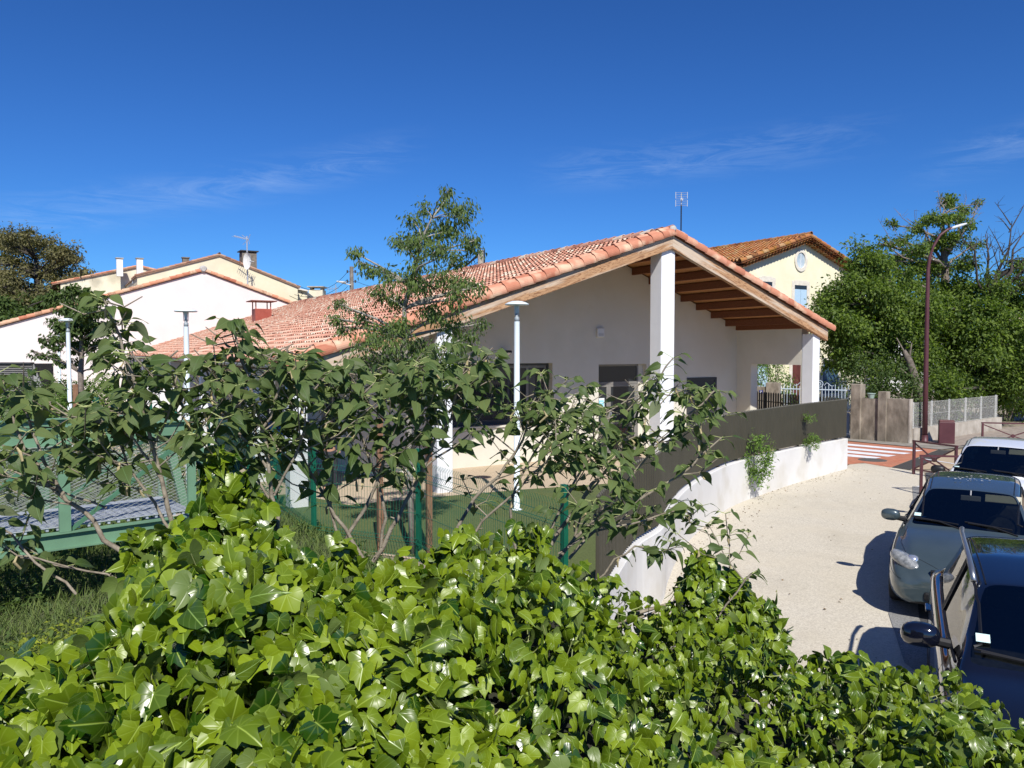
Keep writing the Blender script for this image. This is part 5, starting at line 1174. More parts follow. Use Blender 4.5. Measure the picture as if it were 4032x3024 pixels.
    def ell(c, rad, nme, mt, par=None, Mx=None, n=(10, 16)):
        m = MB(); vs_ = []; Mx = Mx or Matrix.Identity(3); rad = Vector(rad)
        for a in range(n[0]+1):
            for k in range(n[1]):
                th = math.pi*a/n[0]; ph = 2*math.pi*k/n[1]; sg = lambda v_: math.copysign(abs(v_)**.8, v_)
                vs_.append(Vector(c)+Mx @ Vector((rad.x*sg(math.sin(th)*math.cos(ph)), rad.y*sg(math.sin(th)*math.sin(ph)), rad.z*sg(math.cos(th)))))
        m.add(vs_, [(a*n[1]+k, (a+1)*n[1]+k, (a+1)*n[1]+(k+1) % n[1], a*n[1]+(k+1) % n[1]) for a in range(n[0]) for k in range(n[1])]); return loc(m, nme, mt, par, smooth=True)
    for sy in (-1, 1):
        X_ = Lg/2-prm['mx']; mm_ = ell((X_, sy*(hw+.10), prm['mz']), prm.get('mr', (.07, .125, .082)), 'wing_mirror', prm.get('mirror', paint))
        m = MB(); m.tube([(X_-.02, sy*(hw+.06), prm['mz']-.035), (X_-.05, sy*(hw-.10), prm['mz']-.06)], [.035, .04], 8); loc(m, 'arm', black_plastic, mm_)
        m = MB(); vs_ = [(X_-.052, sy*(hw+.10)+.095*math.cos(a), prm['mz']+.055*math.sin(a)) for a in np.linspace(0, 2*math.pi, 14, endpoint=False)]; m.add([(v_[0]-.012, v_[1], v_[2]) for v_ in vs_], [tuple(range(14))]); loc(m, 'glass', mirror_m, mm_)
        # headlights
        hx, hy, hz_ = prm['hl']; rot = Matrix.Rotation(R(-sy*prm.get('hlr', 52)), 3, 'Z') @ Matrix.Rotation(R(prm.get('hlt', 20)), 3, 'Y') @ Matrix.Rotation(R(sy*18), 3, 'X')
        hh_ = ell((Lg/2-hx, sy*hy, hz_), prm['hlr3'], 'headlight', mat('headlamp', (.13, .14, .14), (.34, .35, .35), .1, 20, coat=1), None, rot, (12, 20))
        ell((Lg/2-hx+.02, sy*(hy-.05), hz_+.035), (.075, .075, .07), 'reflector', mat('lamp_reflector', (.75, .77, .78), None, .15, metal=.8), hh_)
        ell((Lg/2-hx-.115, sy*(hy+.085), hz_+.045), (.06, .05, .045), 'indicator', mat('indicator_orange', (.55, .22, .08), (.65, .3, .12), .25, 20), hh_, rot)
        fx, fy_, fz = prm['fog']; ell((Lg/2-fx, sy*fy_, fz), (.055, .12, .06), 'fog_lamp', mat('fog_glass', (.5, .52, .53), (.65, .67, .68), .15, 30, coat=1), None, Matrix.Rotation(R(sy*22), 3, 'Z'))
        ell((Lg/2-fx-.012, sy*fy_, fz), (.055, .15, .085), 'fog_recess', black_plastic, None, Matrix.Rotation(R(sy*22), 3, 'Z'))
        ell((-Lg/2+.16, sy*(hw-.16), .82), (.12, .12, .14), 'tail_lamp', mat('tail_red', (.35, .01, .01), None, .2))
        for xd in prm['doors']:
            m = MB(); m.bar((Lg/2-xd, sy*(hw+.004), .78), (Lg/2-xd-.2, sy*(hw+.004), .785), .035, .028); loc(m, 'door_handle', prm.get('handle', paint), bevel=.008)
    # panel gaps, laid on the real body surface
    from mathutils.bvhtree import BVHTree
    bv = BVHTree.FromPolygons([Vector(v_) for v_ in vs], [f_ for m_, f_ in polys]); m = MB()
    def seam(pts, ax, r_=.0035, ymin=0):
        out = []
        for i in range(len(pts)-1):
            for k in range(9 if i == len(pts)-2 else 8):
                q = Vector(pts[i]).lerp(Vector(pts[i+1]), k/8); h_ = bv.ray_cast(q, Vector(ax))
                if h_[0] is not None and abs(h_[0].y) >= ymin: out.append(h_[0])
        if len(out) > 2: m.tube(out, r_, 4, cap=False)
    c0 = Lg/2
    for sy in (-1, 1):
        seam([(c0-prm['cowl']+.02, sy*(hw-.16), 3), (c0-prm['cowl']*.62, sy*(hw-.13), 3), (c0-prm['hl'][0]-.05, sy*(hw-.24), 3), (c0-.16, sy*.26, 3), (c0-.13, 0, 3)], (0, 0, -1))
        seam([(c0-prm['hdr']-.02, sy*(prm['gu']-.06), 3), (c0-prm['hdr']-.7, sy*(prm['gu']-.045), 3), (c0-prm['hdr']-1.5, sy*(prm['gu']-.05), 3)], (0, 0, -1), .008)
        for xd in (prm['hdr']-.55, prm['hdr']+.68, prm['hdr']+1.5): seam([(c0-xd, sy*3, .30), (c0-xd-.02, sy*3, .62), (c0-xd-.03, sy*3, prm['cz']-.10)], (0, -sy, 0))
        seam([(c0-prm['hdr']+.55, sy*3, .30), (c0-prm['hdr']-1.5, sy*3, .30)], (0, -sy, 0))
        seam([(c0-.05, sy*3, .50), (c0-.30, sy*3, .56), (c0-.55, sy*3, .60)], (0, -sy, 0))
    loc(m, 'panel_gaps', black_plastic); m = MB(); bl = prm['cz']-.03
    for sy in (-1, 1):
        seam([(c0-prm['cowl']-.16, sy*3, bl+.01), (c0-prm['hdr']-.1, sy*3, bl-.0), (c0-prm['hdr']-1.7, sy*3, bl+.02)], (0, -sy, 0), .014, prm['gu']+.12)
        seam([(c0-prm['cowl']-.20, sy*3, prm['cz']+.10), (c0-prm['cowl']-.42, sy*3, prm['cz']+.25), (c0-prm['hdr'], sy*3, prm['hz']-.075), (c0-prm['hdr']-.7, sy*3, prm['H']-.075), (c0-prm['hdr']-1.6, sy*3, prm['H']-.11)], (0, -sy, 0), .013, prm['gu']-.04)
        for q_ in (-.62, -.70): seam([(c0-prm['hdr']+q_, sy*3, bl), (c0-prm['hdr']+q_+.03, sy*3, prm['H']-.08)], (0, -sy, 0), .022)
    loc(m, 'window_trim', black_plastic)
    m = MB(); gx, gz = prm['grille']
    for k in range(3): m.box((Lg/2-gx+.004, 0, gz-.03+k*.03), (.05, .62, .014))
    m.box((Lg/2-gx-.02, 0, gz), (.05, .66, .10)); loc(m, 'grille', black_plastic, bevel=.01)
    m = MB(); m.box((Lg/2-.02, 0, .34), (.08, .78, .10)); loc(m, 'lower_intake', black_plastic, bevel=.02)
    m = MB(); m.box((Lg/2+.025, 0, .47), (.012, .52, .11)); loc(m, 'number_plate', mat('plate_white', (.75, .75, .75), None, .4))
    # wipers
    for y0_, y1_ in ((-.05, -.62), (.55, -.0)):
        xc = Lg/2-prm['cowl']-.02; zc = prm['cz']+.035; m = MB(); m.tube([(xc+.02, y0_, zc-.02), (xc-.07, (y0_+y1_)/2, zc+.045), (xc-.11, y1_, zc+.055)], .011, 5); m.tube([(xc-.05, y0_-.06, zc+.035), (xc-.13, y1_-.04, zc+.065)], .009, 5); loc(m, 'wiper', black_plastic)
    return root, f, lf, loc
grey_paint = mat('paint_grey_blue', (.050, .072, .080), (.062, .086, .094), .32, 2, metal=.25, coat=1.0, spec=.5)
black_paint = mat('paint_black', (.005, .006, .012), None, .12, coat=1.0)
white_paint = mat('paint_white_car', (.74, .77, .80), (.78, .80, .83), .25, 2, coat=1.0)
def stations(L, W, H, cowl, hdr, cz, hz, hood0=.60, belt=.92, rear='hatch', gu=.56):
    w = W/2; b0 = belt-.10
    s = [(0.00, w*.74, .27, hood0-.12, hood0-.05, w*.55, w*.50, hood0-.07),
         (.04, w*.80, .22, hood0-.04, hood0+.03, w*.62, w*.56, hood0+.0),
         (.16, w*.90, .19, hood0+.04, hood0+.10, w*.76, w*.64, hood0+.08),
         (.45, w*.975, .18, hood0+.12, (hood0+cz)/2+.05, w*.85, w*.70, (hood0+cz)/2+.03),
         (cowl*.68, w*.995, .18, b0-.0, cz-.035, w*.88, w*.76, cz-.06),
         (cowl-.03, w, .18, belt-.06, cz, w*.89, w*.84, cz-.03),
         (cowl+.03, w, .18, belt-.04, cz+.035, w*.895, w*.85, cz+.0)]
    for u in (.33, .68):
        s.append((cowl+(hdr-cowl)*u, w, .18, belt-.03+.02*u, cz+(hz-cz)*(u**.92), w*.895, w*.85+(gu-w*.85)*u, cz+(hz-cz)*(u**.95)-.05))
    s.append((hdr, w, .18, belt, hz, w*.89, gu, hz-.06))
    s.append((hdr+.10, w, .18, belt, hz+.018, w*.89, gu+.004, hz-.045))
    s.append((hdr+.62, w, .18, belt+.005, H, w*.89, gu+.01, H-.05))
    s.append((hdr+.72, w, .18, belt+.006, H, w*.89, gu+.01, H-.05))
    if rear == 'hatch':
        s += [(hdr+1.45, w, .18, belt+.02, H-.02, w*.88, gu, H-.07), (L-.62, w*.99, .18, belt+.04, H-.07, w*.86, gu-.03, H-.12), (L-.50, w*.985, .18, belt+.04, H-.11, w*.85, gu-.04, H-.17), (L-.18, w*.95, .2, belt+.02, belt+.14, w*.80, w*.74, belt+.08), (L-.06, w*.93, .22, belt-.05, belt+.02, w*.76, w*.68, belt-.01), (L, w*.86, .30, belt-.3, belt-.2, w*.66, w*.6, belt-.24)]
    return s
pg = dict(L=4.5, W=1.72, H=1.44, hdr=2.02, gu=.56, cowl=1.22, cz=.93, dash=.93, hz=1.36, R=.305, axles=(.86, 3.46), mx=1.62, mz=.98, hl=(.33, .60, .645), hlr3=(.25, .15, .085), fog=(.13, .60, .40), doors=(2.55, 3.4), grille=(.05, .60), ws0=6, ws1=9, rg0=15, rg1=16, pil=(11,), visor=True, clear=True)
pg['st'] = stations(4.5, 1.72, 1.44, 1.22, 2.02, .93, 1.36, .56, .90, gu=.56)
cw = P(3651, 1924, 10.9); cg = car('dusty grey blue hatchback with bird droppings parked between the black and the white car', 33, (5.93, 10.95), 1.36, pg, grey_paint)
pbk = dict(L=4.35, W=1.80, H=1.56, hdr=1.98, gu=.60, cowl=1.18, cz=1.04, dash=1.02, hz=1.48, R=.33, axles=(.86, 3.42), mx=1.60, mz=1.10, mr=(.085, .14, .095), hl=(.33, .66, .76), hlr3=(.24, .14, .09), fog=(.12, .64, .42), doors=(2.5, 3.3), grille=(.04, .70), ws0=6, ws1=9, rg0=15, rg1=16, pil=(11,), clear=True)
pbk['st'] = stations(4.35, 1.80, 1.56, 1.18, 1.98, 1.04, 1.48, .68, .98, gu=.60)
cb = car('glossy black estate with silver roof rails, nearest the camera at the right edge', 27, (3.70, 6.04), 1.5, pbk, black_paint)
pw = dict(L=3.9, W=1.68, H=1.57, hdr=1.80, gu=.57, cowl=1.0, cz=1.02, dash=1.0, hz=1.49, R=.29, axles=(.76, 3.2), mx=1.34, mz=1.02, mirror=black_plastic, hl=(.30, .58, .72), hlr3=(.22, .14, .09), fog=(.12, .58, .40), doors=(2.3, 3.0), grille=(.04, .64), ws0=6, ws1=9, rg0=15, rg1=16, pil=(11,), visor=True)
pw['st'] = stations(3.9, 1.68, 1.57, 1.0, 1.80, 1.02, 1.49, .64, .97, gu=.57)
cwh = car('small white hatchback with black mirrors parked farthest along behind the grey car', 38, (8.77, 14.85), 1.42, pw, white_paint)
# roof rails, stickers, droppings
root, f, lf, loc = cb
for sy in (-1, 1):
    m = MB(); xs = 4.35/2-2.05; pts = [(xs, sy*.62, 1.45), (xs-.12, sy*.63, 1.525), (xs-.5, sy*.635, 1.57), (xs-1.3, sy*.63, 1.57), (xs-1.62, sy*.61, 1.54), (xs-1.72, sy*.6, 1.50)]; m.tube(pts, [.022, .024, .02, .02, .024, .022], 8); loc(m, 'roof_rail', mat('rail_silver', (.30, .32, .34), None, .3, metal=.8), smooth=True)
stk = mat('sticker_pale', (.55, .75, .74), None, .6)
def sticker(c, par_loc, sx=.07, sy=.06, tilt=33, m_=stk, nme='sticker', yaw=0):
    m = MB(); m.box(c, (sx, sy, .003), M=Matrix.Rotation(R(yaw), 3, 'Z') @ Matrix.Rotation(R(tilt), 3, 'Y')); return par_loc(m, nme, m_)
sticker((4.5/2-1.42, -.60, 1.06), cg[3], .06, .08); sticker((4.35/2-1.42, -.60, 1.20), cb[3], .075, .09); sticker((3.9/2-1.17, -.60, 1.12), cwh[3], .05, .08)
m = MB()
for _ in range(26):
    c = Vector((rs.normal(-.35, .14), rs.normal(.02, .14), 1.441)); r_ = rs.rand()*.012+.004
    m.add([c+Vector((r_*(1+.4*rs.rand())*math.cos(a), r_*(1+.6*rs.rand())*math.sin(a), 0)) for a in np.linspace(0, 2*math.pi, 8, endpoint=False)], [tuple(range(8))])
cg[3](m, 'bird_droppings', mat('droppings', (.7, .7, .68), None, .9))
m = MB(); m.box((4.5/2-1.98, -.02, 1.22), (.015, .02, .05)); m.tube([(4.5/2-1.98, -.02, 1.25), (4.5/2-2.0, -.0, 1.33)], .003, 4); cg[3](m, 'hanging_charm', mat('charm', (.6, .58, .5), None, .5))
# ================================================================== TREES AND PLANTS
def rand_unit(n):
    v = rs.normal(size=(n, 3)); return unit(v)
def tree(name, label, cat, trunk, trad, clumps, nleaf, lsize, lmat, bmat, group=None, droop=.35, tm=T_SM, twigs=6, sub=5, limb=.35, up=.5, fill=.6, jit=.28, bare=()):
    """trunk: list of points; clumps: list of (centre, radius, weight)"""
    base = trunk[0]; t = thing(name, label, cat, base, group)
    m = MB(); tp = [Vector(p) for p in trunk]; m.tube(tp, trad, 9); tr = m.build('trunk', bmat, t, smooth=True)
    m = MB(); ends = []; wts = []
    for c, r, wgt in clumps:
        c = Vector(c); best = None
        for i, p in enumerate(tp[1:], 1):
            q = p; dz = c.z-q.z; dist = (c-q).length+max(0, -dz+.2*dist_h(c, q))*1.5
            if best is None or dist < best[0]: best = (dist, q, trad[i])
        q, tr_ = best[1], best[2]; L_ = (c-q).length; r0 = min(tr_*.75, .018*L_+.012+limb*.02*L_)
        mid_ = q.lerp(c, .5)+Vector((rs.normal()*.06*L_, rs.normal()*.06*L_, rs.rand()*.10*L_))
        pts = [q, q.lerp(mid_, .55)+Vector((rs.normal()*.02*L_, rs.normal()*.02*L_, .02*L_)), mid_, mid_.lerp(c, .6)+Vector((rs.normal()*.03*L_, rs.normal()*.03*L_, 0)), c]
        m.tube(pts, [r0, r0*.85, r0*.65, r0*.45, r0*.28], 6)
        for k in range(twigs):
            d = Vector(rand_unit(1)[0]); d.z = d.z*.7+up*.35; s0 = (mid_.lerp(c, .3+.7*rs.rand())); e = c+d*r*(.55+.45*rs.rand())
            kn = s0.lerp(e, .5)+Vector(rs.normal(size=3))*.07*r; m.tube([s0, kn, e], [r0*.32, r0*.22, r0*.10], 4, cap=False)
            for j in range(sub):
                a = kn.lerp(e, rs.rand()); b = a+Vector(rand_unit(1)[0])*r*.35*(0.5+rs.rand()); b.z += up*.05*r
                m.tube([a, b], [r0*.12, r0*.05], 3, cap=False); ends.append((a, b)); wts.append(wgt*r*r)
    for a, b, r_ in bare:
        a = Vector(a); b = Vector(b); L_ = (b-a).length; k1 = a.lerp(b, .35)+Vector(rs.normal(size=3))*.04*L_; k2 = a.lerp(b, .7)+Vector(rs.normal(size=3))*.05*L_
        m.tube([a, k1, k2, b], [r_, r_*.7, r_*.45, r_*.15], 6)
        for j in range(7):
            s0 = a.lerp(b, .35+.6*rs.rand()); e = s0+(b-a).normalized()*L_*.25+Vector(rand_unit(1)[0])*L_*.22; m.tube([s0, s0.lerp(e, .5)+Vector(rs.normal(size=3))*.02*L_, e], [r_*.3, r_*.2, r_*.07], 4, cap=False)
            for q_ in range(4):
                s1 = s0.lerp(e, .4+.6*rs.rand()); e1 = s1+Vector(rand_unit(1)[0])*L_*.10+Vector((0, 0, .04*L_)); m.tube([s1, e1], [r_*.12, r_*.04], 3, cap=False)
    m.build('branches', bmat, tr, smooth=True)
    E_ = np.array([[*a, *b] for a, b in ends]); wts = np.array(wts); wts = wts/wts.sum(); n = nleaf
    ix = rs.choice(len(E_), n, p=wts); u = rs.rand(n, 1)**.7
    clr = np.array([r for c, r, w_ in clumps])[(ix//(twigs*sub))]; cc = np.array([tuple(c) for c, r, w_ in clumps])[(ix//(twigs*sub))]
    pos = E_[ix, :3]*(1-u)+E_[ix, 3:]*u+rs.normal(size=(n, 3))*(clr[:, None]*jit)*np.array([1, 1, .7])*fill
    out = unit(pos-cc); tip = unit(out*.6+rs.normal(size=(n, 3))*.6+np.array([0, 0, -droop*1.6])); nr = unit(rs.normal(size=(n, 3))*.55+np.array([0, 0, .8])+out*.25)
    leaves('foliage', tm, pos, tip, nr, lsize*(.7+.6*rs.rand(n)), lmat, t)
    return t
def dist_h(a, b): return math.hypot(a.x-b.x, a.y-b.y)
lf_maple = leafmat('leaf_ash_maple', (.065, .115, .022), (.14, .20, .045), (.12, .17, .07), .5, .35)
lf_bright = leafmat('leaf_lime', (.055, .10, .014), (.17, .24, .032), (.10, .16, .04), .5, .40)
lf_mid = leafmat('leaf_mid', (.045, .085, .018), (.09, .14, .03), (.08, .12, .04), .55, .35)
lf_olive = leafmat('leaf_olive_brown', (.10, .095, .035), (.19, .175, .075), (.15, .145, .07), .6, .3)
lf_mul = leafmat('leaf_mulberry', (.050, .088, .018), (.125, .165, .050), (.15, .18, .09), .48, .28, vein=(.12, .20, .07), veinw=.035, nv=7, spec=.4)
lf_ivy = leafmat('leaf_ivy', (.018, .055, .003), (.190, .262, .009), (.12, .17, .04), .23, .13, vein=(.30, .40, .06), veinw=.028, nv=0, spec=.52)
lf_ivya = leafmat('leaf_ivy_adult', (.020, .055, .004), (.185, .25, .012), (.12, .17, .04), .25, .13, vein=(.24, .36, .08), veinw=.04, nv=4, spec=.52)
lf_shrub = leafmat('leaf_shrub', (.07, .14, .02), (.17, .27, .05), (.12, .19, .05), .4, .35)
lf_weed = leafmat('leaf_weed', (.04, .085, .018), (.11, .17, .035), (.09, .13, .04), .6, .35)
lf_yellow = leafmat('leaf_yellowgreen', (.14, .19, .02), (.32, .36, .03), (.2, .24, .05), .6, .4)

# slim staked maple in front of the porch
sY = sb.y
tk = [sb]+[P(x, y, sY) for x, y in ((1614, 1900), (1610, 1650), (1600, 1450), (1594, 1330), (1592, 1215), (1612, 1130), (1640, 1030), (1660, 940), (1700, 860), (1752, 790))]
cl = []
for x, y, r in ((1766, 752, 26), (1811, 825, 48), (1740, 800, 30), (1670, 825, 34), (1621, 868, 36), (1835, 858, 40), (1686, 910, 58), (1768, 905, 60), (1866, 948, 38), (1871, 985, 36), (1578, 950, 42), (1660, 975, 55), (1741, 1004, 52), (1795, 1040, 44), (1383, 990, 32), (1412, 1031, 20), (1475, 1062, 32), (1524, 1085, 40), (1590, 1098, 46), (1650, 1047, 40), (1500, 1160, 44), (1575, 1177, 48), (1660, 1120, 45), (1741, 1100, 50), (1815, 1134, 48), (1890, 1128, 34), (1795, 1180, 50), (1336, 1199, 28), (1303, 1250, 34), (1367, 1291, 36), (1430, 1260, 38), (1480, 1310, 52), (1560, 1270, 48), (1714, 1242, 56), (1768, 1290, 54), (1822, 1351, 50), (1900, 1272, 34), (1870, 1318, 38), (1551, 1370, 60), (1632, 1388, 58), (1440, 1380, 52), (1400, 1421, 44), (1500, 1430, 58), (1687, 1421, 60), (1768, 1440, 56), (1600, 1460, 60), (1741, 1513, 40), (1660, 1520, 45), (1540, 1500, 50)):
    Y = sY+rs.normal()*.35; c = P(x, y, Y); cl.append((c, r*1.15/F*sY, 1))
tree('maple_tree', 'slim young ash leaved maple with airy crown rising in front of the tiled roof', 'tree', tk, [.055, .052, .048, .044, .04, .036, .032, .026, .02, .014, .008], cl, 13000, .072, lf_maple, bark_young, droop=.9, twigs=4, sub=4, limb=.03, tm=[tmpl_small(.34, .3, .25), tmpl_small(.42, .2, .3)], jit=.62)
# young tree near the pink hall
yY = 24.4; yb = P(320, 1655, yY); yb.z = 0
tk = [yb]+[P(x, y, yY) for x, y in ((320, 1600), (318, 1470), (322, 1400), (322, 1340), (318, 1280), (316, 1220), (305, 1160))]
cl = [(P(x, y, yY+rs.normal()*.6), r/F*yY, w_) for x, y, r, w_ in ((285, 1160, 38, 1.3), (340, 1175, 45, 1.3), (400, 1170, 30, 1), (260, 1215, 50, 1.2), (330, 1230, 60, 1.3), (395, 1230, 42, 1), (205, 1285, 38, 1), (275, 1290, 55, 1), (350, 1300, 60, 1.1), (415, 1300, 38, .8), (180, 1340, 34, .7), (240, 1350, 50, .8), (310, 1370, 50, .8), (380, 1370, 45, .7), (425, 1350, 30, .5), (150, 1395, 28, .5), (210, 1410, 36, .5), (280, 1430, 34, .4), (390, 1440, 26, .4), (130, 1385, 18, .3))]
tree('young_tree', 'young staked tree with dark airy crown in front of the pink hall', 'tree', tk, [.10, .09, .085, .075, .06, .05, .035, .015], cl, 6500, .13, lf_mid, bark_grey, droop=.6, twigs=5, sub=4, limb=.05)
# big tree at the far left
bY = 72; bb = P(150, 1381, bY); bb.z = 0; tk = [bb]+[P(x, y, bY) for x, y in ((150, 1300), (160, 1200), (150, 1100), (140, 1020))]
cl = []
for i in range(110):
    a = rs.rand()*2*math.pi; rr = math.sqrt(rs.rand()); x = 70+rr*math.cos(a)*330; y = 1140+rr*math.sin(a)*215
    if y < 905+max(0, x-200)*.75 or y > 1330: continue
    cl.append((P(x, y, bY+rs.normal()*4), (30+rs.rand()*30)/F*bY, 1))
for x, y, r in ((30, 925, 36), (110, 920, 40), (190, 950, 40), (250, 985, 36), (300, 1030, 30), (340, 1085, 28), (390, 1100, 22), (420, 1098, 16), (-20, 950, 50), (-60, 1060, 60), (370, 1115, 22)): cl.append((P(x, y, bY+rs.normal()*3), r/F*bY, 1))
tree('deciduous_tree', 'large broad olive brown tree standing behind the houses at far left', 'tree', tk, [.7, .6, .5, .35, .15], cl, 46000, .27, lf_olive, bark_dark, droop=.2, twigs=5, sub=4, limb=.12, jit=.5)
cl = [(P(x, y, 60+rs.normal()*2), r/F*60, 1) for x, y, r in ((-40, 1280, 60), (40, 1270, 60), (120, 1250, 50), (80, 1200, 50), (180, 1200, 40), (220, 1250, 45), (200, 1290, 40), (0, 1220, 50), (225, 1170, 30))]
tk = [P(90, 1381, 60)]; tk[0].z = 0; tk += [P(90, 1340, 60), P(95, 1280, 60), P(100, 1220, 60)]
tree('evergreen_bush', 'dark green bushy tree below the large olive brown tree at far left', 'tree', tk, [.4, .35, .3, .1], cl, 9000, .32, lf_mid, bark_dark, jit=.4)
# trees behind the chain link fence on the right
def pxcl(lst, Y, sp=1.2, k=1.0): return [(P(x, y, Y+rs.normal()*sp), r*k/F*Y, w_) for x, y, r, w_ in lst]
Ya_ = 33.5; b0 = P(3640, 1690, Ya_); b0.z = 0; tk = [b0]+[P(x, y, Ya_) for x, y in ((3628, 1600), (3600, 1500), (3575, 1420), (3555, 1330), (3540, 1240), (3530, 1150))]
L1 = [(3310, 1135, 55, 1), (3370, 1110, 50, 1), (3260, 1200, 55, 1), (3350, 1200, 75, 1.2), (3440, 1160, 70, 1.2), (3240, 1270, 50, 1), (3320, 1290, 75, 1.2), (3420, 1270, 80, 1.2), (3500, 1200, 70, 1.1), (3520, 1290, 75, 1), (3290, 1370, 60, 1), (3380, 1370, 75, 1), (3460, 1380, 70, .8), (3270, 1430, 40, .7), (3340, 1440, 40, .6), (3400, 1470, 50, .7), (3450, 1540, 50, .7), (3380, 1010, 55, .6), (3430, 1050, 60, .9), (3490, 1080, 60, .9), (3560, 1120, 65, .9), (3350, 1060, 40, .5), (3225, 1215, 30, .9), (3230, 1320, 35, .9), (3590, 1370, 60, .7), (3620, 1290, 70, .9), (3440, 1330, 60, 1), (3500, 1450, 50, .6), (3560, 1200, 60, .9), (3600, 1230, 60, .9), (3570, 1450, 55, .8), (3640, 1400, 55, .8), (3640, 1220, 60, .8), (3590, 1530, 45, .6)]
tree('lime_tree', 'dense bright green lime tree overlapping the yellow villa wall', 'tree', tk, [.26, .22, .20, .17, .14, .10, .06], pxcl(L1, Ya_, 1.0, 1.15), 46000, .155, lf_bright, bark_dark, droop=.25, twigs=7, sub=5, limb=.12, jit=.56)
Yb = 36.5; b0 = P(3755, 1690, Yb); b0.z = 0; tk = [b0]+[P(x, y, Yb) for x, y in ((3750, 1500), (3735, 1340), (3725, 1200), (3720, 1060), (3715, 950), (3710, 850))]
L2 = [(3735, 800, 34, .8), (3700, 860, 40, .6), (3760, 860, 36, .5), (3800, 830, 32, .35), (3640, 870, 34, .4), (3600, 900, 34, .35), (3500, 885, 22, .35), (3540, 940, 36, .35), (3600, 980, 45, .5), (3680, 960, 50, .55), (3760, 950, 46, .5), (3820, 880, 30, .35), (3860, 800, 22, .25), (3560, 1030, 45, .6), (3640, 1060, 55, .7), (3720, 1060, 55, .6), (3790, 1040, 50, .5), (3480, 960, 34, .3), (3460, 1020, 30, .4), (3650, 1140, 55, .7), (3740, 1150, 55, .6), (3810, 1130, 50, .5), (3840, 960, 36, .3)]
bare = [(P(3715, 950, Yb), P(3700, 790, Yb), .07), (P(3720, 1000, Yb), P(3800, 800, Yb+1), .07), (P(3725, 1050, Yb), P(3570, 860, Yb), .08), (P(3725, 1080, Yb), P(3460, 940, Yb-1), .08), (P(3720, 1020, Yb), P(3850, 810, Yb), .07), (P(3730, 1100, Yb), P(3400, 1000, Yb+1), .07)]
tree('plane_tree', 'tall sparse tree with thin twiggy top directly behind the street lamp', 'tree', tk, [.34, .30, .27, .22, .17, .12, .05], pxcl(L2, Yb, 1.5), 13000, .14, lf_bright, bark_grey, droop=.3, twigs=7, sub=5, limb=.12, jit=.5, bare=bare)
Yc = 34.5; b0 = P(3890, 1690, Yc); b0.z = 0; tk = [b0]+[P(x, y, Yc) for x, y in ((3880, 1550), (3878, 1400), (3885, 1270), (3900, 1180), (3925, 1080))]
L3 = [(3700, 1230, 60, 1), (3780, 1220, 60, 1), (3860, 1230, 60, 1), (3950, 1190, 60, .9), (4030, 1220, 60, .9), (3740, 1300, 70, 1), (3830, 1310, 70, 1), (3920, 1290, 70, 1), (4010, 1300, 60, 1), (3700, 1380, 60, .9), (3790, 1400, 70, 1), (3880, 1400, 70, 1), (3970, 1400, 70, 1), (4060, 1400, 70, 1), (3740, 1480, 60, 1), (3830, 1490, 60, 1), (3920, 1500, 60, 1), (4010, 1500, 60, 1), (4090, 1320, 80, 1), (3790, 1540, 45, 1), (3880, 1560, 45, .8), (4000, 1100, 40, .5), (3990, 1030, 30, .3), (4040, 1050, 40, .5), (3900, 1080, 30, .3), (3960, 1140, 40, .5), (4070, 1120, 50, .6), (3980, 1580, 50, .8), (4060, 1580, 60, .8), (3660, 1300, 60, 1), (3665, 1440, 55, 1), (3720, 1540, 50, 1), (3760, 1160, 50, .8), (3830, 1170, 50, .8), (3900, 1160, 45, .7), (3690, 1180, 50, .8)]
bare = [(P(3900, 1180, Yc), P(3880, 920, Yc), .10), (P(3900, 1180, Yc), P(3985, 870, Yc+1), .10), (P(3905, 1150, Yc), P(4040, 900, Yc), .09), (P(3925, 1100, Yc), P(4070, 980, Yc), .09), (P(3900, 1200, Yc), P(3790, 940, Yc), .08), (P(3930, 1150, Yc), P(4090, 1010, Yc-1), .09), (P(3895, 1230, Yc), P(4100, 1060, Yc-1), .10)]
tree('lime_tree', 'wide leafy tree with black bare branches on top at the right edge', 'tree', tk, [.32, .28, .25, .2, .16, .08], pxcl(L3, Yc, 1.2, 1.15), 50000, .155, lf_bright, bark_dark, droop=.25, twigs=7, sub=5, limb=.12, jit=.56, bare=bare)
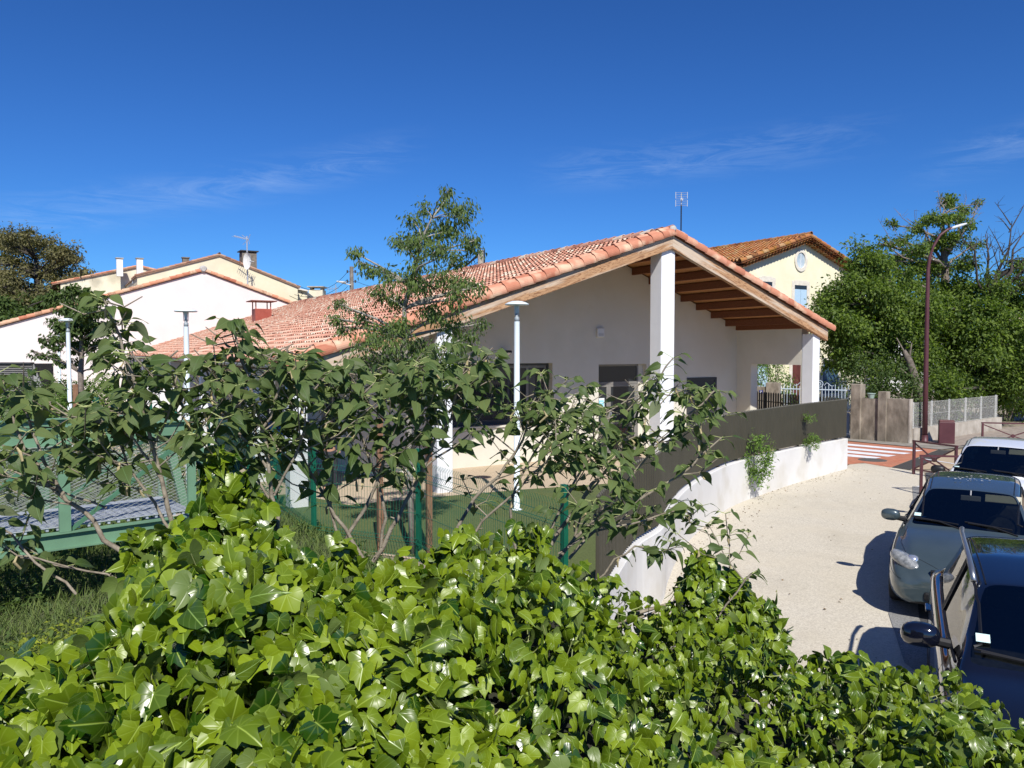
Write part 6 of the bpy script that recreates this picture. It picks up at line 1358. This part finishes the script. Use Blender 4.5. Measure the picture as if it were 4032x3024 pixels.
# undergrowth behind the walls
def bush(name, label, cat, c, rad, n, lsize, m_, stems=10, tm=T_SM, group=None, kind=None, droop=.2):
    t = thing(name, label, cat, (c[0], c[1], c[2]-rad[2]), group); m = MB(); base = Vector((c[0], c[1], c[2]-rad[2])); ends = []
    for _ in range(stems):
        d = rand_unit(1)[0]; d[2] = abs(d[2])*.9; e = Vector(c)+Vector((d[0]*rad[0]*.85, d[1]*rad[1]*.85, d[2]*rad[2]*.8)); k = base.lerp(e, .5)+Vector(rs.normal(size=3))*.08*rad[2]
        m.tube([base+Vector((rs.normal()*.05, rs.normal()*.05, -.05)), k, e], [.02*rad[2]+.006, .012*rad[2]+.004, .004], 4, cap=False); ends.append(e)
    m.build('stems', stem_brown, t)
    E_ = np.array([tuple(e) for e in ends]); ix = rs.randint(0, len(E_), n); d = rand_unit(n); rr = rs.rand(n, 1)**.4
    pos = np.where(rs.rand(n, 1) < .45, np.array(c)+d*rr*np.array(rad)*(1+.12*np.sin(d[:, :1]*9)+.1*np.sin(d[:, 2:]*7)), E_[ix]+rs.normal(size=(n, 3))*np.array(rad)*.22)
    out = unit((pos-np.array(c))/np.array(rad)); leaves('foliage', tm, pos, unit(out*.7+rs.normal(size=(n, 3))*.5-np.array([0, 0, droop])), unit(out*.3+rs.normal(size=(n, 3))*.5+np.array([0, 0, .7])), lsize*(.7+.6*rs.rand(n)), m_, t); return t
bgp = 'undergrowth bushes behind the street walls'
for x, y, Y, r, lab, mm_ in ((3440, 1520, 32, (1.5, 1, 1.6), 'leafy bush behind the concrete garden wall with the flower pot', lf_mid), (3540, 1570, 31, (1.1, .8, 1.3), 'twiggy bush just left of the leaning dead trunk', lf_mid), (3700, 1560, 33, (1.4, .9, 1.2), 'dark bush behind the left half of the chain link fence', lf_mid), (3830, 1600, 35, (1.7, .9, 1.3), 'low dark bush behind the right half of the chain link fence', lf_mid), (3960, 1600, 36.0, (1.3, .9, 1.9), 'tall dark bush at the end of the chain link fence', lf_mid), (4060, 1560, 37, (1.4, .9, 2.3), 'dark shrub touching the right edge under the wide tree', lf_mid)):
    c = P(x, y, Y); c.z = max(c.z, r[2]*.8); bush('bush', lab, 'bush', c, r, 2200, .12, mm_)
m = MB(); pts = [P(x, y, 31.5) for x, y in ((3650, 1640), (3630, 1560), (3605, 1500), (3580, 1420), (3560, 1380))]; pts[0].z = 0; m.tube(pts, [.26, .22, .18, .14, .07], 9)
for e, r_ in (((3530, 1330), .05), ((3590, 1350), .05), ((3660, 1480), .05), ((3545, 1450), .04)): m.tube([pts[3] if e[1] < 1400 else pts[2], P(*e, 31.6)], [r_, .02], 5)
tag(m.build('dead_trunk', mat('dead_bark', (.08, .065, .05), (.19, .16, .13), .9, 8, .6, 40), smooth=True), 'leaning grey dead tree trunk behind the corner of the chain link fence', 'tree trunk')
# bushes seen through the porch opening
bush('bush', 'light green leafy shrub behind the number plate pillar', 'bush', P(2985, 1500, 32), (.55, .5, 1.1), 900, .10, lf_shrub); bush('bush', 'slender pointed shrub above the tall gate pillar', 'bush', P(3048, 1465, 33), (.45, .4, .95), 700, .10, lf_shrub); bush('bush', 'pale leafy shrub behind the blue railings', 'bush', P(3095, 1545, 31.5), (.5, .5, .9), 700, .10, lf_shrub)
# plants growing through the slat fence
def fplant(label, x, y, rx, ry, n, ls):
    g = min(range(NF), key=lambda i: abs(topx(fine[i]+Vector((0, 0, 1.2)))[0]-x)); d, nn2 = nrm_at(fine, g); c0 = fine[g]; Yc_ = c0.y-.06; c = P(x, y, Yc_); r1, r2 = rx/F*Yc_, ry/F*Yc_
    t = thing('climbing_shrub', label, 'shrub', (c0.x, c0.y, wallz(g/NF)), 'shrubs growing through the slat fence'); m = MB(); ends = []
    for _ in range(16):
        a = rs.rand()*2*math.pi; e = Vector((c.x+r1*.9*math.cos(a)*rs.rand()**.4, Yc_-.05-.22*rs.rand(), c.z+r2*.9*math.sin(a)*rs.rand()**.4)); m.tube([(c.x, c.y+.12, c.z-.1), Vector((c.x, c.y-.02, c.z)).lerp(e, .5), e], [.008, .006, .003], 4, cap=False); ends.append(tuple(e))
    m.build('stems', stem_green, t); E_ = np.array(ends); ix = rs.randint(0, len(E_), n); pos = E_[ix]+rs.normal(size=(n, 3))*np.array([r1*.25, .05, r2*.18]); pos[:, 1] -= .02
    leaves('foliage', [tmpl_small(.28, .3, .2), tmpl_small(.34, .2, .3)], pos, unit(rs.normal(size=(n, 3))*.7+np.array([0, -.35, .15])), unit(rs.normal(size=(n, 3))*.5+np.array([0, -.3, .8])), ls*(.7+.6*rs.rand(n)), lf_shrub, t)
fplant('big bright green shrub bulging out through the dark slat fence over the white wall', 2968, 1810, 58, 95, 1500, .085)
fplant('small green tuft low on the slat fence right of the big shrub', 3185, 1738, 26, 34, 380, .07)
fplant('tiny green sprig high on the slat fence above the small tuft', 3178, 1640, 18, 20, 160, .06)
fplant('thin hanging sprigs on the slat fence just left of the small tuft', 3030, 1760, 16, 40, 90, .05)
# hedge and shrubs in front of the pink hall
hg = 'shrubs along the foot of the pink hall'
for lab, x, y, Y, r, mm_, n in (('low bright green hedge below the louvred enclosure', 60, 1630, 29, (2.6, .9, .75), lf_shrub, 3600), ('low bright green hedge left of the nearer lamp pole', 205, 1640, 28.5, (1.4, .9, .7), lf_shrub, 2600), ('dark leafy shrub just left of the brown stake', 258, 1585, 31, (.7, .6, .9), lf_mid, 1200), ('round green shrub between the young tree and the green gate', 345, 1590, 32, (.55, .6, 1.0), lf_shrub, 1300), ('pale airy shrub behind the small green gate', 410, 1575, 34, (.65, .6, 1.1), lf_shrub, 1200), ('dark bush behind the hedge at the left', 130, 1570, 33, (2.0, .8, .9), lf_mid, 2200)):
    c = P(x, y, Y); c.z = max(c.z, r[2]*.7); bush('bush', lab, 'bush', c, r, n, .13, mm_)

# ------------------------------------------------------------------ bank vegetation (uncountable)
def bz(x, y): return bank_z(x, y)
def scatter(n, x0, x1, y0, y1, cond=None):
    x = rs.uniform(x0, x1, n*2); y = rs.uniform(y0, y1, n*2); e = np.minimum(.45, -.1-(y-9.4)*.62-np.clip(y-14, 0, 99)*.20)
    k = (x < e-.1)
    if cond is not None: k &= cond(x, y)
    x, y = x[k][:n], y[k][:n]; return np.stack([x, y, bz(x, y)], 1)
gb = [(tmpl_small(.07, .1, .35)), (tmpl_small(.05, .1, .6))]
near = scatter(52000, -11, .4, 3.5, 14); n = len(near)
tag(leaves('grass', gb, near, unit(rs.normal(size=(n, 3))*.35+np.array([0, 0, 1])), unit(rs.normal(size=(n, 3))+np.array([0, -.6, 0])), .10+.16*rs.rand(n), leafmat('grass_blade', (.07, .12, .022), (.17, .22, .06), (.12, .16, .05), .55, .35), None), kind='stuff')
wd1 = scatter(24000, -11, .3, 3.5, 14, lambda x, y: (np.sin(x*2.1+y)+np.sin(y*2.7-x*1.3)) > .1); n = len(wd1); wd1[:, 2] += rs.rand(n)*.22
tag(leaves('weeds', T_SM, wd1, rand_unit(n)*np.array([1, 1, .4]), unit(rs.normal(size=(n, 3))*.4+np.array([0, 0, 1])), .05+.07*rs.rand(n), lf_weed), kind='stuff')
wd2 = scatter(5200, -6.0, -2.0, 5.0, 9.2, lambda x, y: np.hypot(x+4.2, (y-7.0)) < 1.4+.4*np.sin(4*x)); n = len(wd2); wd2[:, 2] += .05+rs.rand(n)*.22
tag(leaves('yellow_ground_cover', T_SM, wd2, rand_unit(n)*np.array([1, 1, .4]), unit(rs.normal(size=(n, 3))*.4+np.array([0, 0, 1])), .035+.04*rs.rand(n), lf_yellow), kind='stuff')
br = scatter(15000, -22, -4.5, 10.5, 24, lambda x, y: y > 10.2+(x+5)*-.1); n = len(br); hgt = .25+.35*(np.sin(br[:, 0]*1.7)*np.cos(br[:, 1]*1.3)+1); br[:, 2] += rs.rand(n)**.6*hgt
tag(leaves('brambles', T_SM, br, unit(rs.normal(size=(n, 3))*np.array([1, 1, .6])), unit(rs.normal(size=(n, 3))*.5+np.array([0, -.2, .9])), .07+.09*rs.rand(n), lf_weed), kind='stuff')

# ------------------------------------------------------------------ ivy hedge in the foreground
crest = [(-420, 2760, 1.9), (-150, 2720, 2.0), (0, 2690, 2.1), (150, 2640, 2.2), (300, 2560, 2.3), (420, 2420, 2.4), (520, 2280, 2.55), (640, 2200, 2.7), (760, 2120, 2.8), (900, 2060, 2.9), (1040, 2090, 2.9), (1200, 2200, 2.8), (1400, 2250, 2.8), (1600, 2240, 2.9), (1760, 2200, 3.0), (1900, 2200, 3.0), (2050, 2210, 3.1), (2250, 2230, 3.2), (2360, 2290, 3.4), (2470, 2400, 3.5), (2600, 2470, 3.5), (2750, 2500, 3.5), (2900, 2520, 3.5), (3050, 2590, 3.4), (3200, 2650, 3.3), (3350, 2660, 3.2), (3500, 2670, 3.1), (3650, 2690, 3.05), (3780, 2740, 3.0), (3880, 2850, 2.9), (3980, 2930, 2.8), (4100, 2980, 2.7), (4400, 3060, 2.6)]
cx_ = np.array([c[0] for c in crest]); cyy = np.array([c[1] for c in crest]); cYY = np.array([c[2] for c in crest])
def ivy_surf(x, v):
    """x: hedge station, v: 0 at the crest, 1 near the viewer, negative = back face. Returns world positions"""
    yc = np.interp(x, cx_, cyy); Yc_ = np.interp(x, cx_, cYY); Yn = np.interp(x, [-400, 1500, 2600, 4400], [1.35, 1.55, 1.75, 1.9]); yn = 3230.0
    def PP(px, py, Y):
        u = (px-2016)/F; w_ = (1512-py)/F; dy = math.cos(PITCH)+w_*math.sin(PITCH); dz = -math.sin(PITCH)+w_*math.cos(PITCH)
        return np.stack([u/dy*Y, Y+0*px, H+dz/dy*Y], -1)
    A = PP(x, yc, Yc_); B = PP(x, yn+0*x, Yn)
    vv = np.clip(v, 0, 1.6)[..., None]; S = A*(1-vv)+B*vv; S[..., 2] += .10*np.sin(np.pi*np.clip(v, 0, 1))
    nb = np.clip(-v, 0, 1)[..., None]; S = S+nb*np.array([0, .55, 0])-np.array([0, 0, 1])*(nb**1.3*2.2)
    bump = .07*np.sin(S[..., 0]*6.1+S[..., 1]*3.0)+.06*np.sin(S[..., 1]*8.3-S[..., 0]*2.7+1)+.05*np.sin(S[..., 0]*13+2.0)*np.cos(S[..., 1]*11)
    S[..., 2] += bump*.8; return S
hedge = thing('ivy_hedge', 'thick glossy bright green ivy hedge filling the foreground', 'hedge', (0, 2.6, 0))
# dark sheet added under the leaves to block light and darken the gaps
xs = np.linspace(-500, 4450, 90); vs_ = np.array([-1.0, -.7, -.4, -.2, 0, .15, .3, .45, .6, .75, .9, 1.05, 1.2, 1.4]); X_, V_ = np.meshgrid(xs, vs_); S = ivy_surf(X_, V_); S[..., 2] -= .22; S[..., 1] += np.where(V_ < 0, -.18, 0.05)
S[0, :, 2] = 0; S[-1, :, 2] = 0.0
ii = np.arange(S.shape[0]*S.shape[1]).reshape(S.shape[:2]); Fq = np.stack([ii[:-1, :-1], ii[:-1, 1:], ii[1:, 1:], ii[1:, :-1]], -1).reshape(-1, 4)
grid_mesh('dark_filler_sheet', S.reshape(-1, 3), Fq, mat('ivy_gap_dark', (.010, .014, .006), (.03, .028, .016), .95, 30, .6, 30), hedge)
sunv = np.array(SUN)
def ivy_leaves(parent, pos, size, adult, surf=(0, -.3, .9), spread=.66, lift=True):
    n = len(pos); nr = unit(np.array(surf)*.55+sunv*.55+rs.normal(size=(n, 3))*spread); tip = unit(rs.normal(size=(n, 3))*.6+np.array([.1, -.30, -.65]))
    k = rs.rand(n) < adult; rn = np.clip(rs.normal(.52, .30, n), 0, 1); ml_ = lf_ivy; out = []
    for sel_, tm, ml_, nm in ((~k, T_IVY, lf_ivy, 'leaves'), (k, T_IVYA, lf_ivya, 'leaves')):
        if sel_.sum() == 0: continue
        leaves(nm, tm, pos[sel_], tip[sel_], nr[sel_], size[sel_]*(1 if nm else 1), ml_, parent, rn[sel_])
    m = MB()
    for i in range(0, n, 3):
        p = Vector(pos[i]); q = p-Vector(nr[i])*.05+Vector((rs.normal()*.02, .03, -.03)); m.tube([p, p.lerp(q, .5)-Vector((0, 0, .006)), q], [.0016, .0016, .002], 3, cap=False)
    tag(m.build('leaf_stalks', stem_green, parent), kind='stuff')
n = 22000; x = rs.uniform(-450, 4450, n); v = np.where(rs.rand(n) < .14, -rs.rand(n)*.55, rs.rand(n)**.9*1.12); pos = ivy_surf(x, v)
dep = rs.exponential(.085, n); dep = np.clip(dep, 0, .30)-.03; pos[:, 2] -= dep; pos[:, 1] += dep*.3; pos += rs.normal(size=(n, 3))*.015
sz = np.interp(x, [0, 900, 1800, 2400, 3000, 4032], [.086, .080, .066, .054, .047, .048])*rs.uniform(.5, 1.45, n); keep = rs.rand(n) < np.interp(x, [0, 2000, 4000], [.55, .80, 1.0])
adf = np.interp(x, [0, 1800, 2600, 3200, 4032], [.12, .25, .55, .6, .65])
hole = (np.sin(pos[:, 0]*23+np.sin(pos[:, 1]*17)*1.3)+np.sin(pos[:, 1]*27+pos[:, 0]*9)*.9+np.sin(pos[:, 2]*31+pos[:, 0]*15)*.8) < -1.0; keep &= ~(hole & (dep < .16)); pos, sz, adf = pos[keep], sz[keep], adf[keep]; ivy_leaves(hedge, pos, sz, adf)
# upright ivy shoots above the crest on the left
sp_pos = []; m = MB()
def shoot_ivy(pts, rpx, Y, n):
    """leafy spire: axis through points, leaves within rpx pixels' worth of metres"""
    ax = [P(a, b, Y) for a, b in pts]; m.tube(ax, [.008]*len(ax), 5, cap=False); out = []
    for _ in range(n):
        i = rs.randint(0, len(ax)-1); c = ax[i].lerp(ax[i+1], rs.rand()); r_ = rpx[i]/F*Y; a = rs.rand()*2*math.pi; rr = r_*rs.rand()**.45; out.append((c.x+rr*math.cos(a), c.y+rr*math.sin(a)*.8, c.z+rs.normal()*.02))
    return out
s_ = []; s_ += shoot_ivy([(905, 2260), (890, 2100), (880, 1960), (862, 1850), (855, 1800)], [190, 130, 70, 25], 2.85, 330); s_ += shoot_ivy([(990, 2200), (975, 2080), (960, 1990), (950, 1930)], [130, 95, 50], 2.9, 170); s_ += shoot_ivy([(620, 2420), (600, 2300), (560, 2200), (540, 2110)], [150, 90, 45], 2.6, 60); s_ += shoot_ivy([(1790, 2300), (1800, 2180), (1800, 2100)], [130, 70], 2.9, 70); s_ += shoot_ivy([(1330, 2300), (1345, 2200), (1340, 2130)], [70, 40], 2.75, 26); s_ += shoot_ivy([(2120, 2300), (2100, 2150), (2090, 2080)], [130, 80], 3.1, 80)
s_ += shoot_ivy([(760, 2560), (735, 2480), (700, 2420)], [100, 70], 2.2, 16)
tag(m.build('shoots', stem_green, hedge), kind='stuff'); pos = np.array(s_); ivy_leaves(hedge, pos, .070*rs.uniform(.6, 1.3, len(pos)), .15)
# ivy mound with berries by the pavement
bushR = thing('ivy_bush', 'separate mound of darker ivy with black berries leaning over the pale pavement', 'bush', P(2800, 2600, 3.5))
m = MB(); s_ = []
def mound(pts, rpx, n): return shoot_ivy(pts, rpx, 3.45, n)
s_ += mound([(2790, 2560), (2770, 2400), (2760, 2290), (2755, 2200)], [170, 120, 60], 560); s_ += mound([(2880, 2560), (2890, 2440), (2880, 2340), (2860, 2270)], [130, 100, 70], 320); s_ += mound([(2960, 2580), (2990, 2500), (3010, 2430), (3000, 2380)], [100, 75, 50], 210); s_ += mound([(2900, 2640), (2980, 2580), (3050, 2540), (3075, 2490)], [90, 70, 40], 180); s_ += mound([(2640, 2560), (2600, 2490), (2560, 2450)], [100, 60], 120)
m.build('stems', stem_brown, bushR); pos = np.array(s_); ivy_leaves(bushR, pos, .060*rs.uniform(.7, 1.25, len(pos)), .6, spread=.5)
m = MB(); vs0_ = MB()
for cxp, cyp in ((2640, 2545), (2740, 2500), (2850, 2410), (2905, 2510), (2770, 2560), (2960, 2540), (2700, 2390), (3560, 2830), (3980, 2960)):
    c = P(cxp, cyp, 3.32 if cxp < 3400 else 2.85)
    for _ in range(16):
        q = c+Vector(rand_unit(1)[0])*.028*rs.rand()**.3; r_ = .0042
        m.add([q+Vector(d_)*r_ for d_ in ((1, 0, 0), (-1, 0, 0), (0, 1, 0), (0, -1, 0), (0, 0, 1), (0, 0, -1))], [(0, 2, 4), (2, 1, 4), (1, 3, 4), (3, 0, 4), (2, 0, 5), (1, 2, 5), (3, 1, 5), (0, 3, 5)])
tag(m.build('berries', mat('berry', (.008, .008, .012), None, .4), bushR, smooth=True), kind='stuff')

# ------------------------------------------------------------------ paper mulberry shrubs
catk = mat('catkin', (.30, .24, .12), (.42, .36, .2), .9, 60)
ENX = np.array([-200, 0, 150, 230, 300, 335, 395, 460, 500, 560, 640, 740, 820, 900, 980, 1060, 1200, 1300, 1420, 1560, 1700, 1800, 1880, 1950, 2010, 2080, 2160, 2260, 2340, 2440, 2540, 2600, 2660, 2720, 2800, 2880, 2960, 3060])
ENY = np.array([1400, 1410, 1470, 1600, 1640, 1330, 1150, 1170, 1290, 1360, 1400, 1400, 1370, 1240, 1300, 1390, 1370, 1430, 1400, 1400, 1330, 1330, 1330, 1400, 1560, 1560, 1400, 1440, 1570, 1580, 1480, 1420, 1370, 1480, 1510, 1560, 1900, 2000])
def below(p):
    x, y = topx(p); return y > np.interp(x, ENX, ENY)
def mulberry(label, stems, Y, side, lsz, step=.037, dens=1.0, start=.35, group='paper mulberry shrubs growing out of the ivy'):
    b0 = P(*stems[0][0][0], Y); t = thing('mulberry_shrub', label, 'shrub', (b0.x, b0.y, max(0, b0.z-.9)), group); m = MB(); LP = []; LT = []; LS = []; mc = MB(); mst = MB()
    def node(p, d, s, k=1):
        if not below(p): return
        for _ in range(k):
            a = rs.rand()*2*math.pi; sd = Vector((math.cos(a), math.sin(a)*.8, 0)); dr = (sd*.8+d*.35+Vector((0, 0, -.25+rs.rand()*.35))).normalized(); q = p+dr*(.02+.035*rs.rand()); mst.tube([p, q], [.0016, .0013], 3, cap=False)
            LP.append(tuple(q)); LT.append(tuple((dr+Vector((0, 0, -.15-.75*rs.rand()))).normalized())); LS.append(s*(.6+.6*rs.rand()))
    def along(ax, r0, r1, st_, depth):
        n = len(ax); m.tube(ax, [r0+(r1-r0)*i/(n-1) for i in range(n)], 7 if depth == 0 else 5, cap=False); L_ = sum((ax[i+1]-ax[i]).length for i in range(n-1)); k = int(L_/step)
        for j in range(k):
            u = (j+rs.rand()*.5)/k*(n-1); i = min(n-2, int(u)); p = ax[i].lerp(ax[i+1], u-i); d = (ax[i+1]-ax[i]).normalized(); fr = u/(n-1)
            if fr > st_:
                if rs.rand() < dens: node(p, d, lsz*(1.0-.2*fr), 1)
                if rs.rand() < .08: mc.tube([p, p+Vector((rs.normal()*.01, rs.normal()*.01, -.02)), p+Vector((rs.normal()*.012, rs.normal()*.012, -.05))], [.003, .006, .004], 5)
            elif depth == 0 and rs.rand() < .3: m.tube([p, p+Vector((rs.normal()*.02, rs.normal()*.02, .012))], [.004, .002], 3)
            if depth < 2 and fr > (.28 if depth == 0 else .3) and rs.rand() < side*(1 if depth == 0 else .6) and below(p):
                a = rs.rand()*2*math.pi; sd = Vector((math.cos(a), math.sin(a)*.7, 0)); l_ = (.16+.30*rs.rand())*(1 if depth == 0 else .55)*(1.25-fr*.5); e = p+(d*.5+sd*.85+Vector((0, 0, .12))).normalized()*l_; e = e if below(e) else p+(d*.3+sd*.9-Vector((0, 0, .25))).normalized()*l_*.6; kk = p.lerp(e, .5)+Vector((0, 0, -.02)); along([p, kk, e+Vector((0, 0, .02))], r1*1.0 if depth else max(r1, r0*.35), .0022, .25, depth+1)
        e = ax[-1]; d = (ax[-1]-ax[-2]).normalized(); node(e, d, lsz*.62, 4)
    for pts, r0 in stems:
        r0 = r0*.62; ax = []
        for i, q in enumerate(pts):
            ax.append(P(q[0], q[1], Y+(q[2] if len(q) > 2 else .0)))
        # wiggle
        dn = []
        for i in range(len(ax)-1):
            dn += [ax[i], ax[i].lerp(ax[i+1], .5)+Vector(rs.normal(size=3))*.008]
        dn.append(ax[-1]); along(dn, r0, .0035, start, 0)
    m.build('stem', stem_brown, t, smooth=True); tag(mst.build('leaf_stalks', stem_green, t), kind='stuff')
    if mc.v: tag(mc.build('catkins', catk, t), kind='stuff')
    n = len(LP); nr = unit(np.array([0, -.1, .6])+sunv*.45+rs.normal(size=(n, 3))*.45); leaves('leaves', T_OV, np.array(LP), np.array(LT), nr, np.array(LS), lf_mul, t); return n
nn = 0
nn += mulberry('leftmost paper mulberry with a thick pale slanting stem in front of the footbridge', [([(590, 2330), (480, 2170), (370, 2050), (260, 1970), (205, 1870), (150, 1750), (110, 1640), (90, 1560)], .018), ([(260, 1970), (163, 1880), (102, 1782), (55, 1660), (30, 1560), (10, 1490)], .011), ([(300, 2340), (200, 2260), (90, 2160), (0, 2080), (-90, 2010)], .009), ([(420, 2000), (300, 1960), (160, 1900), (40, 1850), (-60, 1790)], .007), ([(560, 2350), (420, 2260), (260, 2230), (120, 2190), (20, 2150)], .007)], 2.9, .20, .110, dens=.7, start=.62)
nn += mulberry('tallest paper mulberry shoot in front of the pink hall and lamp', [([(745, 2280), (690, 2100), (640, 1900), (600, 1760), (553, 1600), (520, 1470), (475, 1330), (430, 1230), (405, 1175)], .016), ([(640, 1900), (560, 1780), (480, 1700), (380, 1640)], .009), ([(700, 2130), (610, 1980), (520, 1860), (470, 1740), (440, 1690)], .010), ([(560, 1620), (640, 1500), (660, 1420), (700, 1380)], .007), ([(600, 1760), (660, 1640), (690, 1540), (700, 1470)], .008)], 2.85, .48, .112, dens=1.0, start=.30)
nn += mulberry('paper mulberry with a leafy tip overlapping the red roof vent and tiles', [([(1110, 2200), (1095, 2030), (1060, 1860), (1031, 1690), (993, 1560), (950, 1420), (920, 1300), (905, 1270)], .015), ([(1050, 1840), (950, 1720), (880, 1620), (830, 1500), (800, 1420)], .010), ([(1090, 2000), (1010, 1880), (930, 1820), (860, 1790)], .008), ([(1030, 1690), (1080, 1580), (1120, 1480), (1130, 1390), (1135, 1370)], .009), ([(1080, 1950), (1160, 1800), (1200, 1680), (1190, 1560)], .009)], 2.95, .48, .108, dens=1.0, start=.28)
nn += mulberry('bushy paper mulberry in front of the corner column and young maple trunk', [([(1430, 2200), (1360, 2080), (1290, 1970), (1210, 1840), (1170, 1700), (1200, 1560), (1240, 1450)], .014), ([(1340, 2200), (1440, 2000), (1500, 1850), (1560, 1700), (1590, 1580), (1570, 1480)], .014), ([(1470, 2210), (1540, 2080), (1597, 1975), (1681, 1812), (1777, 1650), (1800, 1530), (1840, 1430), (1870, 1370)], .016), ([(1500, 2180), (1520, 2040), (1490, 1900), (1440, 1760), (1390, 1640), (1380, 1520), (1350, 1450)], .012), ([(1640, 1890), (1720, 1800), (1800, 1750), (1860, 1700)], .008), ([(1350, 2160), (1300, 2000), (1310, 1850), (1290, 1700)], .010)], 3.15, .44, .104, dens=1.0, start=.28)
nn += mulberry('paper mulberry with pale stems fanning across the white lower wall under the window', [([(1735, 2200), (1868, 1963), (1960, 1880), (2025, 1790), (2080, 1660), (2110, 1560), (2130, 1470)], .014), ([(1790, 2200), (1900, 2050), (2040, 1930), (2150, 1820), (2230, 1700)], .011), ([(2030, 2160), (2010, 2000), (2060, 1860), (2140, 1720), (2210, 1640), (2240, 1600)], .011), ([(2120, 2200), (2180, 2060), (2260, 1900), (2320, 1760), (2370, 1660), (2390, 1610)], .011)], 3.5, .36, .094, dens=.85, start=.42)
nn += mulberry('rightmost paper mulberry reaching over the dark slat fence', [([(2150, 2180), (2280, 1990), (2380, 1860), (2447, 1760), (2516, 1610), (2590, 1500), (2650, 1410)], .017), ([(2200, 2200), (2330, 2060), (2450, 1920), (2600, 1740), (2700, 1640), (2800, 1550), (2830, 1540)], .014), ([(2240, 2200), (2400, 2040), (2560, 1940), (2680, 1870), (2760, 1790), (2841, 1723)], .013), ([(2200, 2180), (2350, 2090), (2500, 2060), (2620, 2020), (2700, 2010)], .010), ([(2330, 2300), (2420, 2200), (2500, 2150), (2580, 2160)], .009), ([(2260, 2120), (2300, 1960), (2400, 1830), (2460, 1740), (2500, 1720)], .009)], 3.6, .40, .100, dens=.95, start=.28)
nn += mulberry('small dark mulberry sprig sticking out right of the ivy mound', [([(2780, 2480), (2860, 2380), (2930, 2290), (2960, 2260)], .007)], 3.35, .3, .085, dens=.9, start=.5)
mb_ = MB(); a = P(2330, 2520, 3.3); b = P(2660, 2370, 3.5); mb_.tube([a, a.lerp(b, .5)+Vector((0, 0, .03)), b], [.012, .010, .006], 6); a = P(2400, 2480, 3.3); b = P(2640, 2385, 3.45); mb_.tube([a, b], [.008, .005], 5)
mb_.build('bare_stems', stem_brown, bushR)
print('mulberry leaves', nn)

# dry leaves and twigs lying on the pavement, thickest at the foot of the wall
lp = []
for _ in range(420):
    i = rs.randint(0, NF); d, n_ = nrm_at(fine, i); n_ = n_ if not (n_.x < 0 and n_.y > 0) else -n_; o_ = .03+rs.exponential(.28); q = fine[i]+n_*o_
    lp.append((q.x, q.y, .012))
for _ in range(160): lp.append((rs.uniform(2.6, 9), rs.uniform(7, 19), .012))
lp = np.array(lp); lp = lp[(lp[:, 0] > np.interp(lp[:, 1], [7, 10, 13.9, 18, 21.5], [1.0, 2.0, 3.4, 6.1, 9.4])) & (lp[:, 0] < np.interp(lp[:, 1], [7, 10, 16, 20.7], [4.3, 4.9, 8.7, 11]))]; n = len(lp)
tag(leaves('fallen_leaves', T_SM, lp, unit(rs.normal(size=(n, 3))*np.array([1, 1, .1])), unit(rs.normal(size=(n, 3))*.25+np.array([0, 0, 1])), .02+.035*rs.rand(n), leafmat('dry_leaf', (.10, .07, .04), (.28, .19, .10), (.15, .11, .06), .8, .1)), kind='stuff')
